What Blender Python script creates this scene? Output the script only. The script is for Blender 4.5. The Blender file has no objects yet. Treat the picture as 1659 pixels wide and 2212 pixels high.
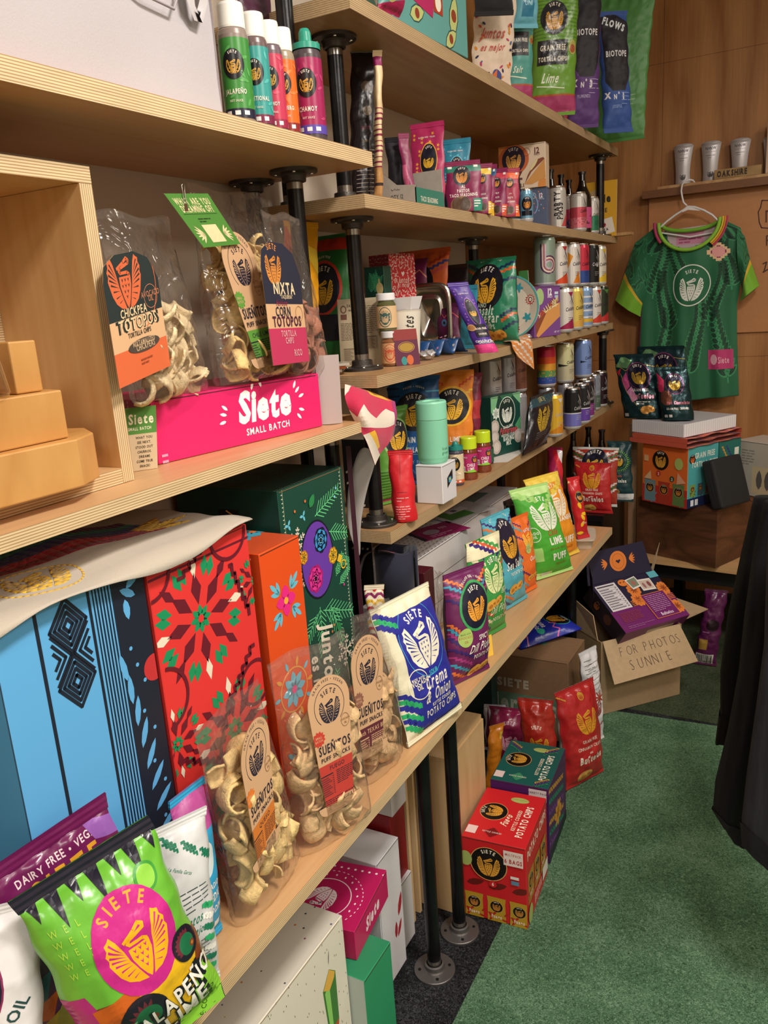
import bpy, bmesh, math, random
from mathutils import Vector, Matrix, noise
from mathutils.geometry import tessellate_polygon
import numpy as np
random.seed(7)
C = bpy.context.scene.collection
SC = bpy.context.scene
# ---------------------------------------------------------------- camera, light, exposure
RM = np.array([[0.880613, 0.469208, -0.066068], [0.061069, -0.250655, -0.966148], [-0.469885, 0.846768, -0.249384]])
FPX = 1740.0
CAM = np.array([.82, 0, 1.58])
cam = bpy.data.cameras.new('camera'); co = bpy.data.objects.new('camera', cam); C.objects.link(co)
cam.sensor_fit = 'VERTICAL'; cam.sensor_height = 36; cam.lens = FPX / 2212 * 36; cam.clip_start = .02
co.matrix_world = Matrix(((RM[0][0], -RM[1][0], -RM[2][0], CAM[0]), (RM[0][1], -RM[1][1], -RM[2][1], CAM[1]),
       (RM[0][2], -RM[1][2], -RM[2][2], CAM[2]), (0, 0, 0, 1)))
SC.camera = co
SC.view_settings.view_transform = 'Standard'; SC.view_settings.look = 'None'
SC.view_settings.exposure = -0.18; SC.view_settings.gamma = 1; SC.view_settings.use_curve_mapping = False
SC.cycles.max_bounces = 8; SC.cycles.transparent_max_bounces = 16; SC.cycles.diffuse_bounces = 4
SC.cycles.sample_clamp_indirect = 3; SC.cycles.caustics_reflective = False; SC.cycles.caustics_refractive = False
SC.cycles.use_denoising = True
world = bpy.data.worlds.new('room_air'); SC.world = world; world.use_nodes = True
world.node_tree.nodes['Background'].inputs[0].default_value = (1, .9, .8, 1)
world.node_tree.nodes['Background'].inputs[1].default_value = .12

def area(name, loc, size, power, col, rot=(0, 0, 0), sy=None):
 l = bpy.data.lights.new(name, 'AREA'); l.energy = power; l.color = col; l.size = size
 if sy: l.shape = 'RECTANGLE'; l.size_y = sy
 o = bpy.data.objects.new(name, l); C.objects.link(o); o.location = loc; o.rotation_euler = rot
 return o
area('ceiling_lamp_near', (1.25, .85, 2.98), .3, 62, (1, .93, .84), (0, 0, 0), .5)
area('ceiling_lamp_middle', (1.9, 2.6, 2.98), .4, 20, (1, .90, .78), (0, math.radians(10), 0), .8)
area('ceiling_lamp_behind', (1.4, -1.7, 2.98), .5, 50, (1, .94, .86), (0, 0, 0), 1.0)
area('fill_lamp_far_side', (2.85, .4, 2.98), .4, 40, (1, .93, .84), (0, math.radians(15), 0), .9)  # added fill with no known fixture, throws flatter light under the shelves

# ---------------------------------------------------------------- photo pixel -> point in the room
def ray(p): return RM.T @ np.array([p[0] - 829.5, p[1] - 1106, FPX])
def atz(p, z): d = ray(p); return Vector(CAM + d * (z - CAM[2]) / d[2])
def atx(p, x): d = ray(p); return Vector(CAM + d * (x - CAM[0]) / d[0])
def aty(p, y): d = ray(p); return Vector(CAM + d * (y - CAM[1]) / d[1])

# ---------------------------------------------------------------- materials
def lin(h):
 if not isinstance(h, str): return h
 h = h.lstrip('#'); r = [int(h[i:i+2], 16) / 255 for i in (0, 2, 4)]
 return tuple((c / 12.92 if c <= .04045 else ((c + .055) / 1.055) ** 2.4) for c in r)
MC = {}
def mat(name,rough=.5,metal=0,col=None,bump=0,bscale=200,spec=.5,coat=0,noisy=0,nscale=30,stretch=(1,1,1),sheen=0,trans=None,crinkle=0):
 """colour comes from the mesh's own print colours (attribute) or from col; noise gives grain and bump"""
 if name in MC: return MC[name]
 m = bpy.data.materials.new(name); m.use_nodes = True; nt = m.node_tree; N = nt.nodes; Lk = nt.links
 b = N['Principled BSDF']; b.inputs['Roughness'].default_value = rough; b.inputs['Metallic'].default_value = metal
 b.inputs['Specular IOR Level'].default_value = spec; b.inputs['Coat Weight'].default_value = coat
 b.inputs['Coat Roughness'].default_value = .15
 if sheen: b.inputs['Sheen Weight'].default_value = sheen
 tc = N.new('ShaderNodeTexCoord'); mp = N.new('ShaderNodeMapping'); mp.inputs['Scale'].default_value = stretch
 Lk.new(tc.outputs['Object'], mp.inputs['Vector'])
 if col is None:
  a = N.new('ShaderNodeAttribute'); a.attribute_name = 'Col'; src = a.outputs['Color']
 else:
  a = N.new('ShaderNodeRGB'); a.outputs[0].default_value = (*lin(col), 1); src = a.outputs[0]
 if noisy:
  n = N.new('ShaderNodeTexNoise'); n.inputs['Scale'].default_value = nscale; n.inputs['Detail'].default_value = 4
  Lk.new(mp.outputs[0], n.inputs['Vector'])
  mr = N.new('ShaderNodeMapRange'); mr.inputs[1].default_value = .3; mr.inputs[2].default_value = .7
  mr.inputs[3].default_value = 1 - noisy; mr.inputs[4].default_value = 1 + noisy
  Lk.new(n.outputs[0], mr.inputs[0])
  mx = N.new('ShaderNodeVectorMath'); mx.operation = 'SCALE'; Lk.new(src, mx.inputs[0]); Lk.new(mr.outputs[0], mx.inputs['Scale'])
  src = mx.outputs[0]
 Lk.new(src, b.inputs['Base Color'])
 if bump or crinkle:
  n = N.new('ShaderNodeTexNoise'); n.inputs['Scale'].default_value = bscale; n.inputs['Detail'].default_value = 3
  Lk.new(mp.outputs[0], n.inputs['Vector'])
  bp = N.new('ShaderNodeBump'); bp.inputs['Strength'].default_value = bump or crinkle
  bp.inputs['Distance'].default_value = .002 if bump else .006
  Lk.new(n.outputs[0], bp.inputs['Height']); Lk.new(bp.outputs[0], b.inputs['Normal'])
 MC[name] = m
 return m
def M(k):
 if k == 'card': return mat('printed_card', .42, bump=.05, bscale=90)
 if k == 'matte': return mat('matte_print', .6, bump=.05, bscale=120)
 if k == 'kraft': return mat('kraft_board', .75, bump=.15, bscale=300, noisy=.06, nscale=60)
 if k == 'film': return mat('glossy_bag_film', .28, spec=.6, crinkle=.35, bscale=26)
 if k == 'satin': return mat('satin_bag_film', .42, spec=.5, crinkle=.3, bscale=22)
 if k == 'foil': return mat('foil_bag_film', .24, .55, crinkle=.5, bscale=24)
 if k == 'cloth': return mat('woven_cloth', .85, bump=.35, bscale=700, sheen=.2)
 if k == 'plastic': return mat('smooth_plastic', .3)
 if k == 'can': return mat('printed_can_metal', .28, .35)
 if k == 'alu': return mat('bare_aluminium', .22, 1, col='d8d8da')
 if k == 'steel': return mat('brushed_steel', .25, 1, col='cfcac4')
 if k == 'pipe': return mat('black_iron_pipe', .27, .75, col='2b2a2c', noisy=.25, nscale=25, bump=.15, bscale=60)
 if k == 'flange': return mat('cast_iron_flange', .42, .75, col='4b4744', bump=.3, bscale=400)
 if k == 'flangeS': return mat('floor_flange_iron', .4, .7, col='6f6c6c', bump=.2, bscale=300)
 if k == 'zinc': return mat('zinc_screw', .2, 1, col='e6e2da')
 if k == 'glass': return glass_mat('clear_glass', .03, .06)
 if k == 'cello': return glass_mat('clear_cellophane', .12, .10, True)
 if k == 'wall': return mat('painted_plaster_wall', .8, col='cdbfae', bump=.25, bscale=120, noisy=.03, nscale=4)

def glass_mat(name, rough, base, crk=False):
 if name in MC: return MC[name]
 m = bpy.data.materials.new(name); m.use_nodes = True; nt = m.node_tree; N = nt.nodes; Lk = nt.links
 N.remove(N['Principled BSDF']); out = N['Material Output']
 tr = N.new('ShaderNodeBsdfTransparent'); tr.inputs[0].default_value = (.97, .96, .95, 1)
 gl = N.new('ShaderNodeBsdfGlossy'); gl.inputs['Roughness'].default_value = rough
 lw = N.new('ShaderNodeLayerWeight'); lw.inputs[0].default_value = .5; fr = N.new('ShaderNodeMath'); fr.operation = 'POWER'; fr.inputs[1].default_value = 3.0; Lk.new(lw.outputs['Facing'],fr.inputs[0])
 ad = N.new('ShaderNodeMath'); ad.operation = 'MULTIPLY_ADD'; ad.inputs[1].default_value = .75; ad.inputs[2].default_value = base * .6
 mx = N.new('ShaderNodeMixShader')
 Lk.new(fr.outputs[0], ad.inputs[0]); Lk.new(ad.outputs[0], mx.inputs[0]); Lk.new(tr.outputs[0], mx.inputs[1]); Lk.new(gl.outputs[0], mx.inputs[2])
 last = mx
 if crk:
  df = N.new('ShaderNodeBsdfTranslucent'); df.inputs[0].default_value = (.9, .87, .84, 1)
  dd = N.new('ShaderNodeBsdfDiffuse'); dd.inputs[0].default_value = (.9, .87, .84, 1)
  m1 = N.new('ShaderNodeMixShader'); Lk.new(df.outputs[0], m1.inputs[1]); Lk.new(dd.outputs[0], m1.inputs[2])
  m2 = N.new('ShaderNodeMixShader'); m2.inputs[0].default_value = .045; Lk.new(mx.outputs[0],m2.inputs[1]); Lk.new(m1.outputs[0],m2.inputs[2]); last = m2
  tc = N.new('ShaderNodeTexCoord'); n = N.new('ShaderNodeTexVoronoi'); n.inputs['Scale'].default_value = 16; n.feature = 'SMOOTH_F1'
  n2 = N.new('ShaderNodeTexNoise'); n2.inputs['Scale'].default_value = 20; n2.inputs['Distortion'].default_value = 1.2
  Lk.new(tc.outputs['Object'], n.inputs['Vector']); Lk.new(tc.outputs['Object'], n2.inputs['Vector'])
  mm = N.new('ShaderNodeMath'); mm.operation = 'ADD'; Lk.new(n.outputs[0], mm.inputs[0]); Lk.new(n2.outputs[0], mm.inputs[1])
  bp = N.new('ShaderNodeBump'); bp.inputs['Strength'].default_value = .9; bp.inputs['Distance'].default_value = .012
  Lk.new(mm.outputs[0], bp.inputs['Height'])
  Lk.new(bp.outputs[0], gl.inputs['Normal']); Lk.new(bp.outputs[0], lw.inputs['Normal'])
 Lk.new(last.outputs[0], out.inputs['Surface'])
 MC[name] = m
 return m

def wood(name, c1, c2, scale, rough=.45, ring=3.0, contrast=1.0, bump=.05, grain=14, gst=(1, .06, 1)):
 """figured wood: stretched noise for grain, distorted wave for cathedral figure"""
 if name in MC: return MC[name]
 m = bpy.data.materials.new(name); m.use_nodes = True; nt = m.node_tree; N = nt.nodes; Lk = nt.links
 b = N['Principled BSDF']; b.inputs['Roughness'].default_value = rough
 tc = N.new('ShaderNodeTexCoord'); mp = N.new('ShaderNodeMapping'); mp.inputs['Scale'].default_value = scale
 Lk.new(tc.outputs['Object'], mp.inputs['Vector'])
 n = N.new('ShaderNodeTexNoise'); n.inputs['Scale'].default_value = ring; n.inputs['Detail'].default_value = 2; n.inputs['Distortion'].default_value = .6
 Lk.new(mp.outputs[0], n.inputs['Vector'])
 mu = N.new('ShaderNodeMath'); mu.operation = 'MULTIPLY'; mu.inputs[1].default_value = 9
 fc = N.new('ShaderNodeMath'); fc.operation = 'PINGPONG'; fc.inputs[1].default_value = 1
 Lk.new(n.outputs[0], mu.inputs[0]); Lk.new(mu.outputs[0], fc.inputs[0])
 mp2 = N.new('ShaderNodeMapping'); mp2.inputs['Scale'].default_value = gst; Lk.new(tc.outputs['Object'], mp2.inputs['Vector'])
 g = N.new('ShaderNodeTexNoise'); g.inputs['Scale'].default_value = grain * 10; g.inputs['Detail'].default_value = 5; Lk.new(mp2.outputs[0],g.inputs['Vector'])
 ad = N.new('ShaderNodeMath'); ad.operation = 'MULTIPLY_ADD'; ad.inputs[1].default_value = .45 * contrast; Lk.new(fc.outputs[0], ad.inputs[0])
 g2 = N.new('ShaderNodeMath'); g2.operation = 'MULTIPLY'; g2.inputs[1].default_value = .55; Lk.new(g.outputs[0],g2.inputs[0]); Lk.new(g2.outputs[0],ad.inputs[2])
 cr = N.new('ShaderNodeValToRGB'); cr.color_ramp.elements[0].position = .15; cr.color_ramp.elements[1].position = .8
 cr.color_ramp.elements[0].color = (*lin(c2), 1); cr.color_ramp.elements[1].color = (*lin(c1), 1)
 Lk.new(ad.outputs[0], cr.inputs[0]); Lk.new(cr.outputs[0], b.inputs['Base Color'])
 if bump:
  bp = N.new('ShaderNodeBump'); bp.inputs['Strength'].default_value = bump; bp.inputs['Distance'].default_value = .002
  Lk.new(g.outputs[0], bp.inputs['Height']); Lk.new(bp.outputs[0], b.inputs['Normal'])
 MC[name] = m
 return m
def ply_edge(name, axis=2, off=0.0, period=.0018, cols=('b8966c', 'dcc49c', '9a7850')):
 """plywood edge: thin pale and brown veneer layers stacked along one axis"""
 if name in MC: return MC[name]
 m = bpy.data.materials.new(name); m.use_nodes = True; nt = m.node_tree; N = nt.nodes; Lk = nt.links
 b = N['Principled BSDF']; b.inputs['Roughness'].default_value = .55
 tc = N.new('ShaderNodeTexCoord'); sp = N.new('ShaderNodeSeparateXYZ'); Lk.new(tc.outputs['Object'], sp.inputs[0])
 n = N.new('ShaderNodeTexNoise'); n.inputs['Scale'].default_value = 30; mp = N.new('ShaderNodeMapping')
 sc = [1, .1, 1]; mp.inputs['Scale'].default_value = sc if axis == 2 else [1, 1, .1]
 Lk.new(tc.outputs['Object'], mp.inputs[0]); Lk.new(mp.outputs[0], n.inputs['Vector'])
 w = N.new('ShaderNodeMath'); w.operation = 'MULTIPLY_ADD'; w.inputs[1].default_value = .0012; Lk.new(n.outputs[0],w.inputs[0]); Lk.new(sp.outputs[axis],w.inputs[2])
 d = N.new('ShaderNodeMath'); d.operation = 'PINGPONG'; d.inputs[1].default_value = period; Lk.new(w.outputs[0], d.inputs[0])
 dv = N.new('ShaderNodeMath'); dv.operation = 'DIVIDE'; dv.inputs[1].default_value = period; Lk.new(d.outputs[0], dv.inputs[0])
 cr = N.new('ShaderNodeValToRGB'); e = cr.color_ramp.elements; e[0].position = .25; e[1].position = .6
 e[0].color = (*lin(cols[0]), 1); e[1].color = (*lin(cols[1]), 1)
 x = e.new(.06); x.color = (*lin(cols[2]), 1)
 Lk.new(dv.outputs[0], cr.inputs[0])
 g = N.new('ShaderNodeTexNoise'); g.inputs['Scale'].default_value = 120; g.inputs['Detail'].default_value = 3
 Lk.new(mp.outputs[0],g.inputs['Vector']); mr = N.new('ShaderNodeMapRange'); mr.inputs[3].default_value = .8; mr.inputs[4].default_value = 1.2; Lk.new(g.outputs[0],mr.inputs[0])
 mx = N.new('ShaderNodeVectorMath'); mx.operation = 'SCALE'; Lk.new(cr.outputs[0], mx.inputs[0]); Lk.new(mr.outputs[0], mx.inputs['Scale'])
 Lk.new(mx.outputs[0], b.inputs['Base Color'])
 MC[name] = m
 return m

# ---------------------------------------------------------------- objects
def tag(o, label=None, cat=None, group=None, kind=None):
 if label: o['label'] = label
 if cat: o['category'] = cat
 if group: o['group'] = group
 if kind: o['kind'] = kind
 return o
def empty(name, loc=(0, 0, 0), rz=0, label=None, cat=None, group=None):
 o = bpy.data.objects.new(name, None); C.objects.link(o); o.location = loc; o.rotation_euler = (0, 0, rz)
 o.empty_display_size = .05
 return tag(o, label, cat, group)
class MB:
 """collects vertices, faces, face colours and optional vertex normals; builds ONE mesh object"""
 def __init__(s): s.v = []; s.f = []; s.c = []; s.m = []; s.n = {}
 def add(s, vs, fs, col='ffffff', mi=0, ns=None):
  b = len(s.v); s.v.extend([tuple(x) for x in vs]); l = lin(col)
  for f in fs: s.f.append([b + i for i in f]); s.c.append(l); s.m.append(mi)
  if ns is not None:
   for i, n in enumerate(ns): s.n[b + i] = n
  return b
 def box(s, lo, hi, col='ffffff', cols=None, mi=0, mis=None):
  x0, y0, z0 = lo; x1, y1, z1 = hi
  V = [(x0,y0,z0),(x1,y0,z0),(x1,y1,z0),(x0,y1,z0),(x0,y0,z1),(x1,y0,z1),(x1,y1,z1),(x0,y1,z1)]
  F = [(0,3,2,1),(4,5,6,7),(0,1,5,4),(1,2,6,5),(2,3,7,6),(3,0,4,7)]  # bottom top front right back left
  for i, f in enumerate(F):
   s.add([V[k] for k in f], [(0,1,2,3)], (cols or {}).get('btfrkl'[i], col), (mis or {}).get('btfrkl'[i], mi))
 def hexa(s, P, col='ffffff', mi=0):
  F = [(0,3,2,1),(4,5,6,7),(0,1,5,4),(1,2,6,5),(2,3,7,6),(3,0,4,7)]
  for f in F: s.add([P[k] for k in f], [(0,1,2,3)], col, mi)
 def tube(s, pts, r, seg=12, col='ffffff', mi=0, caps=True):
  pts = [Vector(p) for p in pts]; rr = r if isinstance(r, (list, tuple)) else [r] * len(pts)
  rings = []; ns = []
  t0 = (pts[1] - pts[0]).normalized(); up = Vector((0, 0, 1)) if abs(t0.z) < .9 else Vector((1, 0, 0))
  a = t0.cross(up).normalized()
  V = []; NN = []
  for i, p in enumerate(pts):
   t = (pts[min(i+1, len(pts)-1)] - pts[max(i-1, 0)]).normalized()
   a = (a - t * a.dot(t)).normalized(); b = t.cross(a)
   for k in range(seg):
    d = a * math.cos(2*math.pi*k/seg) + b * math.sin(2*math.pi*k/seg); V.append(p + d * rr[i]); NN.append(d)
  F = []
  for i in range(len(pts) - 1):
   for k in range(seg):
    k2 = (k+1) % seg; F.append((i*seg+k, i*seg+k2, (i+1)*seg+k2, (i+1)*seg+k))
  s.add(V, F, col, mi, NN)
  if caps:
   s.add(V[:seg], [tuple(range(seg))[::-1]], col, mi); s.add(V[-seg:], [tuple(range(seg))], col, mi)
 def lathe(s, prof, seg=32, col='ffffff', at=(0, 0, 0), mi=0, cols=None, smooth=True, sq=None):
  """prof: list of (r, z); sq: superellipse exponent for rounded square sections"""
  V = []; at = Vector(at)
  for (r, z) in prof:
   for k in range(seg):
    a = 2*math.pi*k/seg; c, q = math.cos(a), math.sin(a)
    if sq: f = (abs(c)**sq + abs(q)**sq) ** (-1/sq)
    else: f = 1
    V.append(at + Vector((r*f*c, r*f*q, z)))
  for i in range(len(prof) - 1):
   (r0, z0), (r1, z1) = prof[i], prof[i+1]
   nr, nz = (z1 - z0), -(r1 - r0); ln = math.hypot(nr, nz) or 1; nr /= ln; nz /= ln
   vs = V[i*seg:(i+2)*seg]; ns = []
   for _ in (0, 1):
    for k in range(seg): a = 2*math.pi*k/seg; ns.append(Vector((nr*math.cos(a), nr*math.sin(a), nz)))
   F = [(k, (k+1) % seg, seg+(k+1) % seg, seg+k) for k in range(seg)]
   s.add(vs, F, cols[i] if cols else col, mi, None if sq else ns)
 def build(s, name, mats, parent=None, loc=None, rz=0, smooth=False, sub=None):
  me = bpy.data.meshes.new(name); me.from_pydata([tuple(v) for v in s.v], [], s.f)
  mats = mats if isinstance(mats, (list, tuple)) else [mats]
  for m in mats: me.materials.append(M(m) if isinstance(m, str) else m)
  if me.polygons:
   me.polygons.foreach_set('material_index', s.m)
   at = me.attributes.new('Col', 'FLOAT_COLOR', 'CORNER')
   cnt = np.array([len(f) for f in s.f]); arr = np.repeat(np.array([(*c[:3], 1.0) for c in s.c]), cnt, axis=0)
   at.data.foreach_set('color', arr.astype(np.float32).ravel())
  if smooth or s.n: me.polygons.foreach_set('use_smooth', [True] * len(s.f))
  if s.n and not smooth:
   # flat normals for faces without given ones
   me.update(); fn = {}
   corner = []
   for f in me.polygons:
    for vi in f.vertices:
     n = s.n.get(vi); n = n if n is not None else f.normal
     corner.append(tuple(n))
   me.normals_split_custom_set(corner)
  me.update()
  o = bpy.data.objects.new(name, me); C.objects.link(o)
  if parent: o.parent = parent
  if loc is not None: o.location = loc
  if rz: o.rotation_euler = (0, 0, rz)
  return o

# ---------------------------------------------------------------- printing: flat artwork laid on any surface
GLY = {}
def glyph(ch, bold):
 k = (ch, bold)
 if k in GLY: return GLY[k]
 cu = bpy.data.curves.new('g', 'FONT'); cu.body = ch; cu.size = 1; cu.resolution_u = 2; cu.offset = bold
 o = bpy.data.objects.new('g', cu); me = bpy.data.meshes.new_from_object(o)
 me.calc_loop_triangles()
 v = [(p.co.x, p.co.y) for p in me.vertices]; t = [tuple(q.vertices) for q in me.loop_triangles]
 w = max([p[0] for p in v], default=.25); x0 = min([p[0] for p in v], default=0)
 tr = [[(v[i][0] - x0, v[i][1]) for i in q] for q in t]
 GLY[k] = (tr, (w - x0) if v else .22)
 bpy.data.objects.remove(o); bpy.data.curves.remove(cu); bpy.data.meshes.remove(me)
 return GLY[k]
class Art:
 def __init__(s, w, h, base='ffffff'): s.w, s.h, s.base = w, h, base; s.t = []; s.L = 0
 def tri(s, a, b, c, col, L): s.t.append((a, b, c, lin(col), L))
 def lay(s): s.L += 1; return s.L
 def poly(s, pts, col, L=None):
  L = s.lay() if L is None else L
  if len(pts) == 3: s.tri(*pts, col, L); return s
  for t in tessellate_polygon([[Vector((p[0], p[1], 0)) for p in pts]]): s.tri(pts[t[0]], pts[t[1]], pts[t[2]], col, L)
  return s
 def rect(s, x, y, w, h, col, L=None, rot=0):
  P = [(x, y), (x+w, y), (x+w, y+h), (x, y+h)]
  if rot:
   cx, cy = x+w/2, y+h/2; c, q = math.cos(rot), math.sin(rot)
   P = [(cx+(a-cx)*c-(b-cy)*q, cy+(a-cx)*q+(b-cy)*c) for a, b in P]
  return s.poly(P, col, L)
 def disc(s, x, y, r, col, ry=None, n=28, rot=0, L=None):
  ry = ry or r; c, q = math.cos(rot), math.sin(rot); P = []
  for i in range(n):
   a = 2*math.pi*i/n; u, v = r*math.cos(a), ry*math.sin(a); P.append((x+u*c-v*q, y+u*q+v*c))
  L = s.lay() if L is None else L
  for i in range(n): s.tri((x, y), P[i], P[(i+1) % n], col, L)
  return s
 def ring(s, x, y, r, th, col, ry=None, n=36, a0=0, a1=2*math.pi, L=None):
  k = (ry or r) / r; L = s.lay() if L is None else L
  for i in range(n):
   a, b = a0+(a1-a0)*i/n, a0+(a1-a0)*(i+1)/n
   p = [(x+q*math.cos(g), y+q*k*math.sin(g)) for q, g in ((r-th, a), (r, a), (r, b), (r-th, b))]
   s.tri(p[0], p[1], p[2], col, L); s.tri(p[0], p[2], p[3], col, L)
  return s
 def line(s, pts, th, col, L=None, closed=False):
  L = s.lay() if L is None else L
  if closed: pts = list(pts) + [pts[0]]
  for (x0, y0), (x1, y1) in zip(pts, pts[1:]):
   d = math.hypot(x1-x0, y1-y0) or 1e-9; ux, uy = (x1-x0)/d*th/2, (y1-y0)/d*th/2
   x0b, y0b, x1b, y1b = x0-ux*.5, y0-uy*.5, x1+ux*.5, y1+uy*.5
   p = [(x0b+uy, y0b-ux), (x1b+uy, y1b-ux), (x1b-uy, y1b+ux), (x0b-uy, y0b+ux)]
   s.tri(p[0], p[1], p[2], col, L); s.tri(p[0], p[2], p[3], col, L)
  return s
 def leaf(s, x, y, ln, wd, ang, col, L=None):
  c, q = math.cos(ang), math.sin(ang); P = []
  for t, k in ((0, 0), (.2, .75), (.5, 1), (.8, .65), (1, 0), (.8, -.65), (.5, -1), (.2, -.75)):
   u, v = t*ln, k*wd/2; P.append((x+u*c-v*q, y+u*q+v*c))
  return s.poly(P, col, L)
 def text(s, st, x, y, size, col, bold=.02, sx=.75, rot=0, align='c', sp=.09, skew=0, L=None):
  """x, y: baseline anchor; size: em height (capitals are about 0.7 of it)"""
  L = s.lay() if L is None else L
  W = 0; gl = []
  for ch in st:
   if ch == ' ': gl.append((None, W)); W += .3*sx + sp; continue
   tr, w = glyph(ch, bold); gl.append((tr, W)); W += w*sx + sp
  W -= sp; off = {'c': -W/2, 'l': 0, 'r': -W}[align]; c, q = math.cos(rot), math.sin(rot)
  for tr, px in gl:
   if not tr: continue
   for t in tr:
    P = []
    for (u, v) in t:
     a, b = (px + off + u*sx + v*skew)*size, v*size; P.append((x+a*c-b*q, y+a*q+b*c))
    s.tri(*P, col, L)
  return s
 def arc(s, st, x, y, r, size, col, bold=.025, sx=.8, ry=None, mid=math.pi/2, sp=.12, L=None):
  L = s.lay() if L is None else L; k = (ry or r)/r
  ws = [(.3 if ch == ' ' else glyph(ch, bold)[1])*sx*size for ch in st]; tot = sum(ws) + sp*size*(len(st)-1)
  a = mid + tot/2/r
  for ch, w in zip(st, ws):
   a -= w/2/r
   if ch != ' ':
    c, q = math.cos(a - math.pi/2), math.sin(a - math.pi/2)
    for t in glyph(ch, bold)[0]:
     P = []
     for (u, v) in t:
      uu, vv = u*sx*size - w/2, v*size
      P.append((x + r*math.cos(a) + uu*c - vv*q, y + k*r*math.sin(a) + uu*q + vv*c))
     s.tri(*P, col, L)
   a -= w/2/r + sp*size/r
  return s
 def lines(s, x, y, w, n, dy, col, th=None, seed=0, L=None):
  """rows of print too small to read, as broken dashes"""
  rd = random.Random(seed); L = s.lay() if L is None else L; th = th or dy*.42
  for i in range(n):
   u = 0; end = w*(1 if i < n-1 else .6)
   while u < end - dy*.5:
    l = min(rd.uniform(.8, 3)*dy, end-u); s.rect(x+u, y-i*dy, l, th, col, L); u += l + dy*.35
  return s
 def facts(s, x, y, w, h, bg='f4f0e8', ink='222222'):
  if bg: s.rect(x, y, w, h, bg)
  L = s.lay(); s.rect(x+w*.05, y+h*.9, w*.85, h*.05, ink, L)
  for i in range(9):
   yy = y+h*(.84-i*.09); s.rect(x+w*.05,yy,w*.9,h*.008,ink,L); s.rect(x+w*.06,yy-h*.05,w*(.5+.2*((i*7) % 3)/2),h*.028,ink,L); s.rect(x+w*.84,yy-h*.05,w*.09,h*.028,ink,L)
  return s
 def barcode(s, x, y, w, h, bg='ffffff', ink='222222'):
  if bg: s.rect(x, y, w, h, bg)
  rd = random.Random(5); u = .06*w; L = s.lay()
  while u < w*.9:
   t = rd.choice((.02, .035, .05))*w; s.rect(x+u, y+h*.1, t, h*.8, ink, L); u += t + rd.choice((.02, .03, .045))*w
  return s
 def swan(s, x, y, sz, col, bg, rot=0, body=None):
  """the brand's heron emblem: two scalloped shell wings, a folded neck, a tapering body with small ticks"""
  L = s.lay(); L2 = s.lay(); c, q = math.cos(rot), math.sin(rot)
  T = lambda P: [(x + (a*c - b*q)*sz, y + (a*q + b*c)*sz) for a, b in P]
  for m in (-1, 1):
   O = [(.05,-.46),(.2,-.43),(.33,-.34),(.42,-.2),(.47,-.04),(.5,.06),(.475,.14),(.5,.22),(.455,.29),(.46,.37),(.4,.40),(.36,.44),(.3,.33),(.235,.12),(.2,-.05),(.13,-.25)]
   s.poly(T([(m*a, b) for a, b in O]), col, L)
   for (ax,ay,bx,by) in ((.215,-.02,.455,.09),(.22,.02,.46,.18),(.23,.06,.44,.27),(.25,.1,.40,.35),(.2,-.08,.43,.0),(.18,-.13,.38,-.12),(.15,-.2,.32,-.24),(.12,-.28,.24,-.33)):
    dx, dy = bx-ax, by-ay; s.poly(T([(m*ax, ay), (m*(bx-.02*dy*2), by+.02*dx*3), (m*(bx+.03*dy*2), by-.03*dx*3)]), bg, L2)
  s.poly(T([(-.17,.1),(.17,.1),(.165,-.06),(.11,-.24),(.05,-.38),(.0,-.46),(-.05,-.38),(-.11,-.24),(-.165,-.06)]),body or col,s.lay())
  s.line(T([(-.2,.245),(.0,.335),(.1,.4),(.155,.36),(.14,.31),(-.11,.245),(-.15,.2),(-.12,.16),(.08,.16),(.135,.12),(.135,.0)]),.055*sz,col,s.lay())
  L3 = s.lay()
  for r_, n in ((.04, 3), (-.06, 3), (-.16, 2), (-.25, 1)):
   for i in range(n):
    tx = (i-(n-1)/2)*.09; s.poly(T([(tx-.03, r_+.03), (tx, r_+.005), (tx+.03, r_+.03), (tx, r_-.04)]), bg, L3)
  return s
 def emblem(s, x, y, r, disc='1e1b29', bird='f2a93c', txt='f6f0e4', ry=None, rim=None, word='SIETE', sc=1, rimw=.05):
  ry = ry or r
  if rim: s.disc(x, y, r*(1+rimw), rim, ry*(1+rimw))
  s.disc(x, y, r, disc, ry)
  if word: s.arc(word, x, y, r*.68, r*.3, txt, bold=.03, ry=ry*.68 + (ry-r)*.2, sp=.16)
  s.swan(x, y - ry*.16, r*1.3*sc, bird, disc)
  return s
 def steps(s, x, y, dx, dy, n, th, col, L=None):
  P = [(x, y)]
  for i in range(n):
   x += dx; P.append((x, y)); y += dy; P.append((x, y))
  return s.line(P, th, col, L)
 def zig(s, x0, x1, y, amp, n, th, col, L=None):
  P = []
  for i in range(n+1):
   t = i/n; a = amp*(1 - abs(2*((t*2) % 1)-1)); P.append((x0+(x1-x0)*t, y + round(a/amp*3)/3*amp))
  return s.line(P, th, col, L)
 def fret(s, x, y, r, cols):
  """stepped diamond"""
  for k, cc in enumerate(cols):
   q = r*(1-k/len(cols)); n = 4; P = []
   for (sx_, sy_) in ((1, 1), (-1, 1), (-1, -1), (1, -1)):
    st = [(q*(1-i/n), q*i/n) for i in range(n+1)]
    seq = []
    for i in range(n): seq += [st[i], (st[i][0], st[i+1][1])]
    if sx_*sy_ < 0: seq = [(b, a) for a, b in reversed(seq)][::1]; seq = seq
    P += [(x+sx_*a, y+sy_*b) for a, b in (seq if sx_*sy_ > 0 else seq)]
   # sort by angle keeps the outline simple
   P = sorted(P, key=lambda p: math.atan2(p[1]-y, p[0]-x)); s.poly(P, cc)
  return s
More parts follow.
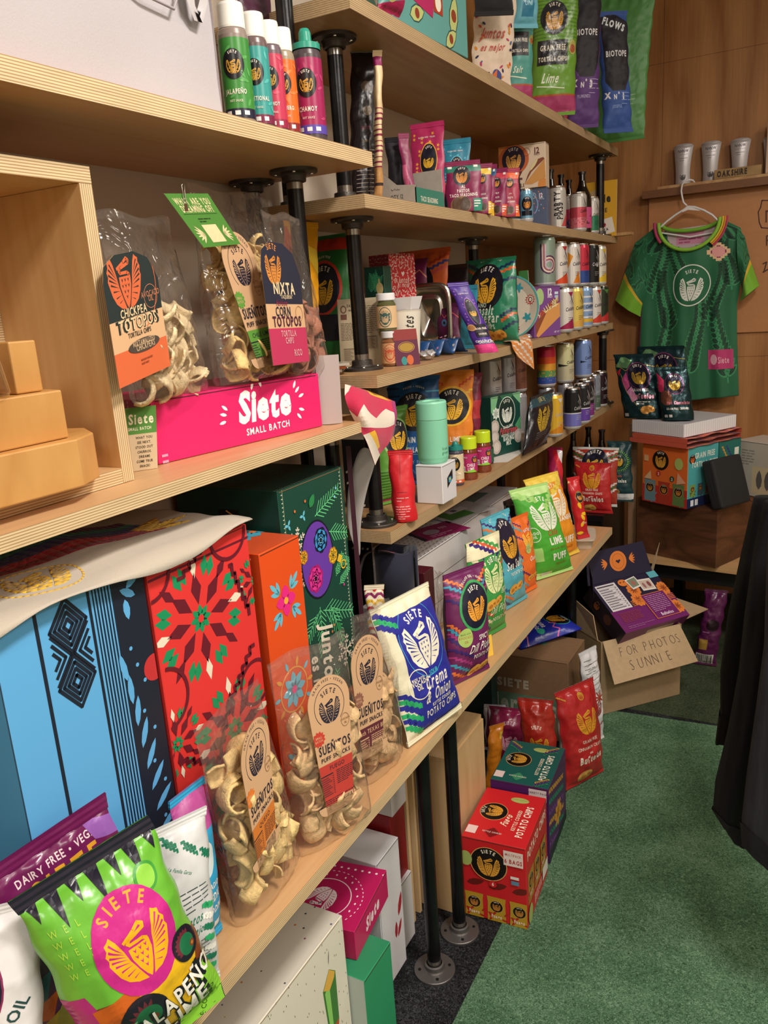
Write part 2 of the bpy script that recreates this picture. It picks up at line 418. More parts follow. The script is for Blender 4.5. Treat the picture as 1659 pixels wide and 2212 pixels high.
 def flower(s, x, y, r, n, col, mid=None, wd=.5, a0=0):
  L = s.lay()
  for i in range(n): s.leaf(x, y, r, r*wd, a0+2*math.pi*i/n, col, L)
  if mid: s.disc(x, y, r*.22, mid, n=12)
  return s
 def chips(s, x, y, r, col='e3a84a', dark='b9742a'):
  s.disc(x,y,r,col,r*.8,rot=.3,n=14); s.disc(x+r*.9,y+r*.25,r*.9,col,r*.65,rot=-.4,n=14); s.disc(x+r*.1,y-r*.1,r*.5,dark,r*.3,rot=.3,n=10); s.disc(x+r*1.0,y+r*.2,r*.4,dark,r*.2,n=10)
  return s
def clip(tri, w, h):
 P = list(tri)
 for ax, lim, sg in ((0, 0, 1), (0, w, -1), (1, 0, 1), (1, h, -1)):
  out = []
  for i in range(len(P)):
   a, b = P[i], P[(i+1) % len(P)]; da, db = (a[ax]-lim)*sg, (b[ax]-lim)*sg
   if da >= 0: out.append(a)
   if (da >= 0) != (db >= 0):
    t = da/(da-db); out.append((a[0]+(b[0]-a[0])*t, a[1]+(b[1]-a[1])*t))
  P = out
  if len(P) < 3: return []
 return [(P[0], P[i], P[i+1]) for i in range(1, len(P)-1)]
def lay_art(mb, art, fn, maxe=None, mi=0, off=.00022, grid=None):
 """lay the art on surface fn(u, v) -> (point, normal); u in 0..w, v in 0..h (metres).
    grid = (nu, nv, points, normals): the surface's own mesh; art is cut along its cells so it lies exactly on it"""
 w, h = art.w, art.h
 if grid:
  nu, nv, GP, GN = grid; cw, ch = w/nu, h/nv
  def ev(u, v, i, j, up):
   s_, t_ = u/cw-i, v/ch-j; a = j*(nu+1)+i
   A, B, C_, D = (a, a+1, a+nu+2, a+nu+1)
   if up: k = ((A, 1-t_), (C_, s_), (D, t_-s_))
   else: k = ((A, 1-s_), (B, s_-t_), (C_, t_))
   return (GP[k[0][0]]*k[0][1]+GP[k[1][0]]*k[1][1]+GP[k[2][0]]*k[2][1],(GN[k[0][0]]*k[0][1]+GN[k[1][0]]*k[1][1]+GN[k[2][0]]*k[2][1]).normalized())
 for (a, b, c, col, L) in art.t:
  s0 = (b[0]-a[0])*(c[1]-a[1])-(c[0]-a[0])*(b[1]-a[1])
  if abs(s0) < 1e-11: continue
  if s0 < 0: b, c = c, b
  o_ = (.0001 + .00005*L) if grid or not maxe else (off + .00006*L)
  if grid:
   x0, x1 = min(a[0], b[0], c[0]), max(a[0], b[0], c[0]); y0, y1 = min(a[1], b[1], c[1]), max(a[1], b[1], c[1])
   for i in range(max(0, int(x0/cw)), min(nu-1, int(x1/cw))+1):
    col_ = hp(hp((a, b, c), 1, 0, -i*cw), -1, 0, (i+1)*cw)
    if len(col_) < 3: continue
    ya, yb = min(p[1] for p in col_), max(p[1] for p in col_)
    for j in range(max(0, int(ya/ch)), min(nv-1, int(yb/ch))+1):
     P = hp(hp(col_, 0, 1, -j*ch), 0, -1, (j+1)*ch)
     if len(P) < 3: continue
     k0 = j/1.0-i/1.0
     for up in (0, 1):
      Q = hp(P, 1/cw, -1/ch, k0) if not up else hp(P, -1/cw, 1/ch, -k0)
      if len(Q) < 3: continue
      q = [ev(x, y, i, j, up) for x, y in Q]
      mb.add([x[0]+x[1]*o_ for x in q], [tuple(range(len(q)))], col, mi, [x[1] for x in q])
   continue
  for t in clip((a, b, c), w, h):
   st = [t]
   while st:
    p = st.pop()
    if maxe:
     e = [math.dist(p[i], p[(i+1) % 3]) for i in range(3)]; k = e.index(max(e))
     if e[k] > maxe:
      A, B, D = p[k], p[(k+1) % 3], p[(k+2) % 3]; m_ = ((A[0]+B[0])/2, (A[1]+B[1])/2)
      st += [(A, m_, D), (m_, B, D)]; continue
    q = [fn(*x) for x in p]
    mb.add([x[0] + x[1]*o_ for x in q], [(0, 1, 2)], col, mi, [x[1] for x in q])
def hp(P, a, b, c):
 """clip polygon to a*x + b*y + c >= 0"""
 out = []; n = len(P)
 if not n: return out
 d = [a*p[0]+b*p[1]+c for p in P]
 if min(d) >= 0: return list(P)
 if max(d) <= 0: return out
 for i in range(n):
  j = (i+1) % n
  if d[i] >= 0: out.append(P[i])
  if (d[i] > 0) != (d[j] > 0) and d[i] != d[j]:
   t = d[i]/(d[i]-d[j]); out.append((P[i][0]+(P[j][0]-P[i][0])*t, P[i][1]+(P[j][1]-P[i][1])*t))
 return out
def plane_fn(o, ex, ey):
 o, ex, ey = Vector(o), Vector(ex).normalized(), Vector(ey).normalized(); n = ex.cross(ey)
 return lambda u, v: (o + ex*u + ey*v, n)

# ---------------------------------------------------------------- packaging builders
def frame(BL, BR, TM, z, lean=0, yaw=None, zr=None, xs=None, ys=None):
 """stand a thing on height z from its lower left / lower right corners; TM = middle of its top edge"""
 if xs: a = atx(BL, xs[0]); b = atx(BR, xs[1]); a.z = b.z = z   # shelf near or above eye level: known distance from the wall
 elif ys: a = aty(BL, ys[0]); b = aty(BR, ys[1]); a.z = b.z = z
 else: a = atz(BL, z); b = atz(BR, zr if zr is not None else z)
 w = (b-a).length; m = (a+b)/2
 ex = (b-a).normalized()
 if yaw is not None: ex = Vector((math.cos(yaw), math.sin(yaw), 0))
 up = Vector((0, 0, 1)); n = ex.cross(up).normalized(); up2 = n.cross(ex).normalized() if abs(ex.z) > 1e-6 else up
 ld = math.radians(lean); t = up2*math.cos(ld) - n*math.sin(ld); nn = ex.cross(t)
 r = Vector(ray(TM)); c = Vector(CAM); k = (m-c).dot(nn)/r.dot(nn); P = c + r*k - m
 top = P
 h = top.length
 return m, ex, top, nn, w, h
def inv_frame(m, ex, ey, n):
 yaw = math.atan2(ex.y, ex.x); R = Matrix.Rotation(-yaw, 3, 'Z')
 return yaw, R @ ex, R @ ey.normalized(), R @ n
def bag(name, label, cat, BL, BR, TM, z, lean=8, depth=.06, art=None, base='888888', side=None, m='satin', seal=.012, sealcol=None, group=None,
  flat_bottom=False,seed=1,yaw=None,pinch=.1,back='c9c5c0',parent=None,crump=.004,pouch=False,zr=None,hole=None,zoff=0,xs=None,ys=None,roll=0):
 """pillow or stand-up pouch: front panel with art, back panel, crimped seals as parts"""
 mm, ex, top, nn, w, h = frame(BL, BR, TM, z, lean, yaw, zr, xs, ys)
 mm = mm + Vector((0, 0, zoff))
 yaw_, lx, ly, ln = inv_frame(mm, ex, top, nn)
 if roll:
  c_, s_ = math.cos(math.radians(roll)), math.sin(math.radians(roll)); lx, ly = lx*c_+ly*s_, ly*c_-lx*s_
 A = art(w, h) if art else Art(w, h, base)
 rd = random.Random(seed); ph = [rd.uniform(0, 6.28) for _ in range(6)]
 def prof(u, v):
  x = u/w; y = v/h
  if pouch: fy = (min(1, max(0, (1-y-seal/h)/.75)) ** .6) * (1 if y > .04 else .9+2.5*y)
  else: fy = max(0, min(1, (y-seal/h)/.28))**.5 * max(0, min(1, (1-y-seal/h)/.28))**.5
  fx = max(0, 1-abs(2*x-1)**2.6)**.62
  return fy*fx
 def pos(u, v, sg=1):
  x = u/w; y = v/h; d = prof(u, v)*depth/2
  q = pinch*(math.sin(math.pi*min(1, max(0, y)))**.8)*(0 if pouch else 1)
  sx = (x-.5)*(1-q*.5)*w
  wr = crump*(noise.noise(Vector((u*28+ph[0], v*24+ph[1], ph[2]+sg))) + .5*noise.noise(Vector((u*60+ph[3], v*60, ph[4]))))
  ed = crump*1.3*math.sin(v*90+ph[5])*max(0, abs(2*x-1)-.7)
  # creases running in from seals
  cr = crump*.9*math.sin(u*150+ph[2]*3)*max(0, 1-abs(y-(1-seal/h))*9)*max(0, 1-abs(2*x-1)**6)
  return lx*(sx+ed) + ly*v + ln*(sg*(d+.0006) + (wr+cr)*min(1, prof(u, v)*3+.15)*(1 if sg > 0 else -1)*.8 + (depth/2 if pouch else depth*.28))
 def fn(u, v, sg=1):
  e = .0015; p = pos(u, v, sg); du = pos(min(w, u+e), v, sg)-pos(max(0, u-e), v, sg); dv = pos(u, min(h, v+e), sg)-pos(u, max(0, v-e), sg)
  n = du.cross(dv)*sg
  return p, (n.normalized() if n.length > 1e-12 else ln*sg)
 o = parent
 nu, nv = max(10, min(34, int(w/.007))), max(12, min(44, int(h/.007)))
 root = empty(name, mm, yaw_, label, cat, group)
 mb = MB()
 for sg, cc in ((1, A.base), (-1, back)):
  V = []; NN = []
  for j in range(nv+1):
   for i in range(nu+1): p, n = fn(w*i/nu, h*j/nv, sg); V.append(p); NN.append(n)
  F = []
  for j in range(nv):
   for i in range(nu):
    a = j*(nu+1)+i
    if sg > 0: F += [(a, a+1, a+nu+2), (a, a+nu+2, a+nu+1)]; G_ = (nu, nv, V, NN)
    else: F.append((a, a+nu+1, a+nu+2, a+1))
  mb.add(V, F, cc, 0, NN)
  if sg > 0 and art: lay_art(mb, A, fn, grid=G_)
 mb.build('bag_body', m, root)
 if pouch:
  mb = MB(); V = []; n = 16
  for i in range(n+1): V.append(pos(w*i/n, 0, 1))
  for i in range(n+1): V.append(pos(w*i/n, 0, -1))
  mb.add(V, [(i+1, i, n+1+i, n+2+i) for i in range(n)], back); mb.build('bag_bottom', m, root)
 for (v0, v1, nm) in (((h-seal, h, 'top_seal'),) if pouch else ((h-seal, h, 'top_seal'), (0, seal, 'bottom_seal'))):
  mb = MB(); sc_ = sealcol or A.base
  k = 5; V = []; nn_ = 16
  for j in range(k+1):
   for i in range(nn_+1):
    u = w*i/nn_; v = v0+(v1-v0)*j/k; p = pos(u, v, 1); V.append(p + ln*(.0012 + .0006*(j % 2)) + lx*((.5-i/nn_)*-.002))
  F = [(j*(nn_+1)+i, j*(nn_+1)+i+1, (j+1)*(nn_+1)+i+1, (j+1)*(nn_+1)+i) for j in range(k) for i in range(nn_)]
  mb.add(V, F, sc_)
  V2 = [p - ln*.003 for p in V]; mb.add(V2, [f[::-1] for f in F], sc_)
  mb.build(nm, m, root, smooth=False)
 return root
def box(name, label, cat, BL, BR, TL, z, depth, front=None, right=None, top=None, left=None, col='c9a77c', cols=None, m='card', group=None, h=None,
  zoff=0, lid=None, w=None, flaps=None, lean=0, yaw=None, seam=None, bev=.0015, xs=None, ys=None):
 """upright carton standing on height z: lower front corners, upper left front corner"""
 a = atz(BL, z); b = atz(BR, z)
 if xs: a = atx(BL, xs[0]); b = atx(BR, xs[1]); a.z = b.z = z
 if ys: a = aty(BL, ys[0]); b = aty(BR, ys[1]); a.z = b.z = z
 ex = (b-a).normalized(); W_ = w or (b-a).length
 if yaw is not None: ex = Vector((math.cos(yaw), math.sin(yaw), 0))
 up = Vector((0, 0, 1)); ey = up.cross(ex)  # into depth
 if h is None:
  r = Vector(ray(TL)); c = Vector(CAM); n = ex.cross(up); k = (a-c).dot(n)/r.dot(n); h = ((c+r*k)-a).z
 yaw_ = math.atan2(ex.y, ex.x)
 return carton(name, label, cat, a+Vector((0, 0, zoff)), yaw_, W_, depth, h, front, right, top, left, col, cols, m, group)
def carton(name,label,cat,loc,yaw,W_,depth,h,front=None,right=None,top=None,left=None,col='c9a77c',cols=None,m='card',group=None,seams=True,tilt=None):
 root = empty(name, loc, yaw, label, cat, group)
 if tilt: root.rotation_euler = (tilt[0], tilt[1], yaw)
 mb = MB(); bv = .0012; cols = dict(cols or {})
 for k_, a_, w_, h_ in (('f', front, W_, h), ('r', right, depth, h), ('t', top, W_, depth), ('l', left, depth, h)):
  if a_: cols.setdefault(k_, a_(w_, h_).base)
 P = []
 # bevelled box body
 bm = bmesh.new(); bmesh.ops.create_cube(bm, size=1)
 for v in bm.verts: v.co = Vector(((v.co.x+.5)*W_, (v.co.y+.5)*depth, (v.co.z+.5)*h))
 bmesh.ops.bevel(bm, geom=bm.edges[:], offset=bv, segments=1, affect='EDGES')
 bm.normal_update(); cc = cols or {}
 for f in bm.faces:
  n = f.normal; k = 'f' if n.y < -.8 else 'k' if n.y > .8 else 'r' if n.x > .8 else 'l' if n.x < -.8 else 't' if n.z > .8 else 'b' if n.z < -.8 else 'e'
  c = cc.get(k, cc.get('f', col) if k == 'e' else col)
  mb.add([v.co.copy() for v in f.verts], [tuple(range(len(f.verts)))], c)
 bm.free()
 for art, o, ex, ey, w_, h_ in ((front, (0, 0, 0), (1, 0, 0), (0, 0, 1), W_, h), (right, (W_, 0, 0), (0, 1, 0), (0, 0, 1), depth, h),
         (top, (0, 0, h), (1, 0, 0), (0, 1, 0), W_, depth), (left, (0, depth, 0), (0, -1, 0), (0, 0, 1), depth, h)):
  if art: lay_art(mb, art(w_, h_), plane_fn(o, ex, ey))
 mb.build('carton', m, root)
 if seams:
  mb = MB(); e = .0006; dk = cc.get('seam', '3a2d22')
  mb.box((W_*.02, -e, h-.004), (W_*.98, 0, h-.0028), dk); mb.box((W_, depth*.02, h-.004), (W_+e, depth*.98, h-.0028), dk)
  mb.build('lid_seam', 'matte', root)
 return root
def cyl_fn(r, z0=0, a0=-math.pi/2, prof=None):
 def fn(u, v):
  a = a0 + u/r; n = Vector((math.cos(a), math.sin(a), 0)); rr = prof(v) if prof else r
  return n*rr + Vector((0, 0, z0+v)), n
 return fn
def can(name, label, P, r=.033, h=.122, art=None, base='cccccc', group=None, cat='can', face=0, top=True):
 """drinks can with necked shoulders, rim and tab; face = direction its label faces"""
 root = empty(name, P, face, label, cat, group)
 mb = MB(); k = r/.033
 mb.lathe([(r*.8, .0), (r*.9, .002), (r, .008), (r, .012)], 28, cols=['c9c9cc']*3)
 mb.lathe([(r, .012), (r, h-.016), (r*.9, h-.006)], 28, cols=[base, base])
 if art:
  A = art(2*math.pi*r, h-.03); lay_art(mb, A, cyl_fn(r+.0001, .013, -math.pi/2 - math.pi), r*.35)
 mb.build('can_body', 'can', root)
 mb = MB(); mb.lathe([(r*.9, h-.006), (r*.86, h-.003), (r*.86, h), (r*.82, h), (r*.8, h-.004), (r*.78, h-.005), (.0001, h-.005)], 28)
 o = mb.build('can_end', 'alu', root)
 mb = MB(); mb.box((-.007, -.004, h-.005), (.007, .012, h-.0035)); mb.build('pull_tab', 'alu', root)
 return root

# ---------------------------------------------------------------- the room
def struct(name, mb, m, rz=0, loc=None):
 o = mb.build(name, m, None, loc, rz); o['kind'] = 'structure'; return o
def carpet(name, c1, c2, c3):
 m = bpy.data.materials.new(name); m.use_nodes = True; nt = m.node_tree; N = nt.nodes; Lk = nt.links; b = N['Principled BSDF']
 b.inputs['Roughness'].default_value = .95; b.inputs['Specular IOR Level'].default_value = .15
 tc = N.new('ShaderNodeTexCoord'); n = N.new('ShaderNodeTexNoise'); n.inputs['Scale'].default_value = 190; n.inputs['Detail'].default_value = 6; n.inputs['Distortion'].default_value = 1.5
 n2 = N.new('ShaderNodeTexNoise'); n2.inputs['Scale'].default_value = 6; n2.inputs['Detail'].default_value = 4
 Lk.new(tc.outputs['Object'], n.inputs[0]); Lk.new(tc.outputs['Object'], n2.inputs[0])
 ad = N.new('ShaderNodeMath'); ad.operation = 'MULTIPLY_ADD'; ad.inputs[1].default_value = .35; Lk.new(n2.outputs[0],ad.inputs[0]); Lk.new(n.outputs[0],ad.inputs[2])
 cr = N.new('ShaderNodeValToRGB'); e = cr.color_ramp.elements; e[0].position = .48; e[1].position = .86; e[0].color = (*lin(c1),1); e[1].color = (*lin(c3),1)
 x = e.new(.66); x.color = (*lin(c2), 1)
 Lk.new(ad.outputs[0], cr.inputs[0]); Lk.new(cr.outputs[0], b.inputs['Base Color'])
 bp = N.new('ShaderNodeBump'); bp.inputs['Strength'].default_value = .7; bp.inputs['Distance'].default_value = .004; Lk.new(n.outputs[0],bp.inputs['Height']); Lk.new(bp.outputs[0],b.inputs['Normal'])
 return m
HP = math.pi/2
YW = 4.30; XW = -.322
G = carpet('green_felt_carpet','2f4733','4b6d51','799a7d'); K = carpet('black_felt_carpet','0b0b0d','1a1b1e','4a4b50'); K2 = carpet('olive_felt_carpet','242c20','3a4632','59624a')
mb = MB(); mb.box((XW, -2.5, -.05), (3.2, YW, 0)); struct('floor', mb, K)
mb = MB(); mb.add([(.206, -2.5, .003), (3.2, -2.5, .003), (3.2, 3.02, .003), (.16, 2.86, .003)], [(0, 1, 2, 3)]);
mb.add([(.206,-2.5,0),(.206,-2.5,.003),(.16,2.86,.003),(.16,2.86,0)],[(0,1,2,3)]); mb.add([(.16,2.86,0),(.16,2.86,.003),(3.2,3.02,.003),(3.2,3.02,0)],[(0,1,2,3)])
struct('trim_1', mb, G)
mb = MB(); mb.box((.16, 2.9, .0), (3.2, YW, .0022)); struct('trim_2', mb, K2)
mb = MB(); mb.box((XW-.1, -2.5, 0), (XW, 2.78, 3.05)); struct('wall_left', mb, 'wall')
WLP = 1
PLY = wood('fir_plywood_wall', 'b57f4c', '8a5526', (1.2, 1, .35), .5, 2.2, 1.15, grain=10, gst=(1, 1, .05))
def wall_back():
 mb = MB(); zz = [0, 1.22, 2.575, 3.05]; xx = [XW, .078, 1.3, 3.2]
 for i in range(3):
  for j in range(3): mb.box((xx[i]+.0015, YW, zz[j]+.0015), (xx[i+1]-.0015, YW+.05, zz[j+1]-.0015))
 mb.box((XW, YW+.003, 0), (3.2, YW+.06, 3.05)); struct('wall_back', mb, PLY)
wall_back()
PLY2 = wood('shaded_plywood_side', 'a5713f', '7c4c22', (1, 1.2, .35), .5, 2.2, 1.15, grain=10, gst=(1, 1, .05))  # dark plywood tone, standing in for shade on the far left wall
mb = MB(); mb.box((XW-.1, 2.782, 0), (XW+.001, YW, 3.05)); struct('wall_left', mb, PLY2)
mb = MB(); mb.box((3.2, -2.5, 0), (3.3, YW, 3.05)); struct('wall_right', mb, 'wall')
mb = MB(); mb.box((XW-.1, -2.6, 0), (3.3, -2.5, 3.05)); struct('wall_front', mb, 'wall')
mb = MB(); mb.box((XW-.1, -2.6, 3.05), (3.3, YW+.1, 3.15)); struct('ceiling', mb, mat('painted_ceiling', .9, col='d6cfc4'))

BIRCH = wood('birch_ply_face', 'd9b285', 'c39464', (2.5, .55, 2.5), .38, 2.2, .35, grain=9, gst=(1, .05, 1))
EDGE = ply_edge('birch_ply_edge'); EDGEY = ply_edge('birch_ply_edge_upright', 1)
BIRCH2 = wood('aged_birch_face','c39c70','a37a50',(2.5,.55,2.5),.4,2.2,.4,grain=9,gst=(1,.05,1)); EDGE2 = ply_edge('aged_birch_edge',cols=('a08360','bda27c','84694a'))
def shelf(name, label, y0, y1, z, xf=0.0, th=.026, xf2=None, x0=XW+.002, group=None, aged=False):
 """one board, front edge from (xf, y0) to (xf2, y1); its top at z"""
 xf2 = xf if xf2 is None else xf2; mb = MB(); b = .002
 ym = y0
 P = [(x0, 0, -th), (xf, 0, -th), (xf2, y1-y0, -th), (x0, y1-y0, -th), (x0, 0, 0), (xf, 0, 0), (xf2, y1-y0, 0), (x0, y1-y0, 0)]
 F = [((0, 3, 2, 1), 0), ((4, 5, 6, 7), 0), ((0, 1, 5, 4), 1), ((1, 2, 6, 5), 1), ((2, 3, 7, 6), 1), ((3, 0, 4, 7), 1)]
 for f, mi in F: mb.add([P[k] for k in f], [(0, 1, 2, 3)], mi=mi)
 o = mb.build(name, [BIRCH2, EDGE2] if aged else [BIRCH, EDGE], None, (0, y0, z))
 tag(o, label, 'shelf', group)
 bv = o.modifiers.new('b', 'BEVEL'); bv.width = b; bv.segments = 2; bv.limit_method = 'ANGLE'
 return o
ZB, Z2, Z3, Z4, Z5, ZT2, ZT3 = .704, 1.093, 1.437, 1.794, 2.148, 1.353, 1.875
shelf('plywood_shelf', 'long low plywood shelf in the foreground holding the blue and red cartons', -.6, 1.506, ZB, .150, .026)
shelf('plywood_shelf', 'far half of the low plywood shelf, under the lime green puff bag', 1.509, 2.98, ZB, .150, .026)
shelf('plywood_shelf', 'middle plywood shelf carrying the pink carton and the box cubby', -.6, 1.503, ZT2, .0, .022)
shelf('plywood_shelf', 'upper left plywood shelf carrying the sauce bottles and white bag', -.6, 1.529, ZT3, .0, .028)
shelf('plywood_shelf', 'second far shelf from below, under the red coffee bag and mint tumbler', 1.50, 3.64, Z2, .0, .028, aged=True)
shelf('plywood_shelf', 'middle far shelf, under the red lace carton and plates', 1.486, 3.64, Z3, .0, .026, aged=True)
shelf('plywood_shelf', 'far shelf under the taco seasoning pouches and taco shell cartons', 1.486, 3.72, Z4, .0, .027, aged=True)
shelf('plywood_shelf', 'topmost far shelf, under the lime chip bags near the ceiling', 1.48, 3.72, Z5, .0, .03, aged=True)

def flange(mb, x, y, z, up=1, R=.0475):
 mb.lathe([(.0001,0),(R,0),(R,.0055*up),(R*.97,.007*up),(.027,.0085*up),(.0245,.012*up),(.0235,.022*up),(.019,.0235*up)][::up],40,at=(x,y,z))
def screws(mb, x, y, z, up=1, R=.0475, n=4, a0=.6):
 for k in range(n):
  a = a0 + k*2*math.pi/n; mb.lathe([(.0042,.0065*up),(.0036,.0092*up),(.0001,.0098*up)][::up],10,at=(x+R*.74*math.cos(a),y+R*.74*math.sin(a),z))
def pipe_post(label, x, y, z0, z1, foot='flange', R=.0475, cat='pipe', r=.0165, fR=None, group=None):
 root = empty('pipe_post', (x, y, z0), 0, label, cat, group)
 h = z1 - z0
 mb = MB(); mb.lathe([(r, .02), (r, .03), (r, h-.03), (r, h-.02)], 32); mb.build('pipe', 'pipe', root)
 for q in (.02,h-.036): mb = MB(); mb.lathe([(r*1.01,q),(r*1.01,q+.016)],28); mb.build('bare_thread',mat('bare_pipe_thread',.25,.9,col='8f8b86'),root)
 for nm, zz, up, RR, mm_ in (('bottom_flange', 0, 1, fR or R, foot), ('top_flange', h, -1, R, 'flange')):
  mb = MB(); flange(mb, 0, 0, 0, up, RR); fo = mb.build(nm, mm_, root, (0, 0, zz))
  for k in range(4):
   a = .6+k*HP; mb = MB(); mb.lathe([(.0042, .0065*up), (.0036, .0092*up), (.0001, .0098*up)][::up], 10)
   mb.build('screw','zinc' if foot == 'flange' else mat('dark_screw',.5,.5,col='151414'),fo,(RR*.74*math.cos(a),RR*.74*math.sin(a),0))
t = .026
pipe_post('black iron pipe leg nearest the camera, standing on the dark carpet', .073, 1.444, 0.0005, ZB-t, 'flangeS', .05)
pipe_post('black iron pipe leg just behind the nearest leg, on the dark carpet', .08, 1.584, 0.0005, ZB-t, 'flangeS', .05)
pipe_post('black iron pipe leg far off beside the brown cartons under the low shelf', .02, 2.885, 0.0005, ZB-t, 'flangeS', .05, fR=.028)
pipe_post('black iron pipe between low and middle left shelves, beside the green gift carton', -.105, 1.455, ZB, ZT2-.022)
pipe_post('glossy black pipe post right of the clear puff bags on the middle left shelf', -.125, 1.43, ZT2, ZT3-.028)
pipe_post('black pipe post close to the wall behind the clear puff bags', -.262, 1.475, ZT2, ZT3-.028)
pipe_post('black pipe post rising behind the teal-capped sauce bottle', -.12, 1.44, ZT3, 2.9)
pipe_post('black pipe post in front of the jars and recipe card', -.112, 1.625, Z3, Z4-.027)
pipe_post('black pipe post near the wall behind the chip bags of the middle far shelf', -.265, 1.62, Z3, Z4-.027)
pipe_post('black pipe post beside the tall dark coffee pouch under the topmost shelf', -.11, 1.60, Z4, Z5-.03)
pipe_post('black pipe post in the wall corner behind the dark pouch', -.265, 1.62, Z4, Z5-.03)
pipe_post('black pipe post standing beside the curled paper sheet and red coffee bag', -.063, 1.555, Z2, Z3-.026)
pipe_post('black pipe post close to the wall behind the green bag under the middle far shelf', -.27, 1.6, Z2, Z3-.026)
pipe_post('short black pipe post on the low shelf behind the strap roll', -.21, 1.64, ZB, Z2-.028)
pipe_post('far black pipe post behind the yellow sign', -.05, 3.62, Z4, Z5-.03)
pipe_post('far black pipe post near the wall behind the dark beer bottles', -.27, 3.45, Z4, Z5-.03)
pipe_post('far black pipe post at the end of the stacked cans', -.13, 3.585, Z3, Z4-.027)
pipe_post('black pipe post between the pale can rows', -.2, 2.55, Z3, Z4-.027)
pipe_post('far black pipe post behind the stacked dark and violet cans', -.03, 3.585, Z2, Z3-.026)
pipe_post('black pipe post behind the green baking mix carton', -.27, 2.78, Z2, Z3-.026)
pipe_post('far black pipe post beside the red snack bags', -.26, 2.90, ZB, Z2-.028)

# ---------------------------------------------------------------- cartons on the long low shelf
def art_navy(w, h):
 A = Art(w, h, '63b1ea'); A.rect(w*.62, 0, w*.38, h, '1d2534')
 A.rect(w*.585, 0, w*.02, h, '1d2534'); L = A.lay()
 for i in range(6): A.rect(w*(.63+i*.022), 0, w*.010, h, '63b1ea', L)
 A.rect(w*.24, 0, w*.022, h, '1d2534')
 # woven diamonds hanging from the top
 x0, x1 = w*.32, w*.56; L = A.lay()
 for k in range(4):
  for (cx, cy) in (((x0+x1)/2, h*.93), ((x0+x1)/2, h*.79)):
   q = (x1-x0)/2*(1-k/4)
   A.line([(cx-q, cy), (cx, cy+q*1.25), (cx+q, cy), (cx, cy-q*1.25)], .0050, '1d2534', L, True)
 for k in range(3):
  for sx_ in (-1, 1):
   cx,q = (x0+x1)/2+sx_*(x1-x0)/2,(x1-x0)/2*(1-k/3)*.92; A.line([(cx,h*.86+q*1.25),(cx-sx_*q,h*.86),(cx,h*.86-q*1.25)],.0046,'1d2534',L)
 L = A.lay()
 for (a, b, l, g) in ((.86, .955, .035, .6), (.84, .93, .03, -1.5), (.92, .93, .03, 2.6)): A.leaf(w*a, h*b, l, .012, g, '63b1ea', L)
 for i,(a,b) in enumerate(((.83,.80),(.86,.75),(.9,.70),(.86,.62),(.92,.56),(.88,.47),(.94,.40),(.9,.3),(.95,.22),(.9,.14))): A.disc(w*a,h*b,.003,'63b1ea',L=L)
 for i in range(9):
  g = 1.75 - i*.18; A.leaf(w*(.775+.01*i), h*(.72-i*.065), .045, .011, g, '63b1ea', L)
 A.disc(w*.985, h*.72, .02, 'c8363a'); return A
def art_folk(w, h):
 A = Art(w, h, 'e53a38'); G, W, D = '1f9460', 'f1e6cf', '6b1d2c'
 A.rect(0, h*.955, w, .004, D)
 def star(cx, cy, r):
  L = A.lay(); leaf = lambda x,y,l,b,a,c,L: A.poly([(x,y),(x+l*.5*math.cos(a)-b*.5*math.sin(a),y+l*.5*math.sin(a)+b*.5*math.cos(a)),(x+l*math.cos(a),y+l*math.sin(a)),(x+l*.5*math.cos(a)+b*.5*math.sin(a),y+l*.5*math.sin(a)-b*.5*math.cos(a))],c,L)
  for k in range(8):
   a = k*math.pi/4 + .05; leaf(cx+math.cos(a)*r*.22, cy+math.sin(a)*r*.22, r*.5, r*.22, a, D, L)
   leaf(cx+math.cos(a)*r*.62, cy+math.sin(a)*r*.62, r*.38, r*.15, a, W if k % 2 == 0 else D, L)
   for s in (-1, 1): leaf(cx+math.cos(a+s*.3)*r*.62, cy+math.sin(a+s*.3)*r*.62, r*.32, r*.17, a+s*.35, G, L)
  A.flower(cx, cy, r*.22, 8, G, D); A.disc(cx, cy, r*.06, 'e53a38')
 for (cx,cy,r) in ((w*.42,h*.79,w*.46),(w*.62,h*.40,w*.42),(w*.12,h*.14,w*.36),(w*1.02,h*.82,w*.2),(w*.05,h*.48,w*.26)): star(cx,cy,r)
 L = A.lay()
 A.ring(w*.0, h*.98, w*.2, .006, D, L=L); A.ring(w*.78, h*1.0, w*.2, .006, D, L=L); A.ring(0, h*.62, w*.22, .006, D, a0=-1.5, a1=1.4, L=L)
 A.steps(w*.76,h*.90,.006,-.016,6,.007,D,L); A.steps(w*.93,h*.62,-.012,-.012,7,.007,D,L); A.steps(w*.62,h*.5,-.010,-.02,6,.007,D,L)
 A.ring(w*.9, h*.5, w*.18, .006, D, L=L); A.steps(w*.05, h*.42, .014, -.008, 6, .007, D, L); A.steps(w*.25, h*.93, .014, .008, 4, .006, D, L)
 return A
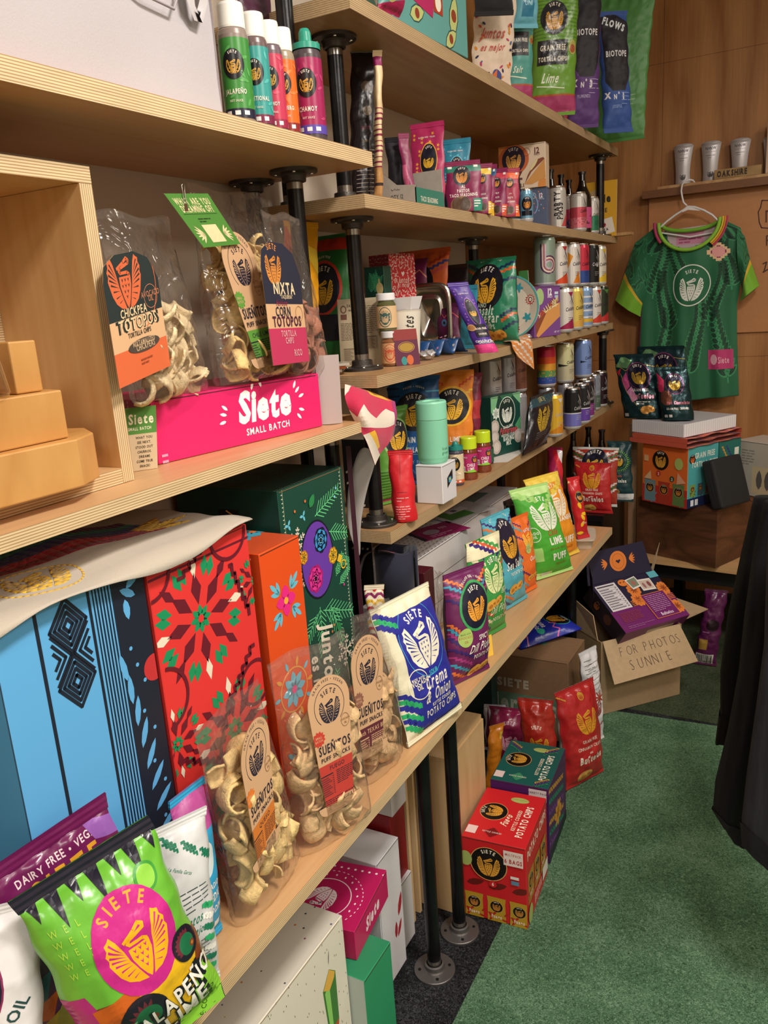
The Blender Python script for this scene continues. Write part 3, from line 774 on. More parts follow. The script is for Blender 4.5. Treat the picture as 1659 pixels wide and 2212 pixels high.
def art_orange(w, h):
 A = Art(w, h, 'e8541f'); B_, P = '6ec3dc', 'ec2f8b'
 def fl(cx, cy, r, pc):
  for k in range(4):
   a = k*HP + HP/2; L = A.lay()
   for j in (-1, 0, 1): A.leaf(cx+math.cos(a)*r*.5, cy+math.sin(a)*r*.5, r*.55, r*.2, a+j*.55, B_, L)
   A.leaf(cx+math.cos(a)*r*.75, cy+math.sin(a)*r*.75, r*.5, r*.2, a, B_)
  A.flower(cx, cy, r*.62, 4, pc, 'f6b53a', wd=.8, a0=HP)
 fl(w*.52, h*.78, w*.4, P)
 A.ring(w*.5, h*.42, w*.36, .003, 'f2a93c'); A.flower(w*.5, h*.42, w*.3, 8, B_, P)
 L = A.lay()
 for k in range(10): A.leaf(w*.5+math.cos(k*.63)*w*.36, h*.42+math.sin(k*.63)*w*.36, w*.16, w*.07, k*.63, B_ if k % 2 else 'f2a93c', L)
 fl(w*.5, h*.1, w*.38, P); return A
def art_orange_top(w, h):
 A = Art(w, h, 'c9502a')
 for k in range(4): A.flower(w*(.2+.25*k), h*.5, .035, 6, '4aa3bd', 'ec7a3a')
 return A
def art_green_gift(w, h):
 A = Art(w, h, '14483c'); F, C_ = '6fdc94', 'f4ead6'
 L = A.lay()
 for x in (w*.06, w*.95):
  A.rect(x, 0, .0012, h, '9aa88a', L)
  for i in range(int(h/.008)): A.rect(x-.004, i*.008, .004, .0018, 'dfe0c4', L)
 def fir(x, y, a, ln, n=9):
  L = A.lay(); ex, ey = x+math.cos(a)*ln, y+math.sin(a)*ln; A.line([(x, y), (ex, ey)], .002, F, L)
  for i in range(n):
   t = (i+.5)/n
   for s in (-1, 1):
    g = a+s*.75; l = ln*.3*(1-t*.5); px,py = x+math.cos(a)*ln*t,y+math.sin(a)*ln*t; A.line([(px,py),(px+math.cos(g)*l,py+math.sin(g)*l)],.0018,F,L)
 for (x,y,a,l) in ((.5,.86,.35,.10),(.7,.78,-.3,.09),(.8,.66,-.4,.06),(.8,.56,.5,.05),(.5,.5,-.35,.12),(.45,.52,-1.6,.10),(.4,.5,-2.4,.09),(.62,.5,-1.2,.10),(.75,.60,.9,.05)): fir(w*x,h*y,a,l)
 def snow(cx, cy, r):
  L = A.lay()
  for k in range(6):
   a = k*math.pi/3+.3; A.line([(cx, cy), (cx+r*math.cos(a), cy+r*math.sin(a))], r*.12, C_, L)
   for t in (.45, .72):
    for s in (-1,1): A.line([(cx+r*t*math.cos(a),cy+r*t*math.sin(a)),(cx+r*t*math.cos(a)+r*.25*math.cos(a+s*.9),cy+r*t*math.sin(a)+r*.25*math.sin(a+s*.9))],r*.09,C_,L)
 snow(w*.2, h*.80, .028); snow(w*.23, h*.72, .026); snow(w*.2, h*.655, .018)
 for (x, y) in ((.1, .87), (.32, .88), (.07, .74), (.1, .63)): A.flower(w*x, h*y, .012, 3, '6ec6e0', a0=1)
 A.disc(w*.48, h*.70, w*.255, '111827', .082); A.disc(w*.48, h*.70, w*.24, '6c3fb0', .078)
 def rose(cx, cy, r, c1, c2, c3):
  for q, cc in ((1, c2), (.82, c1), (.6, c2), (.45, c1), (.25, c3)):
   L = A.lay()
   for k in range(7): A.disc(cx+math.cos(k*.9+q*2)*r*q*.45, cy+math.sin(k*.9+q*2)*r*q*.5, r*q*.42, cc, n=10, L=L)
 rose(w*.55, h*.765, .030, '3f9fe0', '0f1d38', '8fd4f4'); rose(w*.42, h*.635, .032, 'e63aa0', 'b41f78', 'f06fc0')
 rose(w*.72, h*.685, .020, 'f2c83a', 'c98f1c', 'f8dc6a'); rose(w*.27, h*.735, .016, 'f2b83a', 'c9801c', 'f8dc6a')
 A.rect(w*.79, h*.645, .016, .016, 'f0c636', rot=-.6); A.ring(w*.88, h*.63, .010, .003, 'f0c636')
 A.leaf(w*.42, h*.90, .03, .018, .9, '2c8a50'); A.leaf(w*.7, h*.42, .025, .016, -1.2, '2c8a50')
 L = A.lay()
 for (x,y,c) in ((.2,.91,'e8793a'),(.36,.93,'e8793a'),(.85,.93,'8fd4f4'),(.82,.90,'8fd4f4'),(.64,.42,'e8793a'),(.6,.40,'e8793a'),(.86,.55,'e63aa0')): A.disc(w*x,h*y,.003,c,n=10,L=L)
 A.text('Juntos',w*.42,h*.46,.062,C_,.03,.75,rot=-HP,align='l',skew=.25); A.text('es mejor',w*.24,h*.36,.045,C_,.03,.75,rot=-HP,align='l',skew=.25)
 snow(w*.8, h*.29, .034); fir(w*.5, h*.1, 1.2, .08); return A
def art_fir_top(w, h):
 A = Art(w, h, '12382f'); L = A.lay()
 for (x, y, a) in ((w*.5, h*.3, 2.2), (w*.6, h*.35, 1.2), (w*.5, h*.5, 2.8), (w*.7, h*.5, .7)):
  for i in range(8):
   px, py = x+math.cos(a)*.08*i/8, y+math.sin(a)*.08*i/8
   for s in (-1, 1): A.line([(px, py), (px+math.cos(a+s*.8)*.025, py+math.sin(a+s*.8)*.025)], .0018, '2f7a54', L)
 for i in range(int(w/.008)): A.rect(i*.008, .004, .0015, .005, 'b8bf9c', L)
 return A
zB = ZB + .0008
carton('gift_carton','tall plain dark green carton at the left edge of the low shelf','carton',(-.075,.28,zB),HP,.245,.25,.50,col='123f38',m='card')
carton('gift_carton','tall blue and navy carton with woven diamond pattern on the low shelf','carton',(0.0,.532,zB),HP,.240,.27,.548,front=art_navy,col='63b1ea',cols={'r': '1d2534','e': '2a4560'},group='gift cartons on the low shelf')
carton('gift_carton','tall red carton printed with green, white and maroon stars beside the navy carton','carton',(0.004,.776,zB),HP,.228,.27,.543,front=art_folk,top=art_folk,col='d93834',group='gift cartons on the low shelf')
carton('gift_carton','narrow orange carton with pink flowers and blue leaves','carton',(-.002,1.036,zB),HP,.120,.20,.480,front=art_orange,top=art_orange_top,col='d84f1f',group='gift cartons on the low shelf')
carton('gift_carton','dark green holiday carton with purple bauble, roses and fir sprigs','carton',(-.052,1.172,zB),HP,.232,.25,.555,front=art_green_gift,top=art_fir_top,left=lambda w,h: Art(w,h,'123f34').rect(w*.42,h*.9,.05,.014,'0a1512').line([(w*.5,h*.92),(w*.56,h*.905)],.003,'e0b060'),col='123f34',cols={'seam': '8a6a48'},group='gift cartons on the low shelf')
def art_darkred(w, h):
 A = Art(w, h, '4c1420'); A.lines(w*.3, h*.75, w*.3, 6, .01, '7a2c38'); return A
carton('carton','small dark maroon carton wedged behind the spicy pickle chip bag','carton',(.0,1.655,zB),HP,.055,.07,.24,front=art_darkred,col='4c1420')

# tea towel draped over the carton tops
def towel():
 mb = MB(); nx, ny = 26, 40; V = []; NN = []
 x0, x1, y0, y1 = .012, -.235, .36, 1.000
 def p(u, v):
  x = x0 + (x1-x0)*u; y = y0 + (y1-y0)*v; z = zB + .549 + .002
  z += .004*noise.noise(Vector((u*5, v*7, 1))) + .005
  if v > .68: z += 0
  if u < .07:
   z -= (.07-u)*.30*(.6+.5*math.sin(v*11)); x = x0 + .010*(1-u/.07)
  z += .018*max(0, 1-abs(v-.66)*6)*u
  return Vector((x, y, z))
 for j in range(ny+1):
  for i in range(nx+1): V.append(p(i/nx, j/ny))
 F = [(j*(nx+1)+i, (j+1)*(nx+1)+i, (j+1)*(nx+1)+i+1, j*(nx+1)+i+1) for j in range(ny) for i in range(nx)]
 mb.add(V, F, 'bab0a2')
 A = Art(y1-y0, .247, 'bab0a2')
 W_ = A.w
 A.swan(.295, .075, .085, 'e0b020', 'bab0a2', rot=-.3); A.ring(.295, .075, .056, .0022, 'e0b020')
 for k, c in enumerate(('8f1730', 'c0233c', '3c2a72', '27408c', '1f7a6a', '5a1a4a')):
  q = .018*k; A.poly([(.20, .175+q), (.34, .135+q), (.46, .105+q), (.55, .09+q), (.55, .105+q), (.46, .125+q), (.34, .155+q), (.20, .195+q)], c)
 A.poly([(.52, .10), (.60, .085), (.575, .105), (.625, .115), (.57, .125), (.59, .15), (.52, .14)], 'e0b020')
 def fn(u, v):
  uu, vv = v/.247, u/W_; q = p(uu, vv); e = .01
  n = (p(uu+e, vv)-q).cross(p(uu, vv+e)-q) * -1
  return q, n.normalized() if n.z*1 > -9 else n
 def fn2(u, v):
  q, n = fn(u, v); return q, (n if n.z > 0 else -n)
 lay_art(mb, A, fn2, .02, off=.0006)
 o = mb.build('tea_towel', 'cloth', smooth=True)
 md = o.modifiers.new('s', 'SOLIDIFY'); md.thickness = .0015; md.offset = -1
 tag(o, 'cream tea towel with yellow heron and striped print draped over the blue and red cartons', 'towel')
towel()

# ---------------------------------------------------------------- puff chips and clear bags
CHIP = {}
def chip_mesh(k, col):
 if (k, col) in CHIP: return CHIP[(k, col)]
 rd = random.Random(k*7+3); mb = MB(); nu, nv = 9, 7
 R = .017 + rd.uniform(-.004, .005); L = .038 + rd.uniform(-.006, .008); sp = 2.7 + rd.uniform(-1.2, 1.5); V = []
 for side in (0, 1):
  for j in range(nv+1):
   for i in range(nu+1):
    a = sp*(i/nu-.5); v = j/nv-.5; r = R*(1+.25*math.cos(v*3)) + side*.0038 + .0018*noise.noise(Vector((a*1.2+k, v*6, side)))
    V.append((r*math.sin(a)*1.15, v*L*(1-.12*abs(a)/sp), r*math.cos(a)-R*.7))
 n1 = (nu+1)*(nv+1); F = []
 for j in range(nv):
  for i in range(nu):
   a = j*(nu+1)+i; F.append((a, a+nu+1, a+nu+2, a+1)); F.append((n1+a, n1+a+1, n1+a+nu+2, n1+a+nu+1))
 for i in range(nu):
  F.append((i, i+1, n1+i+1, n1+i)); b = nv*(nu+1)+i; F.append((b+1, b, n1+b, n1+b+1))
 for j in range(nv):
  a = j*(nu+1); F.append((a+nu+1, a, n1+a, n1+a+nu+1)); a += nu; F.append((a, a+nu+1, n1+a+nu+1, n1+a))
 mb.add(V, F, col)
 o = mb.build('puff_chip',mat('seasoned_chip',.8,bump=.8,bscale=260,noisy=.22,nscale=90),smooth=True); me = o.data; bpy.data.objects.remove(o)
 CHIP[(k, col)] = me
 return me
def arch(w, h, split, body, foot, n=10, r=None, shoulder=False):
 A = Art(w, h, body); return A
def label_card(name, root, w, h, o, ex, ey, n, art, th=.0006, shape=None, curve=.0):
 """flat printed card with arched top and rounded foot"""
 ex, ey, n = Vector(ex), Vector(ey), Vector(n); mb = MB()
 P = shape(w, h) if shape else [(w*.5+w*.5*math.cos(a), h-w*.5+w*.5*math.sin(a)) for a in [math.pi*i/16 for i in range(17)]] + \
  [(w*.18*(1-math.sin(a)),w*.18*(1-math.cos(a))) for a in [HP*i/5 for i in range(6)]] + [(w-w*.18*(1-math.cos(a)),w*.18*(1-math.sin(a))) for a in [HP*i/5 for i in range(6)]]
 fn = lambda u, v: (Vector(o) + ex*u + ey*v + n*(curve*math.sin(math.pi*min(1, max(0, v/h)))), n)
 S = Art(w, h); S.poly(P, art(w, h).base, 1)
 # clip art to the card outline by its half planes (outline is convex)
 A = art(w, h); out = []
 cx, cy = w/2, h/2
 for (a, b, c, col, L) in A.t:
  poly = [a, b, c]
  for i in range(len(P)):
   p, q = P[i], P[(i+1) % len(P)]; ex_, ey_ = q[0]-p[0], q[1]-p[1]
   sg = 1 if ex_*(cy-p[1])-ey_*(cx-p[0]) >= 0 else -1
   d = [sg*(ex_*(r[1]-p[1])-ey_*(r[0]-p[0])) for r in poly]
   if all(x >= 0 for x in d): continue
   new = []
   for k in range(len(poly)):
    A_, B_ = poly[k], poly[(k+1) % len(poly)]; da, db = d[k], d[(k+1) % len(poly)]
    if da >= 0: new.append(A_)
    if (da >= 0) != (db >= 0): t_ = da/(da-db); new.append((A_[0]+(B_[0]-A_[0])*t_, A_[1]+(B_[1]-A_[1])*t_))
   poly = new
   if len(poly) < 3: break
  for k in range(1, len(poly)-1): out.append((poly[0], poly[k], poly[k+1], col, L+1))
 S.t += out
 lay_art(mb, S, fn, .02)
 b = [fn(*p)[0] - n*th for p in P]; mb.add(b, [tuple(range(len(b)))[::-1]], 'b9946a')
 return mb.build(name, 'matte', root)
def art_suen(foot, flavor, batch='c0392b', footink='1d1b2b', tx='Texas'):
 def f(w, h):
  A = Art(w, h, 'caa27c'); I = '211f33'
  A.arc('GRAIN FREE • VEGAN', w*.5, h-w*.5, w*.405, w*.075, I, .02, .8, sp=.2)
  A.ring(w*.5, h-w*.56, w*.36, w*.012, I, ry=w*.40, a0=-.9, a1=4.0)
  A.arc('SIETE', w*.5, h-w*.56, w*.235, w*.12, I, .03, .8, sp=.22)
  A.swan(w*.5, h-w*.66, w*.5, I, 'caa27c')
  A.ring(w*.83, h-w*.95, w*.10, .0008, '8f6a45', ry=w*.13)
  A.text('AVOCADO', w*.83, h-w*.95, w*.055, '8f6a45', .02, .7); A.text('OIL', w*.83, h-w*1.02, w*.055, '8f6a45', .02, .7)
  P = []
  for k in range(24): r_ = w*(.155 if k % 2 else .12); P.append((w*.17+r_*math.cos(k*math.pi/12), h-w*1.1+r_*math.sin(k*math.pi/12)))
  A.poly(P, batch); A.text('SMALL', w*.17, h-w*1.09, w*.06, 'caa27c', .02, .8); A.text('BATCH', w*.17, h-w*1.155, w*.06, 'caa27c', .02, .8)
  A.text('SUEÑITOS', w*.52, h-w*1.42, w*.245, I, .02, .58, sp=.1); A.text('PUFF SNACKS', w*.52, h-w*1.56, w*.115, I, .015, .85, sp=.12)
  y = h-w*1.62; A.rect(0, 0, w, y, foot); A.text(flavor, w*.52, y-w*.13, w*.11, footink, .015, .95, sp=.12)
  A.facts(w*.1,y-w*.62,w*.34,w*.45,None,footink); A.lines(w*.48,y-w*.2,w*.44,8,w*.035,footink); A.lines(w*.1,y-w*.68,w*.8,5,w*.035,footink,seed=2)
  A.barcode(w*.48, w*.03, w*.34, w*.22, 'caa27c', '3a2a20'); return A
 return f
def clear_bag(label,BL,BR,TM,z,lean,lab,foot,flavor,tint,chipcol,nchip,fill=.62,depth=.075,batch='c0392b',where='',seed=1,side=1,footink='1d1b2b',labw=.088,labh=None,topw=.8,extra=None,art=None,shape=None,zoff=0):
 mm, ex, top, nn, w, h = frame(BL, BR, TM, z, lean); mm = mm + Vector((0, 0, zoff))
 yaw_, lx, ly, ln = inv_frame(mm, ex, top, nn); rd = random.Random(seed)
 root = empty('clear_snack_bag', mm, yaw_, label, 'snack bag', 'clear bags of puff snacks')
 nu, nv = 26, 36
 def prof(x, y):
  fy = min(1, max(0, (1-y)/.5))**.75 * (1 if y > .03 else .75+8*y); fx = max(0, 1-abs(2*x-1)**3)**.5
  if y > .55: fy *= 1-.45*(y-.55)/.45
  return fx*fy
 def pos(x, y, sg):
  wr = .0035*noise.noise(Vector((x*6+seed*3, y*7, sg*2.)))+.002*noise.noise(Vector((x*17+seed, y*15, sg)))
  zz = .004*math.sin(x*9+seed)*y**4
  d = prof(x, y)*depth/2
  return lx*((x-.5)*w*(1-.05*math.sin(math.pi*y))) + ly*(y*h+zz) + ln*(sg*(d+.0004) + wr*min(1, d*60+.1) + depth/2)
 mb = MB()
 for sg in (1, -1):
  V = [pos(i/nu, j/nv, sg) for j in range(nv+1) for i in range(nu+1)]
  F = [(j*(nu+1)+i, j*(nu+1)+i+1, (j+1)*(nu+1)+i+1, (j+1)*(nu+1)+i) for j in range(nv) for i in range(nu)]
  mb.add(V, F if sg > 0 else [f[::-1] for f in F], 'ffffff')
 mb.build('clear_film', 'cello', root, smooth=True)
 mb = MB(); V = [pos(i/nu, y, 1)+ln*.001 for y in (.955, .99) for i in range(nu+1)]; mb.add(V, [(i, i+1, nu+2+i, nu+1+i) for i in range(nu)])
 mb.build('heat_seal', 'cello', root)
 W2L = Matrix.Rotation(yaw_, 3, 'Z')
 # header label standing against the front film
 (lBL, lBR, lTM) = lab
 a = Vector(mm); nrm = nn.normalized(); c = Vector(CAM); off = a + nrm*(depth+.004)
 def onp(p): r = Vector(ray(p)); return c + r*((off-c).dot(nrm)/r.dot(nrm))
 q0, q1, q2 = onp(lBL), onp(lBR), onp(lTM); lw = (q1-q0).length; ey_ = (q2-(q0+q1)/2); lh = ey_.length
 Ri = Matrix.Rotation(-yaw_, 3, 'Z')
 label_card('header_label',root,lw,lh,Ri @ (q0-a),Ri @ ((q1-q0)/lw),Ri @ (ey_/lh),Ri @ nrm,art or art_suen(foot,flavor,batch,footink),shape=shape,curve=0)
 # snacks inside, each its own object
 k = 0; placed = []
 for t_ in range(nchip*60):
  if k >= nchip: break
  x, y = rd.uniform(.12, .88), rd.uniform(.03, fill); d = prof(x, y)*depth/2-.021
  if d < -.006: continue
  s = rd.uniform(-1, 1)*d if rd.random() < .3 and d > 0 else d
  p = lx*((x-.5)*w*.9) + ly*(y*h+.012) + ln*(s+depth/2)
  if any((p-q).length < .0185 for q in placed): continue
  placed.append(p); k += 1
  o = bpy.data.objects.new('puff_chip', chip_mesh(rd.randrange(6), chipcol)); C.objects.link(o)
  o.location = mm + W2L @ p; o.rotation_euler = (rd.uniform(-.9,.9)+HP*.8,rd.uniform(-3,3),rd.uniform(0,6.28)); o.scale = [rd.uniform(.72,1.0)]*3
  tag(o, where, 'chip', where)
 return root
clear_bag('clear snack bag with orange-footed kraft label, nearest the camera on the low shelf', (470, 1992), (596, 1836), (450, 1515), zB, 8,
   ((548,1897),(606,1800),(545,1560)),'c9742c','QUESO','f0e0c0','e6c688',62,.70,where='curled golden puff chip in the orange-labelled clear bag on the low shelf',batch='d8752a',seed=3,depth=.07)
clear_bag('clear snack bag with red-footed kraft label, middle of three on the low shelf', (617, 1833), (775, 1735), (640, 1390), zB, 8,
   ((692,1772),(779,1722),(704,1460)),'b8392f','FUEGO','f0e0c0','dcb888',54,.58,where='curled tan puff chip in the red-labelled clear bag on the low shelf',seed=5,depth=.06)
clear_bag('clear snack bag with plum-footed kraft label, farthest of three on the low shelf', (752, 1690), (832, 1618), (775, 1310), zB, 8,
   ((770,1652),(838,1612),(790,1372)),'5b2430','South TEXAS BBQ','f0e0c0','d0aa7c',30,.5,where='curled tan puff chip in the plum-labelled clear bag on the low shelf',seed=8,footink='caa27c',depth=.06,batch='8a5a4a')

# ---------------------------------------------------------------- printed chip bags
def art_chip(base, disc, bird, words, fret=(), rim=None, vegan=None, txt='f7f1e6', cy=.66, r=.36, avo=None, chips=None, ry=1.15, extra=None):
 """generic layout: stepped border, emblem medallion, flavour words, chips at the foot"""
 def f(w, h):
  A = Art(w, h, base)
  for i, (fc, k) in enumerate(fret):
   A.steps(0, h*(.95-k*.06), w*.075, -h*.022, 4, w*.035, fc); A.steps(w, h*(.93-k*.06), -w*.075, -h*.022, 4, w*.035, fc)
   A.steps(0, h*(.12+k*.07), w*.08, h*-.022, 5, w*.035, fc); A.steps(w, h*(.40-k*.05), -w*.05, -h*.025, 4, w*.03, fc)
   A.steps(w*0, h*(.55-k*.04), w*.045, h*-.025, 3, w*.03, fc)
  if disc:
   if rim: A.disc(w*.52, h*cy, w*r*1.12, rim, w*r*1.12*ry)
   A.emblem(w*.52, h*cy, w*r, disc, bird, txt, w*r*ry)
  else: A.arc('SIETE', w*.52, h*cy, w*r*.8, w*.12, txt, .03); A.swan(w*.52, h*cy-w*.06, w*r*1.9, bird, base)
  if vegan: A.arc(vegan, w*.52, h*cy, w*r*1.22, w*.055, txt, .02, ry=w*r*1.22*ry, sp=.15)
  for (st, x, y, s, c, kw) in words: A.text(st, w*x, h*y, w*s, c, **kw)
  if avo:
   ax,ay,ac = avo; A.disc(w*ax,h*ay,w*.13,ac,w*.16); A.text('MADE WITH',w*ax,h*ay+w*.045,w*.04,'5a6a3a',.01,.7); A.text('AVOCADO',w*ax,h*ay-w*.02,w*.06,'a86a3a',.02,.7); A.text('OIL',w*ax,h*ay-w*.09,w*.06,'a86a3a',.02,.7)
  if chips: A.chips(w*chips[0], h*chips[1], w*.11); A.chips(w*(chips[0]+.22), h*(chips[1]+.02), w*.09)
  if extra: extra(A, w, h)
  return A
 return f
SK = dict(skew=.3, sx=.62, bold=.015)
bag('chip_bag','blue and cream chip bag with white heron medallion and cream and onion lettering','chip bag',(870,1612),(985,1527),(850,1287),zB,10,.055,seed=2,
 art=art_chip('2c2f98',None,'f3ecd8',[('MADE WITH DAIRY',.5,.90,.05,'f3ecd8',{}),('SOUR',.55,.415,.075,'46c0c8',{}),('Crema',.55,.33,.21,'f3ecd8',SK),('& Onion',.55,.235,.19,'f3ecd8',SK),
 ('KETTLE COOKED', .6, .195, .055, 'f3ecd8', {}), ('POTATO CHIPS', .6, .13, .115, 'f3ecd8', dict(sx=.6))], cy=.68, r=.3,
 extra=lambda A,w,h: [A.ring(w*.52,h*.68,w*.34,.0015,'46a0d8',w*.42),A.rect(0,0,w*.17,h,'e9e2c6'),A.rect(w*.17,h*.9,w*.83,h*.1,'e9e2c6'),A.rect(w*.17,0,w*.83,h*.05,'e9e2c6'),
 [A.steps(w*.02,h*(y),w*.05,-h*.02,4,w*.05,c) for y,c in ((.95,'2c2f98'),(.91,'2fae6e'),(.87,'2c2f98'),(.36,'2c2f98'),(.32,'2fae6e'),(.28,'2c2f98'),(.22,'2fae6e'),(.18,'2c2f98'),(.13,'2fae6e'))],
 A.ring(w*.27,h*.40,w*.15,.002,'f3ecd8',w*.17),A.text('AVOCADO',w*.27,h*.395,w*.075,'f3ecd8',.03,.65),A.text('OIL',w*.27,h*.36,w*.075,'f3ecd8',.03,.65),A.text('MADE WITH',w*.27,h*.43,w*.045,'f3ecd8',.02,.6)]),back='e9e2c6',sealcol='e9e2c6')
bag('chip_bag','purple chip bag of spicy dill pickle chips with gold heron on navy medallion','chip bag',(957,1482),(1043,1440),(988,1226),zB,8,.07,seed=4,
 art=art_chip('6b2358','1a1c30','f2a53a',[('SPICY',.66,.36,.12,'f7f1e6',{}),('Dill Pickle',.6,.265,.2,'f7f1e6',SK),('POTATO CHIPS',.68,.20,.1,'f7f1e6',dict(sx=.6))],
 (('e8793a',0),('3f9fc0',1),('a83a80',2),('3b2570',3)),'3fa05c','AVOCADO OIL • VEGAN',cy=.67,r=.33,avo=(.24,.42,'a8c468'),chips=(.5,.07)),back='4a2040')
bag('chip_bag','green and cream dill pickle chip bag behind the purple one','chip bag',(1012,1392),(1082,1352),(1030,1160),zB,8,.06,seed=6,
 art=art_chip('3f9a4a',None,'e6eeb0',[('KETTLE',.8,.44,.07,'f2efd0',{}),('COOKED',.8,.41,.07,'f2efd0',{}),('Dill Pickle',.62,.24,.2,'f2efd0',SK),('POTATO CHIPS',.7,.16,.09,'f2efd0',{})],
 (('e9e2b6',0),('3b2a78',1),('e9e2b6',2),('d8583a',3)),cy=.62,r=.3,chips=(.3,.34),extra=lambda A,w,h: [A.rect(0,h*.82,w,h*.18,'ece4be'),A.steps(w*.1,h*.97,w*.1,-h*.03,5,w*.06,'3b2a78'),A.steps(w*.2,h*.99,w*.1,-h*.03,5,w*.05,'d8583a'),A.steps(w*.3,h*1.0,w*.1,-h*.03,5,w*.05,'3f9a4a')]),back='ece4be')
bag('chip_bag','light blue sea salt chip bag with gold heron, next to the green pickle bag','chip bag',(1070,1325),(1128,1290),(1057,1110),zB,8,.06,seed=7,
 art=art_chip('58b0c4','1f1d35','f0ac34',[('Sea Salt',.5,.42,.22,'f7f1e6',SK),('POTATO CHIPS',.6,.35,.09,'f7f1e6',{})],(('3b2a78',0),('e8793a',1),('2f6a9a',2)),None,'AVOCADO OIL • VEGAN',cy=.68,r=.36,ry=1.4,chips=(.35,.2)),back='58b0c4')
bag('chip_bag','narrow orange chip bag with purple zigzags behind the light blue bag','chip bag',(1114,1288),(1151,1268),(1112,1113),zB,8,.05,seed=9,
 art=art_chip('e8702c',None,'f6c04a',[('Queso',.6,.42,.2,'f7f1e6',SK)],(('5a2a6a',0),('58b0c4',1),('5a2a6a',3)),cy=.7,r=.3,avo=(.4,.58,'b5c878'),chips=(.4,.2)),back='e8702c')
bag('puff_bag','lime green puff snack bag with white heron and chile lime lettering','snack bag',(1150,1252),(1228,1228),(1131,1050),zB,8,.075,seed=11,
 art=art_chip('4fb03a',None,'f4f4e4',[('Chile',.55,.46,.18,'c83a3a',SK),('LIME',.6,.36,.2,'f8f6ea',dict(bold=.05,sx=.75)),('GRAIN FREE',.6,.30,.07,'9a6a2a',dict(sp=.25)),('PUFF',.62,.185,.2,'f8f6ea',dict(bold=.05,sx=.75)),('SNACKS',.64,.125,.075,'9a6a2a',dict(sp=.25))],
 (),None,None,cy=.70,r=.34,extra=lambda A,w,h: [A.rect(0,h*.9,w,h*.1,'c6e89a'),A.steps(w*.0,h*.93,w*.14,-h*.03,3,w*.10,'a6d97a'),A.steps(w,h*.9,-w*.1,-h*.04,4,w*.08,'a6d97a'),A.rect(0,h*.2,w*.2,h*.15,'a6d97a'),A.rect(w*.0,0,w*.4,h*.07,'c6e89a'),A.rect(w*.12,h*.03,w*.2,h*.04,'dfe8e8'),
 A.disc(w*.12,h*.50,w*.13,'f4f4e4',w*.16),A.disc(w*.12,h*.50,w*.115,'4fb03a',w*.145),A.text('OIL',w*.12,h*.46,w*.08,'f4f4e4',.03),A.text('CADO',w*.12,h*.5,w*.08,'f4f4e4',.03)]),back='c6e89a',sealcol='b4e08a')
bag('puff_bag','orange and yellow puff snack bag behind the lime green one','snack bag',(1172,1218),(1241,1192),(1158,1027),zB,8,.07,seed=12,
 art=art_chip('f0992a',None,'f8f0da',[('HABANERO',.6,.46,.13,'f8f6ea',dict(bold=.04)),('S',.9,.40,.2,'f8f6ea',dict(bold=.05)),('PUFF',.62,.185,.2,'f8f6ea',dict(bold=.05,sx=.75)),('SNACKS',.64,.12,.075,'b8581a',{})],
 (),None,'GLUTEN FREE',cy=.7,r=.33,extra=lambda A,w,h: [A.rect(0,h*.9,w,h*.1,'f4d458'),A.steps(w,h*.9,-w*.12,-h*.03,4,w*.09,'f4d458'),A.rect(w*.2,0,w*.8,h*.06,'f4d458')]),back='f4d458',sealcol='f2cf50')

# ---------------------------------------------------------------- nearest bags, lower left corner
def ex_jal(A, w, h):
 for i in range(7): A.poly([(w*(i/7), h), (w*((i+1)/7), h), (w*((i+.6)/7), h*(.80 if i % 2 else .86))], '1f1d2e')
 L = A.lay()
 for i in range(5):
  for j in range(3): A.text('WEL'[j], w*(.12+.08*j), h*(.79-.05*i), w*.07, 'a8d84a', .01, .7, L=L)
 A.disc(w*.80, h*.80, w*.09, '3f9a3a', w*.1); A.disc(w*.80, h*.80, w*.07, '8fd04a', w*.08)
 A.disc(w*.56, h*.60, w*.30, 'c8248a', h*.235)
 A.arc('SIETE', w*.56, h*.60, w*.21, w*.115, 'f6a83a', .03, .8, ry=h*.165, sp=.25); A.swan(w*.56, h*.565, w*.46, 'f6b31e', 'c8248a')
def art_jal(w, h):
 A = Art(w, h, '6cb83a'); A.rect(0, 0, w, h*.43, '7a3c1c')
 A.poly([(w*.0,h*.5),(w*.12,h*.5),(w*.3,h*.1),(w*.3,0),(0,0)],'b0287a'); A.poly([(w*.12,h*.42),(w*.5,h*.45),(w*.5,h*.2),(w*.2,h*.1)],'c8601c')
 A.poly([(w*.42, h*.42), (w*.95, h*.42), (w*.72, h*.02), (w*.5, h*.02)], 'e8b81c')
 ex_jal(A, w, h)
 for (x, y, r, a) in ((.42, .27, .17, .5), (.86, .43, .11, .3)):
  A.disc(w*x, h*y, w*r, '1b1626', w*r*1.15, rot=a); L = A.lay()
  for k in range(9): A.leaf(w*x, h*y, w*r*.85, w*.04, a+.6+k*.35, '6a2434', L)
  A.disc(w*(x+.01),h*(y-.01),w*r*.6,'1c6a44',w*r*.66,rot=a); A.disc(w*(x+.05),h*(y-.03),w*r*.2,'7a3a2a'); A.disc(w*(x+.05),h*(y-.03),w*r*.1,'b0762a')
 A.leaf(w*.15, h*.12, w*.35, w*.14, .5, '2f7a50'); A.leaf(w*.12, h*.16, w*.32, w*.1, .75, '7fbf90')
 A.poly([(w*.78, h*.22), (w, h*.3), (w, 0), (w*.6, 0)], '86c83a')
 for st, x, y, s in (('JALAPEÑO', .66, .20, .2), ('LIME', .72, .075, .26)):
  A.text(st, w*x, h*y, w*s, '14121e', .07, .62, rot=.12); A.text(st, w*x, h*y, w*s, 'f7f5ee', .025, .62, rot=.12)
 A.text('KETTLE COOKED', w*.84, h*.02, w*.06, '2a4a1a', .01, .8, rot=1.0); return A
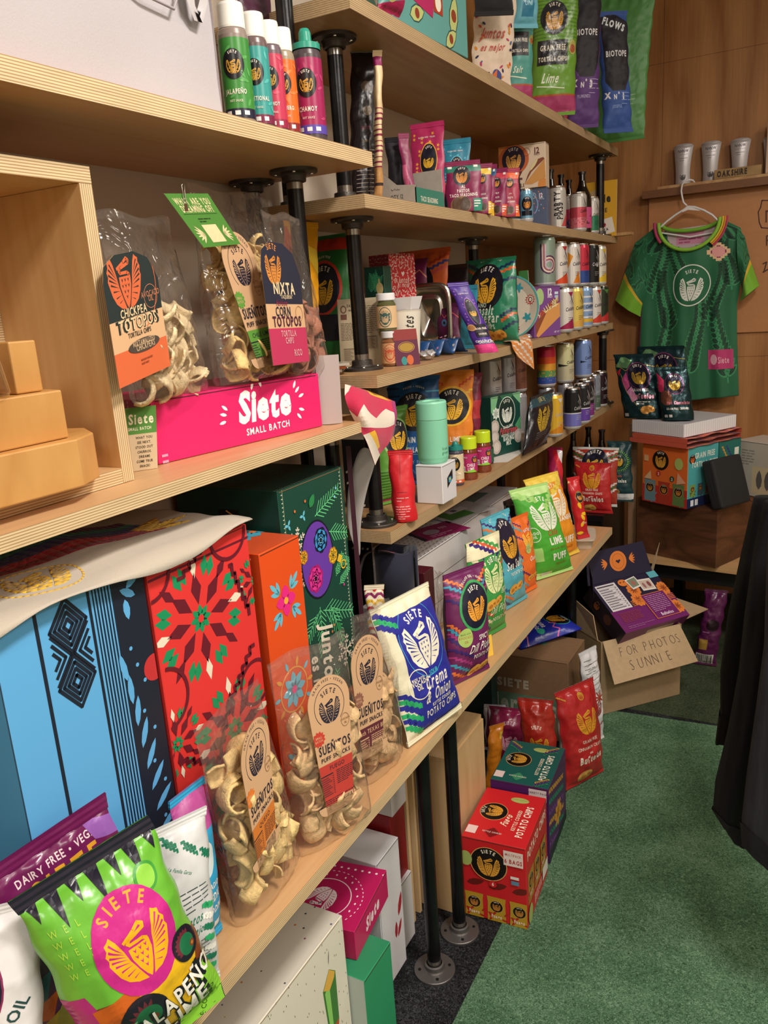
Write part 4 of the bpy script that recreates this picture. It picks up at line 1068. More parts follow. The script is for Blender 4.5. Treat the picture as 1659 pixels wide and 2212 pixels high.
def art_purple(w, h):
 A = Art(w, h, '6f1d55')
 A.text('DAIRY FREE • VEGAN', w*.62, h*.86, w*.075, 'f0dce0', .02, .7, rot=.03); A.text('SIETE', w*.62, h*.755, w*.17, 'e0a030', .04, .8, sp=.22)
 A.poly([(w*.8, h*.95), (w, h*.9), (w, h*.8), (w*.85, h*.84)], '9a62b8'); A.rect(0, 0, w, h*.55, '4a1d55')
 for k in range(4): A.poly([(0, h*(.5-.1*k)), (w*.3, h*(.55-.1*k)), (w*.2, h*(.42-.1*k))], ('5a3a9a', '2a6a8a', 'c8601c', 'a8982a')[k])
 A.disc(w*.6, h*.3, w*.3, 'c8742c'); A.disc(w*.4, h*.15, w*.2, '8a8a3a'); return A
def art_white(w, h):
 A = Art(w, h, 'e8e6ea'); A.emblem(w*.35, h*.66, w*.34, '1e1b33', 'f0b040', 'f6f0e4', w*.4, rim='8a2a5a')
 A.text('MADE', w*.62, h*.42, w*.10, '2a4a4a', .02, .8, rot=.7); A.text('AVOCADO OIL', w*.6, h*.36, w*.16, '2a4a4a', .02, .8, rot=.9); L = A.lay()
 for k in range(14): A.leaf(w*(.75+.02*(k % 3)), h*(.1+.02*k), w*.2, w*.04, 1.2+.1*k, '4a3a78', L)
 return A
def art_juntos(w, h):
 A = Art(w, h, 'cfd0d2'); G = '1e7a5c'
 for (x, y) in ((.2, .94), (.5, .88), (.78, .80)):
  A.steps(w*x, h*y, w*.05, -h*.016, 4, .0035, G); A.steps(w*(x+.02), h*(y-.03), w*.05, -h*.016, 4, .003, G)
 A.text('La Familia Garza', w*.4, h*.74, w*.07, G, .01, .7, rot=-.5, skew=.3)
 A.lines(w*.25,h*.62,w*.6,5,h*.028,'3a4a4a',.0014); A.text('Juntos',w*.5,h*.43,w*.2,G,.01,.62,skew=.35); A.text('es mejor',w*.52,h*.37,w*.16,G,.01,.62,skew=.35)
 A.lines(w*.3, h*.32, w*.5, 6, h*.025, '5a5a5a', .0012, 4)
 for k in range(7): A.steps(w*.72, h*(.5-.06*k), w*.06, -h*.012, 3, .006, ('2fae6e', 'f4f4ee', '1e7a5c')[k % 3])
 return A
def art_blue(w, h):
 A = Art(w, h, '2a9ccc'); A.rect(0, h*.72, w, h*.28, 'b04a90'); A.disc(w*.4, h*.55, w*.35, 'd8e4e8', h*.12)
 A.text('RADIO',w*.6,h*.36,w*.16,'f4f4f0',.02,.7); A.text('MEDIO',w*.6,h*.28,w*.24,'f4f4f0',.03,.65); A.text('WEDDING',w*.6,h*.20,w*.2,'f4f4f0',.03,.65)
 A.rect(w*.4, h*.05, w*.2, h*.05, 'e8f0f4'); A.rect(w*.65, h*.08, w*.2, h*.05, 'e8f0f4'); return A
bag('chip_bag','green and magenta jalapeño lime chip bag leaning in the foreground','chip bag',(205,2340),(478,2168),(244,1815),zB,10,.085,roll=9,zoff=.014,art=art_jal,m='film',seed=21,seal=.02,sealcol='1f1d2e',back='3a6a2a',crump=.005)
bag('chip_bag','purple dairy free chip bag behind the jalapeño bag','chip bag',(72,2318),(378,2118),(158,1785),zB,5,.03,roll=11,art=art_purple,m='film',seed=22,seal=.02,sealcol='6f1d55',back='5f1d4a',zoff=.016)
bag('chip_bag','white chip bag with green lettering cut off at the lower left corner','chip bag',(-150,2440),(112,2352),(-40,1950),zB,10,.06,art=art_white,m='satin',seed=23,back='dcdce0')
bag('chip_bag','silvery white bag printed with green script, right of the jalapeño bag','chip bag',(335,2180),(466,2100),(370,1765),zB,12,.05,art=art_juntos,m='satin',seed=24,back='cfd0d2',sealcol='d6d7d9')
bag('chip_bag','blue cookie bag edge showing between the silvery bag and the clear snack bag','snack bag',(395,2075),(466,2003),(390,1700),zB,10,.045,art=art_blue,m='satin',seed=25,back='2a9ccc')

# ---------------------------------------------------------------- bottles, jars, cups
def basept(p, z, x=None): q = atz(p, z) if x is None else atx(p, x); return (q.x, q.y, z + .0006)
def squeeze(label, p, z, r, h, lab, disc, name, cap='f4f1ec', body='8f8078', band='22243a', cone=False, face=.0, group=None):
 root = empty('sauce_bottle', basept(p, z, -.038 if cone else -.05), face, label, 'bottle', group)
 hb = h*.78 if not cone else h*.80
 mb = MB(); mb.lathe([(.0001, 0), (r*.92, 0), (r, .004), (r, hb*.95), (r*.93, hb), (r*.8, hb+.004), (.0001, hb+.004)], 32, col=body);
 A = Art(2*math.pi*r, hb*.83, lab); W_, H_ = A.w, A.h; mb.lathe([(r+.0004, hb*.08), (r+.0004, hb*.08+H_)], 32, col=lab)
 A.rect(0, 0, W_, H_*.12, band); L = A.lay()
 for k in range(24):
  A.leaf(W_*random.random(), H_*(.2+.75*random.random()), .014, .005, random.random()*6, tuple(min(1, c*1.35+.03) for c in lin(lab)), L)
 for cx in (W_*.5,):
  A.emblem(cx,H_*.67,r*.74,'16151c','d9a238','f0e6d8',r*.92); A.text(name,cx,H_*.30,r*.42,'f0e6d8',.03,.6); A.text('HOT SAUCE',cx,H_*.2,r*.2,'f0e6d8',.01,.7)
  for q in (-.3, 0, .3): A.rect(cx+q*r*2-r*.15, H_*.035, r*.35, H_*.055, 'e8e8e8')
 lay_art(mb, A, cyl_fn(r+.0005, hb*.08, -HP-math.pi), r*.35); mb.build('bottle_body', 'plastic', root)
 mb = MB()
 if cone: mb.lathe([(r*.98, hb+.002), (r*.98, hb+.012), (r*.7, hb+h*.07), (r*.45, hb+h*.09), (r*.42, h-.006), (r*.3, h), (.0001, h)], 28, col=cap)
 else: mb.lathe([(r*.86, hb+.003), (r*.88, hb+.006), (r*.86, h-.004), (r*.82, h), (.0001, h)], 28, col=cap)
 mb.build('cap', 'plastic', root); return root
G_ = 'sauce bottles on the upper left shelf'
PN = atz((672, 290), ZT3)
FB = math.radians(-12)
squeeze('sauce bottle with white cap and green jalapeño label beside the white bag',(507,125),ZT3,.0245,.182,'3f8a3c',0,'JALAPEÑO',face=.55,group=G_)
squeeze('sauce bottle with white cap and turquoise label',(553,140),ZT3,.0222,.182,'3a9a96',0,'TRADITIONAL',band='7a2a4a',body='6b5858',face=.5,group=G_)
squeeze('sauce bottle with white cap and pink label',(587,160),ZT3,.0208,.180,'c23a58',0,'CHAMOY',band='9a2a4a',body='6a5a62',face=.5,group=G_)
squeeze('sauce bottle with white cap and orange label',(614,170),ZT3,.0208,.178,'df6a22',0,'HABANERO',band='8a2a2a',body='a08f78',face=.5,group=G_)
squeeze('taller sauce bottle with teal pointed cap and magenta label',(667,190),ZT3,.0265,.190,'a02458',0,'CHAMOY',cap='2e9a84',band='5a4aa8',body='4c4146',cone=True,face=.45,group=G_)

# white tote bag with cut-out handle, upper left
def tote():
 z = ZT3; P = [atx((-60, 90), -.03), atx((481, 236), -.045)]
 y0, y1 = .40, P[1].y; x = -.045
 root = empty('tote_bag', (x, y0, z+.0008), 0, 'large plain white tote bag with a looped handle, at the upper left corner', 'bag')
 L_ = y1-y0; H_ = .34; mb = MB(); nx, nz = 30, 16; hole = (.12, L_-.06)
 for sg in (0, 1):
  V = []
  for j in range(nz+1):
   for i in range(nx+1):
    u, v = i/nx, j/nz; t = .012*math.sin(u*5+sg)*v + .006*noise.noise(Vector((u*4, v*3, sg)))
    V.append((-sg*.10*(1-v*.55)+t, u*L_, v*H_))
  F = []
  for j in range(nz):
   for i in range(nx):
    a = j*(nx+1)+i; f = (a, a+1, a+nx+2, a+nx+1); F.append(f if sg == 0 else f[::-1])
  mb.add(V, F, 'b9b3b8')
 V = [(0,L_,0),(-.10,L_,0),(-.06,L_-.0,H_),(0,L_,H_)]; mb.add(V,[(0,1,2,3)],'b2acb0'); mb.add([(0,0,0),(0,L_,0),(-.1,L_,0),(-.1,0,0)],[(0,1,2,3)],'b2acb0')
 mb.build('bag_body', mat('white_nonwoven', .8, bump=.2, bscale=400), root, smooth=True)
 mb = MB(); pts = []
 q = [(0, 0), (-.01, .12), (.02, .2), (.1, .23), (.3, .235)]
 a = Vector((.006, L_-.09, .34-.0));
 mb.tube([(.006,L_-.105,.30),(.008,L_-.085,.16),(.009,L_-.10,.135),(.009,L_-.16,.138),(.008,L_-.26,.165),(.008,L_-.40,.22)],.0022,8,col='a8a0a6'); mb.build('handle_seam',mat('white_nonwoven'),root,smooth=True)
 mb = MB(); V = []
 for i,(y,zz,wd) in enumerate(((L_-.075,.30,.03),(L_-.07,.22,.028),(L_-.066,.15,.022),(L_-.05,.13,.016),(L_-.035,.16,.02),(L_-.03,.24,.024),(L_-.028,.33,.026))):
  V += [(.008+.004*i % .01, y-wd/2, zz), (.012, y+wd/2, zz)]
 mb.add(V, [(2*i, 2*i+1, 2*i+3, 2*i+2) for i in range(6)], 'c4bec2'); mb.build('handle', mat('white_nonwoven'), root, smooth=True)
tote()
bag('snack_bag','dark plum chip bag showing behind the white-capped sauce bottles','snack bag',(500,170),(575,190),(540,-40),ZT3,3,.03,xs=(-.20,-.19),art=art_chip('4a2038','1a1422','b0803a',[]),seed=31,m='satin',zoff=0)
bag('snack_bag','dark patterned chip bag with green and yellow steps behind the orange-labelled sauce bottle','snack bag',(590,235),(650,252),(615,60),ZT3,3,.03,xs=(-.20,-.19),art=art_chip('2c1a2c','151520','b0803a',[],(('6f9a5a',0),('4a9a98',1),('c8a84a',2))),seed=32)

# ---------------------------------------------------------------- plywood cubby with wooden display blocks
def cubby():
 y0, y1, z0, z1, xf, xb, t = .22, .848, ZT2+.0008, ZT2+.432, -.067, -.27, .022
 root = empty('display_cubby', (xf, y1, z0), 0, 'open plywood display cubby with striped plywood edges on the middle left shelf', 'shelf box')
 EX = ply_edge('birch_ply_edge'); EY = ply_edge('birch_ply_edge_upright',1); IN = wood('birch_cubby_face','e0bd8c','c79a66',(2,2,.5),.4,2.4,.45,grain=8,gst=(1,1,.05))
 def b(nm, lo, hi, ax):
  mb = MB(); lo = (lo[0]-xf, lo[1]-y1, lo[2]-z0); hi = (hi[0]-xf, hi[1]-y1, hi[2]-z0); mb.box(lo, hi, mi=0, mis={'r': 1})
  mb.build(nm, [IN, EX if ax == 'z' else EY], root)
 b('top_board', (xb, y0, z1-t), (xf, y1, z1), 'z'); b('bottom_board', (xb, y0, z0), (xf, y1-t-.0005, z0+t), 'z')
 b('side_board',(xb,y1-t,z0),(xf,y1,z1-t-.0005),'y'); b('side_board',(xb,y0,z0+t),(xf,y0+t,z1-t-.0005),'y'); b('back_board',(xb-.008,y0,z0),(xb-.0005,y1,z1),'z')
 MAP = wood('maple_block', 'd8a765', 'b98244', (2, 2, .8), .4, 3, .5, grain=8, gst=(1, .3, .1))
 zf = z0+t+.0006
 def block(lbl, pts, h, z, name='display_block'):
  r_ = empty(name, (pts[0][0], pts[0][1], z), 0, lbl, 'wooden block'); mb = MB(); n = len(pts)
  P = [(p[0]-pts[0][0], p[1]-pts[0][1], 0) for p in pts]; T = [(a, b_, h) for a, b_, _ in P]
  mb.add(P+T, [tuple(range(n))[::-1], tuple(range(n, 2*n))] + [(i, (i+1) % n, n+(i+1) % n, n+i) for i in range(n)])
  o = mb.build('wood_body', MAP, r_); m_ = o.modifiers.new('b', 'BEVEL'); m_.width = .002; m_.segments = 2
 block('lower of two stacked maple blocks with an angled corner in the cubby',[(-.19,.46),(-.030,.46),(-.020,.715),(-.045,.765),(-.10,.800),(-.19,.78)],.062,zf)
 block('upper maple block stacked on the lower one in the cubby',[(-.18,.47),(-.042,.47),(-.042,.722),(-.09,.735),(-.18,.70)],.062,zf+.0626)
 block('small upright maple block behind the glass in the cubby', [(-.098, .670), (-.060, .670), (-.058, .708), (-.094, .711)], .064, zf+.1252)
 root = empty('glass_tumbler', (-.070, .622, zf+.1252), 0, 'clear drinking glass on the stacked maple blocks in the cubby', 'glass')
 mb = MB(); mb.lathe([(.0001,.002),(.036,.002),(.038,.006),(.032,.05),(.029,.058),(.027,.058),(.030,.05),(.036,.008),(.0001,.007)],32); mb.build('glass_body','glass',root)
cubby()

# ---------------------------------------------------------------- pink carton and what stands around it
def art_pink(w, h):
 A = Art(w, h, 'e0246c'); cx = w*.62
 A.text('Siete',cx,h*.38,h*.72,'ffffff',.045,.80,sp=.02,skew=.12); A.text('SMALL BATCH',cx+.004,h*.14,h*.165,'ffffff',.02,.85,sp=.12)
 for (x,y,a) in ((-.093,.55,2.9),(-.096,.45,3.3),(-.09,.63,2.5),(.082,.72,.7),(.09,.63,.3),(.078,.80,1.1),(.088,.42,-.3),(.082,.34,-.8),(-.03,.90,1.2),(-.005,.92,1.9)): A.leaf(cx+x,h*y,.016,.006,a,'ffffff')
 L = A.lay(); A.lines(w*.02, h*.1, .012, 4, .01, 'f7a0c0'); return A
def art_pink_side(w, h):
 A = Art(w, h, 'a8185a'); L = A.lay(); rd = random.Random(3)
 for i in range(14): A.rect(w*(.7+.02*math.sin(i*.4)), h*i/14, .0015, h*.045, 'f7e0ea', L)
 for i in range(14): A.disc(w*(.82 if i % 2 else .58), h*(.04+i*.068), .0018, 'f7e0ea', n=8, L=L)
 return A
pa, pb = atz((343, 1005), ZT2), atz((697, 921), ZT2)
yw = math.atan2(pb.y-pa.y, pb.x-pa.x)
pk = carton('small_batch_carton','bright pink mailer carton with white script lettering on the middle left shelf','carton',(pa.x,pa.y,ZT2+.0008),yw,(pb-pa).length,.19,.104,
  front=art_pink, left=art_pink_side, col='e0246c', cols={'l': 'a8185a', 't': 'd81f64', 'seam': '3a2028'})
def art_card_green(w, h):
 A = Art(w,h,'cdb795'); A.rect(0,h*.58,w,h*.42,'4f8a36'); A.text('Siete',w*.55,h*.74,w*.42,'efe6cc',.03,.7); A.text('SMALL BATCH',w*.5,h*.64,w*.13,'efe6cc',.02,.7)
 for i,s in enumerate(('WHAT YOU','SEE NEXT.','STOOD OUT','CHURROS.','DREAMS','COME TRUE','SNACK!')): A.text(s,w*.62,h*(.50-.075*i),w*.105,'2c2418',.015,.75)
 return A
def card(name,label,cat,BL,BR,TM,z,lean,art,th=.0012,m='matte',group=None,zr=None,base=None,curve=0,back='d9d2c6',zoff=.0006,xs=None,ys=None):
 mm, ex, top, nn, w, h = frame(BL, BR, TM, z, lean, None, zr, xs, ys); yaw_, lx, ly, ln = inv_frame(mm, ex, top, nn); mm = mm+Vector((0, 0, zoff))
 root = empty(name, mm, yaw_, label, cat, group); mb = MB(); A = art(w, h); n = 12
 def pos(u, v): t = u/w; return lx*(u-w/2) + ly*v + ln*(curve*math.sin(math.pi*t))
 def fn(u, v): return pos(u, v), ln
 V = [pos(w*i/n, h*j/n) for j in range(n+1) for i in range(n+1)]; F = []
 for j in range(n):
  for i in range(n): a = j*(n+1)+i; F += [(a, a+1, a+n+2), (a, a+n+2, a+n+1)]
 NN = [ln]*len(V); mb.add(V, F, A.base, 0, NN); lay_art(mb, A, fn, grid=(n, n, V, NN))
 mb.add([p-ln*th for p in V], [f[::-1] for f in F], back)
 for e in ([i for i in range(n+1)], [n*(n+1)+i for i in range(n+1)][::-1], [i*(n+1)+n for i in range(n+1)], [i*(n+1) for i in range(n+1)][::-1]):
  mb.add([V[k] for k in e]+[V[k]-ln*th for k in e], [(i+1, i, len(e)+i, len(e)+i+1) for i in range(len(e)-1)], back)
 mb.build('printed_sheet' if name != 'paper_sheet' else 'sheet', m, root); return root
card('sign_card','small green and kraft sign card between the cubby and the pink carton','sign',(268,1022),(341,1012),(300,880),ZT2,3,art_card_green)
ZP = ZT2 + .1055
def art_chick(w, h):
 w0 = w; s = min(w, h*.5)/w
 A = Art(w, h, 'd9ae84'); I = '1d2b2b'; A.rect(0, h*.5, w, h*.5, I); A.rect(0, 0, w, h*.26, 'd8673c')
 A.swan(w*.38, h*.78, w*.6, 'd8673c', I); A.ring(w*.5, h*.74, w*.44, .0014, 'd8673c', ry=w*.5, a0=-1.2, a1=1.5)
 A.ring(w*.8,h*.62,w*.13,.001,'b9795a'); A.text('AVOCADO',w*.8,h*.62,w*.09,'b9795a',.01,.7); A.text('OIL',w*.8,h*.58,w*.09,'b9795a',.01,.7)
 A.text('CHICKPEA',w*.45,h*.51,w*.19*s,'e6c79a',.02,.75); A.text('TOTOPOS',w*.5,h*.40,w*.27*s,I,.05,.8); A.text('TOTOPOS',w*.5,h*.402,w*.27*s,'e6c79a',.01,.8); A.text('TORTILLA CHIPS',w*.5,h*.345,w*.11*s,I,.015,.7)
 A.disc(w*.55,h*.26,w*.3,'4a4038',h*.055); A.text('NIXTAMALIZED',w*.55,h*.265,w*.12*s,'c8a884',.015,.65); A.text('CHICKPEAS',w*.57,h*.225,w*.14*s,'c8a884',.02,.65); A.lines(w*.45,h*.14,w*.25,2,h*.03,'9a4628'); return A
def art_lime(w, h):
 A = art_suen('5b9438', 'CHILE LIME', '5b9438')(w, h); return A
def art_nixta(w, h):
 A = Art(w,h,'d9ae84'); A.rect(0,h*.5,w,h*.5,'23263a'); A.rect(0,0,w,h*.3,'c2355e'); A.arc('SIETE',w*.3,h*.80,w*.22,w*.1,'d98a3a',.02); A.swan(w*.3,h*.78,w*.4,'d98a3a','23263a')
 A.text('NIXTA',w*.52,h*.585,w*.2,'ead2a8',.03,.8); A.text('"TAQUERIA"',w*.55,h*.545,w*.07,'ead2a8',.01,.8); A.text('Heirloom',w*.4,h*.485,w*.11,'8a2a4a',.01,.6,skew=.3)
 A.text('CORN',w*.42,h*.40,w*.17,'23263a',.02,.75); A.text('TOTOPOS',w*.5,h*.315,w*.18,'4a1a3a',.03,.8); A.text('TORTILLA',w*.5,h*.23,w*.11,'e8a8b0',.02,.7); A.text('CHIPS',w*.5,h*.17,w*.11,'e8a8b0',.02,.7); A.text('RICO',w*.7,h*.06,w*.12,'e8a8b0',.02,.7)
 A.ring(w*.85, h*.42, w*.1, .001, 'a87a4a'); return A
def sq_shape(w, h): return [(0, 0), (w, 0), (w, h*.75), (w*.85, h*.93), (w*.6, h), (w*.25, h), (w*.05, h*.93), (0, h*.8)][::1]
clear_bag('clear bag of pale chickpea chips with black and orange label, against the cubby',(258,875),(405,843),(250,470),ZP,3,((258,840),(368,790),(275,545)),'','','','e2cba2',60,.42,depth=.065,
   where='pale chickpea chip inside the black and orange labelled clear bag', seed=12, art=art_chick, shape=sq_shape)
clear_bag('clear bag of golden puff chips with green hang tag, front of the pink carton',(432,841),(594,808),(455,425),ZP,6,((548,800),(610,780),(500,500)),'5b9438','CHILE LIME','','e6c484',100,.68,depth=.085,
   where='golden puff chip inside the green-tagged clear bag on the pink carton', seed=14, art=art_lime, batch='5b9438')
clear_bag('clear bag with navy and pink heirloom corn label, right end of the pink carton',(614,815),(686,799),(585,465),ZP,2,((590,790),(668,780),(600,525)),'','','','a8705a',26,.38,depth=.04,
   where='dark corn chip inside the navy and pink labelled clear bag', seed=15, art=art_nixta, shape=sq_shape)
# green hang tag with a binder clip
def hang_tag():
 a = Vector(atz((425, 842), ZP)); b = Vector(atz((600, 806), ZP)); ex = (b-a).normalized(); n = ex.cross(Vector((0, 0, 1))); m = (a+b)/2 + n*.062
 c = Vector(CAM)
 def onp(p, d=0): r = Vector(ray(p)); return c + r*((m+n*d-c).dot(n)/r.dot(n))
 P = [onp(q,d) for q,d in (((520,527),.012),((440,535),.012),((408,492),.008),((354,418),.0),((449,418),0.0),((478,455),.004),((525,527),.012))]
 o = P[3]; W_ = (P[4]-P[3]).length; ey = ((P[3]+P[4])/2-(P[0]+P[1])/2); H_ = ey.length; ey = ey.normalized(); e2 = (P[4]-P[3]).normalized()
 root = empty('hang_tag', o-Vector((0, 0, H_)), 0, 'green paper hang tag asking what are you dreaming of, clipped on the clear puff bag', 'tag')
 A = Art(W_,H_,'4f8a36'); A.text('WHAT ARE YOU',W_*.5,H_*.80,W_*.145,'e8d8a8',.03,.6); A.text('DREAMING OF?',W_*.5,H_*.66,W_*.15,'e8d8a8',.03,.6); A.rect(W_*.1,H_*.62,W_*.8,.0008,'1f3a18'); A.lines(W_*.35,H_*.52,W_*.3,2,H_*.05,'1f3a18')
 L = A.lay()
 for s in (-1, 1):
  for k in range(6): A.leaf(W_*.5+s*W_*.24, H_*.24, W_*.2, .004, (0 if s > 0 else math.pi)+(k-2.5)*.33, 'e8d8a8', L)
 A.rect(W_*.32, H_*.08, W_*.36, H_*.34, 'e8d8a8')
 bl = (P[0]+P[1])/2 - e2*W_/2
 f0 = lambda u, v: ((P[1]*(1-u/W_)+P[0]*(u/W_))*(1-v/H_) + (P[3]*(1-u/W_)+P[4]*(u/W_))*(v/H_) - root.location, n)
 mb = MB(); k = 8; V = [f0(W_*i/k, H_*j/k)[0] for j in range(k+1) for i in range(k+1)]; F = []
 for j in range(k):
  for i in range(k): q = j*(k+1)+i; F += [(q, q+1, q+k+2), (q, q+k+2, q+k+1)]
 NN = [n]*len(V); mb.add(V,F,'4f8a36',0,NN); lay_art(mb,A,f0,grid=(k,k,V,NN)); mb.add([p-n*.0006 for p in V],[f[::-1] for f in F],'cfc7a8'); mb.build('printed_card','matte',root)
 r2 = empty('binder_clip', onp((400, 440), .003), 0, 'small silver wire clip holding the green hang tag', 'clip'); mb = MB()
 u_ = Vector((0, 0, 1)); z_ = Vector((0, 0, 0))
 mb.tube([z_-e2*.003,z_-e2*.0025+u_*.018,z_-e2*.004+u_*.026,z_+u_*.030,z_+e2*.004+u_*.026,z_+e2*.0025+u_*.018,z_+e2*.003],.0008,6); mb.build('wire_loop','steel',r2,smooth=True)
 mb = MB(); mb.hexa([z_-e2*.005-n*.003-u_*.012,z_+e2*.005-n*.003-u_*.012,z_+e2*.005+n*.001-u_*.012,z_-e2*.005+n*.001-u_*.012,z_-e2*.004-n*.001,z_+e2*.004-n*.001,z_+e2*.004+n*.001,z_-e2*.004+n*.001]); mb.build('clip_body','steel',r2)
hang_tag()
bag('snack_bag','yellow and orange snack bag standing behind the clear bag with navy label','snack bag',(612,832),(684,812),(645,480),ZT2,2,.02,seed=41,xs=(-.19,-.18),
 art=lambda w,h: Art(w,h,'e8a21c').poly([(0,h),(w*.5,h*.8),(w*.6,h*.6),(0,h*.5)],'d9502a').poly([(w*.4,h*.9),(w,h*.7),(w,h*.85)],'f4d040').flower(w*.3,h*.8,w*.3,7,'2a8a8a','e8486a').poly([(w*.8,0),(w,0),(w,h*.6),(w*.86,h*.5)],'1e2a44').lines(w*.1,h*.5,w*.8,9,h*.04,'f6d24a',.004),m='film')
card('paper_sheet','blank grey curled card leaning at the right end of the pink carton','paper',(690,918),(740,914),(706,768),ZT2,4,lambda w,h: Art(w,h,'b9a9a8'),curve=.012,m=mat('grey_card',.4))
# bandana hanging over the end of the shelf
def cloth(name, label, cat, pts, cols_art, thick=.0012, m='cloth'):
 """grid of points (rows) smoothed into a hanging cloth"""
 o0 = Vector(pts[0][0]); root = empty(name, o0, 0, label, cat); R_, C_ = len(pts), len(pts[0])
 K = 5; nr, nc = (R_-1)*K, (C_-1)*K
 def cr(a, b, c, d, t): return .5*((2*b)+(c-a)*t+(2*a-5*b+4*c-d)*t*t+(-a+3*b-3*c+d)*t**3)
 Q = [[Vector(p)-o0 for p in r] for r in pts]
 def rowpt(r, t):
  i = min(int(t), C_-2); f = t-i; g = lambda k: Q[r][max(0, min(C_-1, k))]; return cr(g(i-1), g(i), g(i+1), g(i+2), f)
 def P(s, t):
  j = min(int(s), R_-2); f = s-j; g = lambda k: rowpt(max(0, min(R_-1, k)), t); return cr(g(j-1), g(j), g(j+1), g(j+2), f)
 V = [P(j/K, i/K) for j in range(nr+1) for i in range(nc+1)]; NN = []
 for j in range(nr+1):
  for i in range(nc+1):
   a = V[j*(nc+1)+min(nc,i+1)]-V[j*(nc+1)+max(0,i-1)]; b = V[min(nr,j+1)*(nc+1)+i]-V[max(0,j-1)*(nc+1)+i]; NN.append(a.cross(b).normalized())
 F = []
 for j in range(nr):
  for i in range(nc): a = j*(nc+1)+i; F += [(a, a+1, a+nc+2), (a, a+nc+2, a+nc+1)]
 A = cols_art(1.0, 1.0); mb = MB(); mb.add(V, F, A.base, 0, NN); lay_art(mb, A, None, grid=(nc, nr, V, NN))
 mb.add([p-n*thick for p, n in zip(V, NN)], [f[::-1] for f in F], A.base, 0, [-n for n in NN])
 mb.build('fabric', m, root); return root
def X0(p, x): return atx(p, x)
def art_bandana(w, h):
 A = Art(1,1,'c4264f'); A.poly([(0,1),(.0,.6),(.15,.5),(.35,.62),(.5,.42),(.75,.5),(1,.3),(1,.15),(.6,.25),(.3,.35),(0,.4)],'ddd0c2'); A.poly([(.0,1),(.2,1),(.12,.85),(0,.8)],'ddd0c2')
 A.poly([(.45,.97),(.8,.9),(.85,.7),(.5,.75)],'eab21c'); A.poly([(.7,.95),(.95,.9),(.95,.7),(.82,.72)],'d9542a'); A.rect(.2,.1,.15,.2,'eab21c'); A.rect(.9,0,.1,1,'9a2a6a'); A.poly([(0,0),(.3,0),(.2,.3),(0,.3)],'ddd0c2'); return A
cloth('bandana', 'pink, cream and yellow cloth bandana hanging over the end of the middle left shelf', 'cloth',
  [[X0((810, 1005), .012), X0((822, 980), .006), X0((838, 960), .012), X0((850, 940), .008)],
  [X0((790, 950), .008), X0((812, 938), .020), X0((838, 920), .014), X0((857, 900), .018)],
  [X0((762, 902), -.02), X0((790, 898), .012), X0((825, 885), .004), X0((855, 880), .012)],
  [X0((746, 862), -.03), X0((780, 850), -.01), X0((820, 858), -.01), X0((853, 868), .0)],
  [X0((745, 830), -.04), X0((772, 837), -.03), X0((812, 850), -.03), X0((850, 868), -.02)]], art_bandana)

# ---------------------------------------------------------------- far shelf at the second height from the top (taco shelf)
XF = (-.03, -.03)
def art_coffee(w, h):
 A = Art(w,h,'1c1418'); A.disc(w*.5,h*.75,w*.18,'5a4a3a'); A.disc(w*.55,h*.60,w*.16,'8a7a6a'); A.text('BOTE',w*.5,h*.48,w*.16,'8a2a4a',.02,.7); A.text('STORY',w*.5,h*.4,w*.11,'9a7a3a',.01,.7)
 A.lines(w*.2, h*.35, w*.6, 12, h*.026, 'a89a90', .0014); return A
bag('coffee_pouch','tall black coffee pouch beside the pipe on the taco shelf','coffee pouch',(748,415),(808,425),(785,112),Z4,2,.06,art=art_coffee,xs=(-.17,-.12),m='film',seed=50,back='1c1418',pouch=True)
def art_stripe(w, h):
 A = Art(w, h, 'e2c79c'); A.rect(0, h*.9, w, h*.1, '8a1f5a'); L = A.lay()
 for i in range(12): A.rect(0, h*(.62-.035*i), w, h*(.006+.004*(i % 3)), '8a1f4a', L)
 A.rect(0, 0, w, h*.24, 'b98a56'); A.rect(0, h*.12, w, h*.02, '3a2a2a'); return A
bag('snack_pouch','cream pouch with plum stripes seen edge-on beside the black coffee pouch','pouch',(806,412),(824,414),(815,112),Z4,0,.035,art=art_stripe,xs=(-.08,-.065),seed=51,back='e2c79c',m='satin')
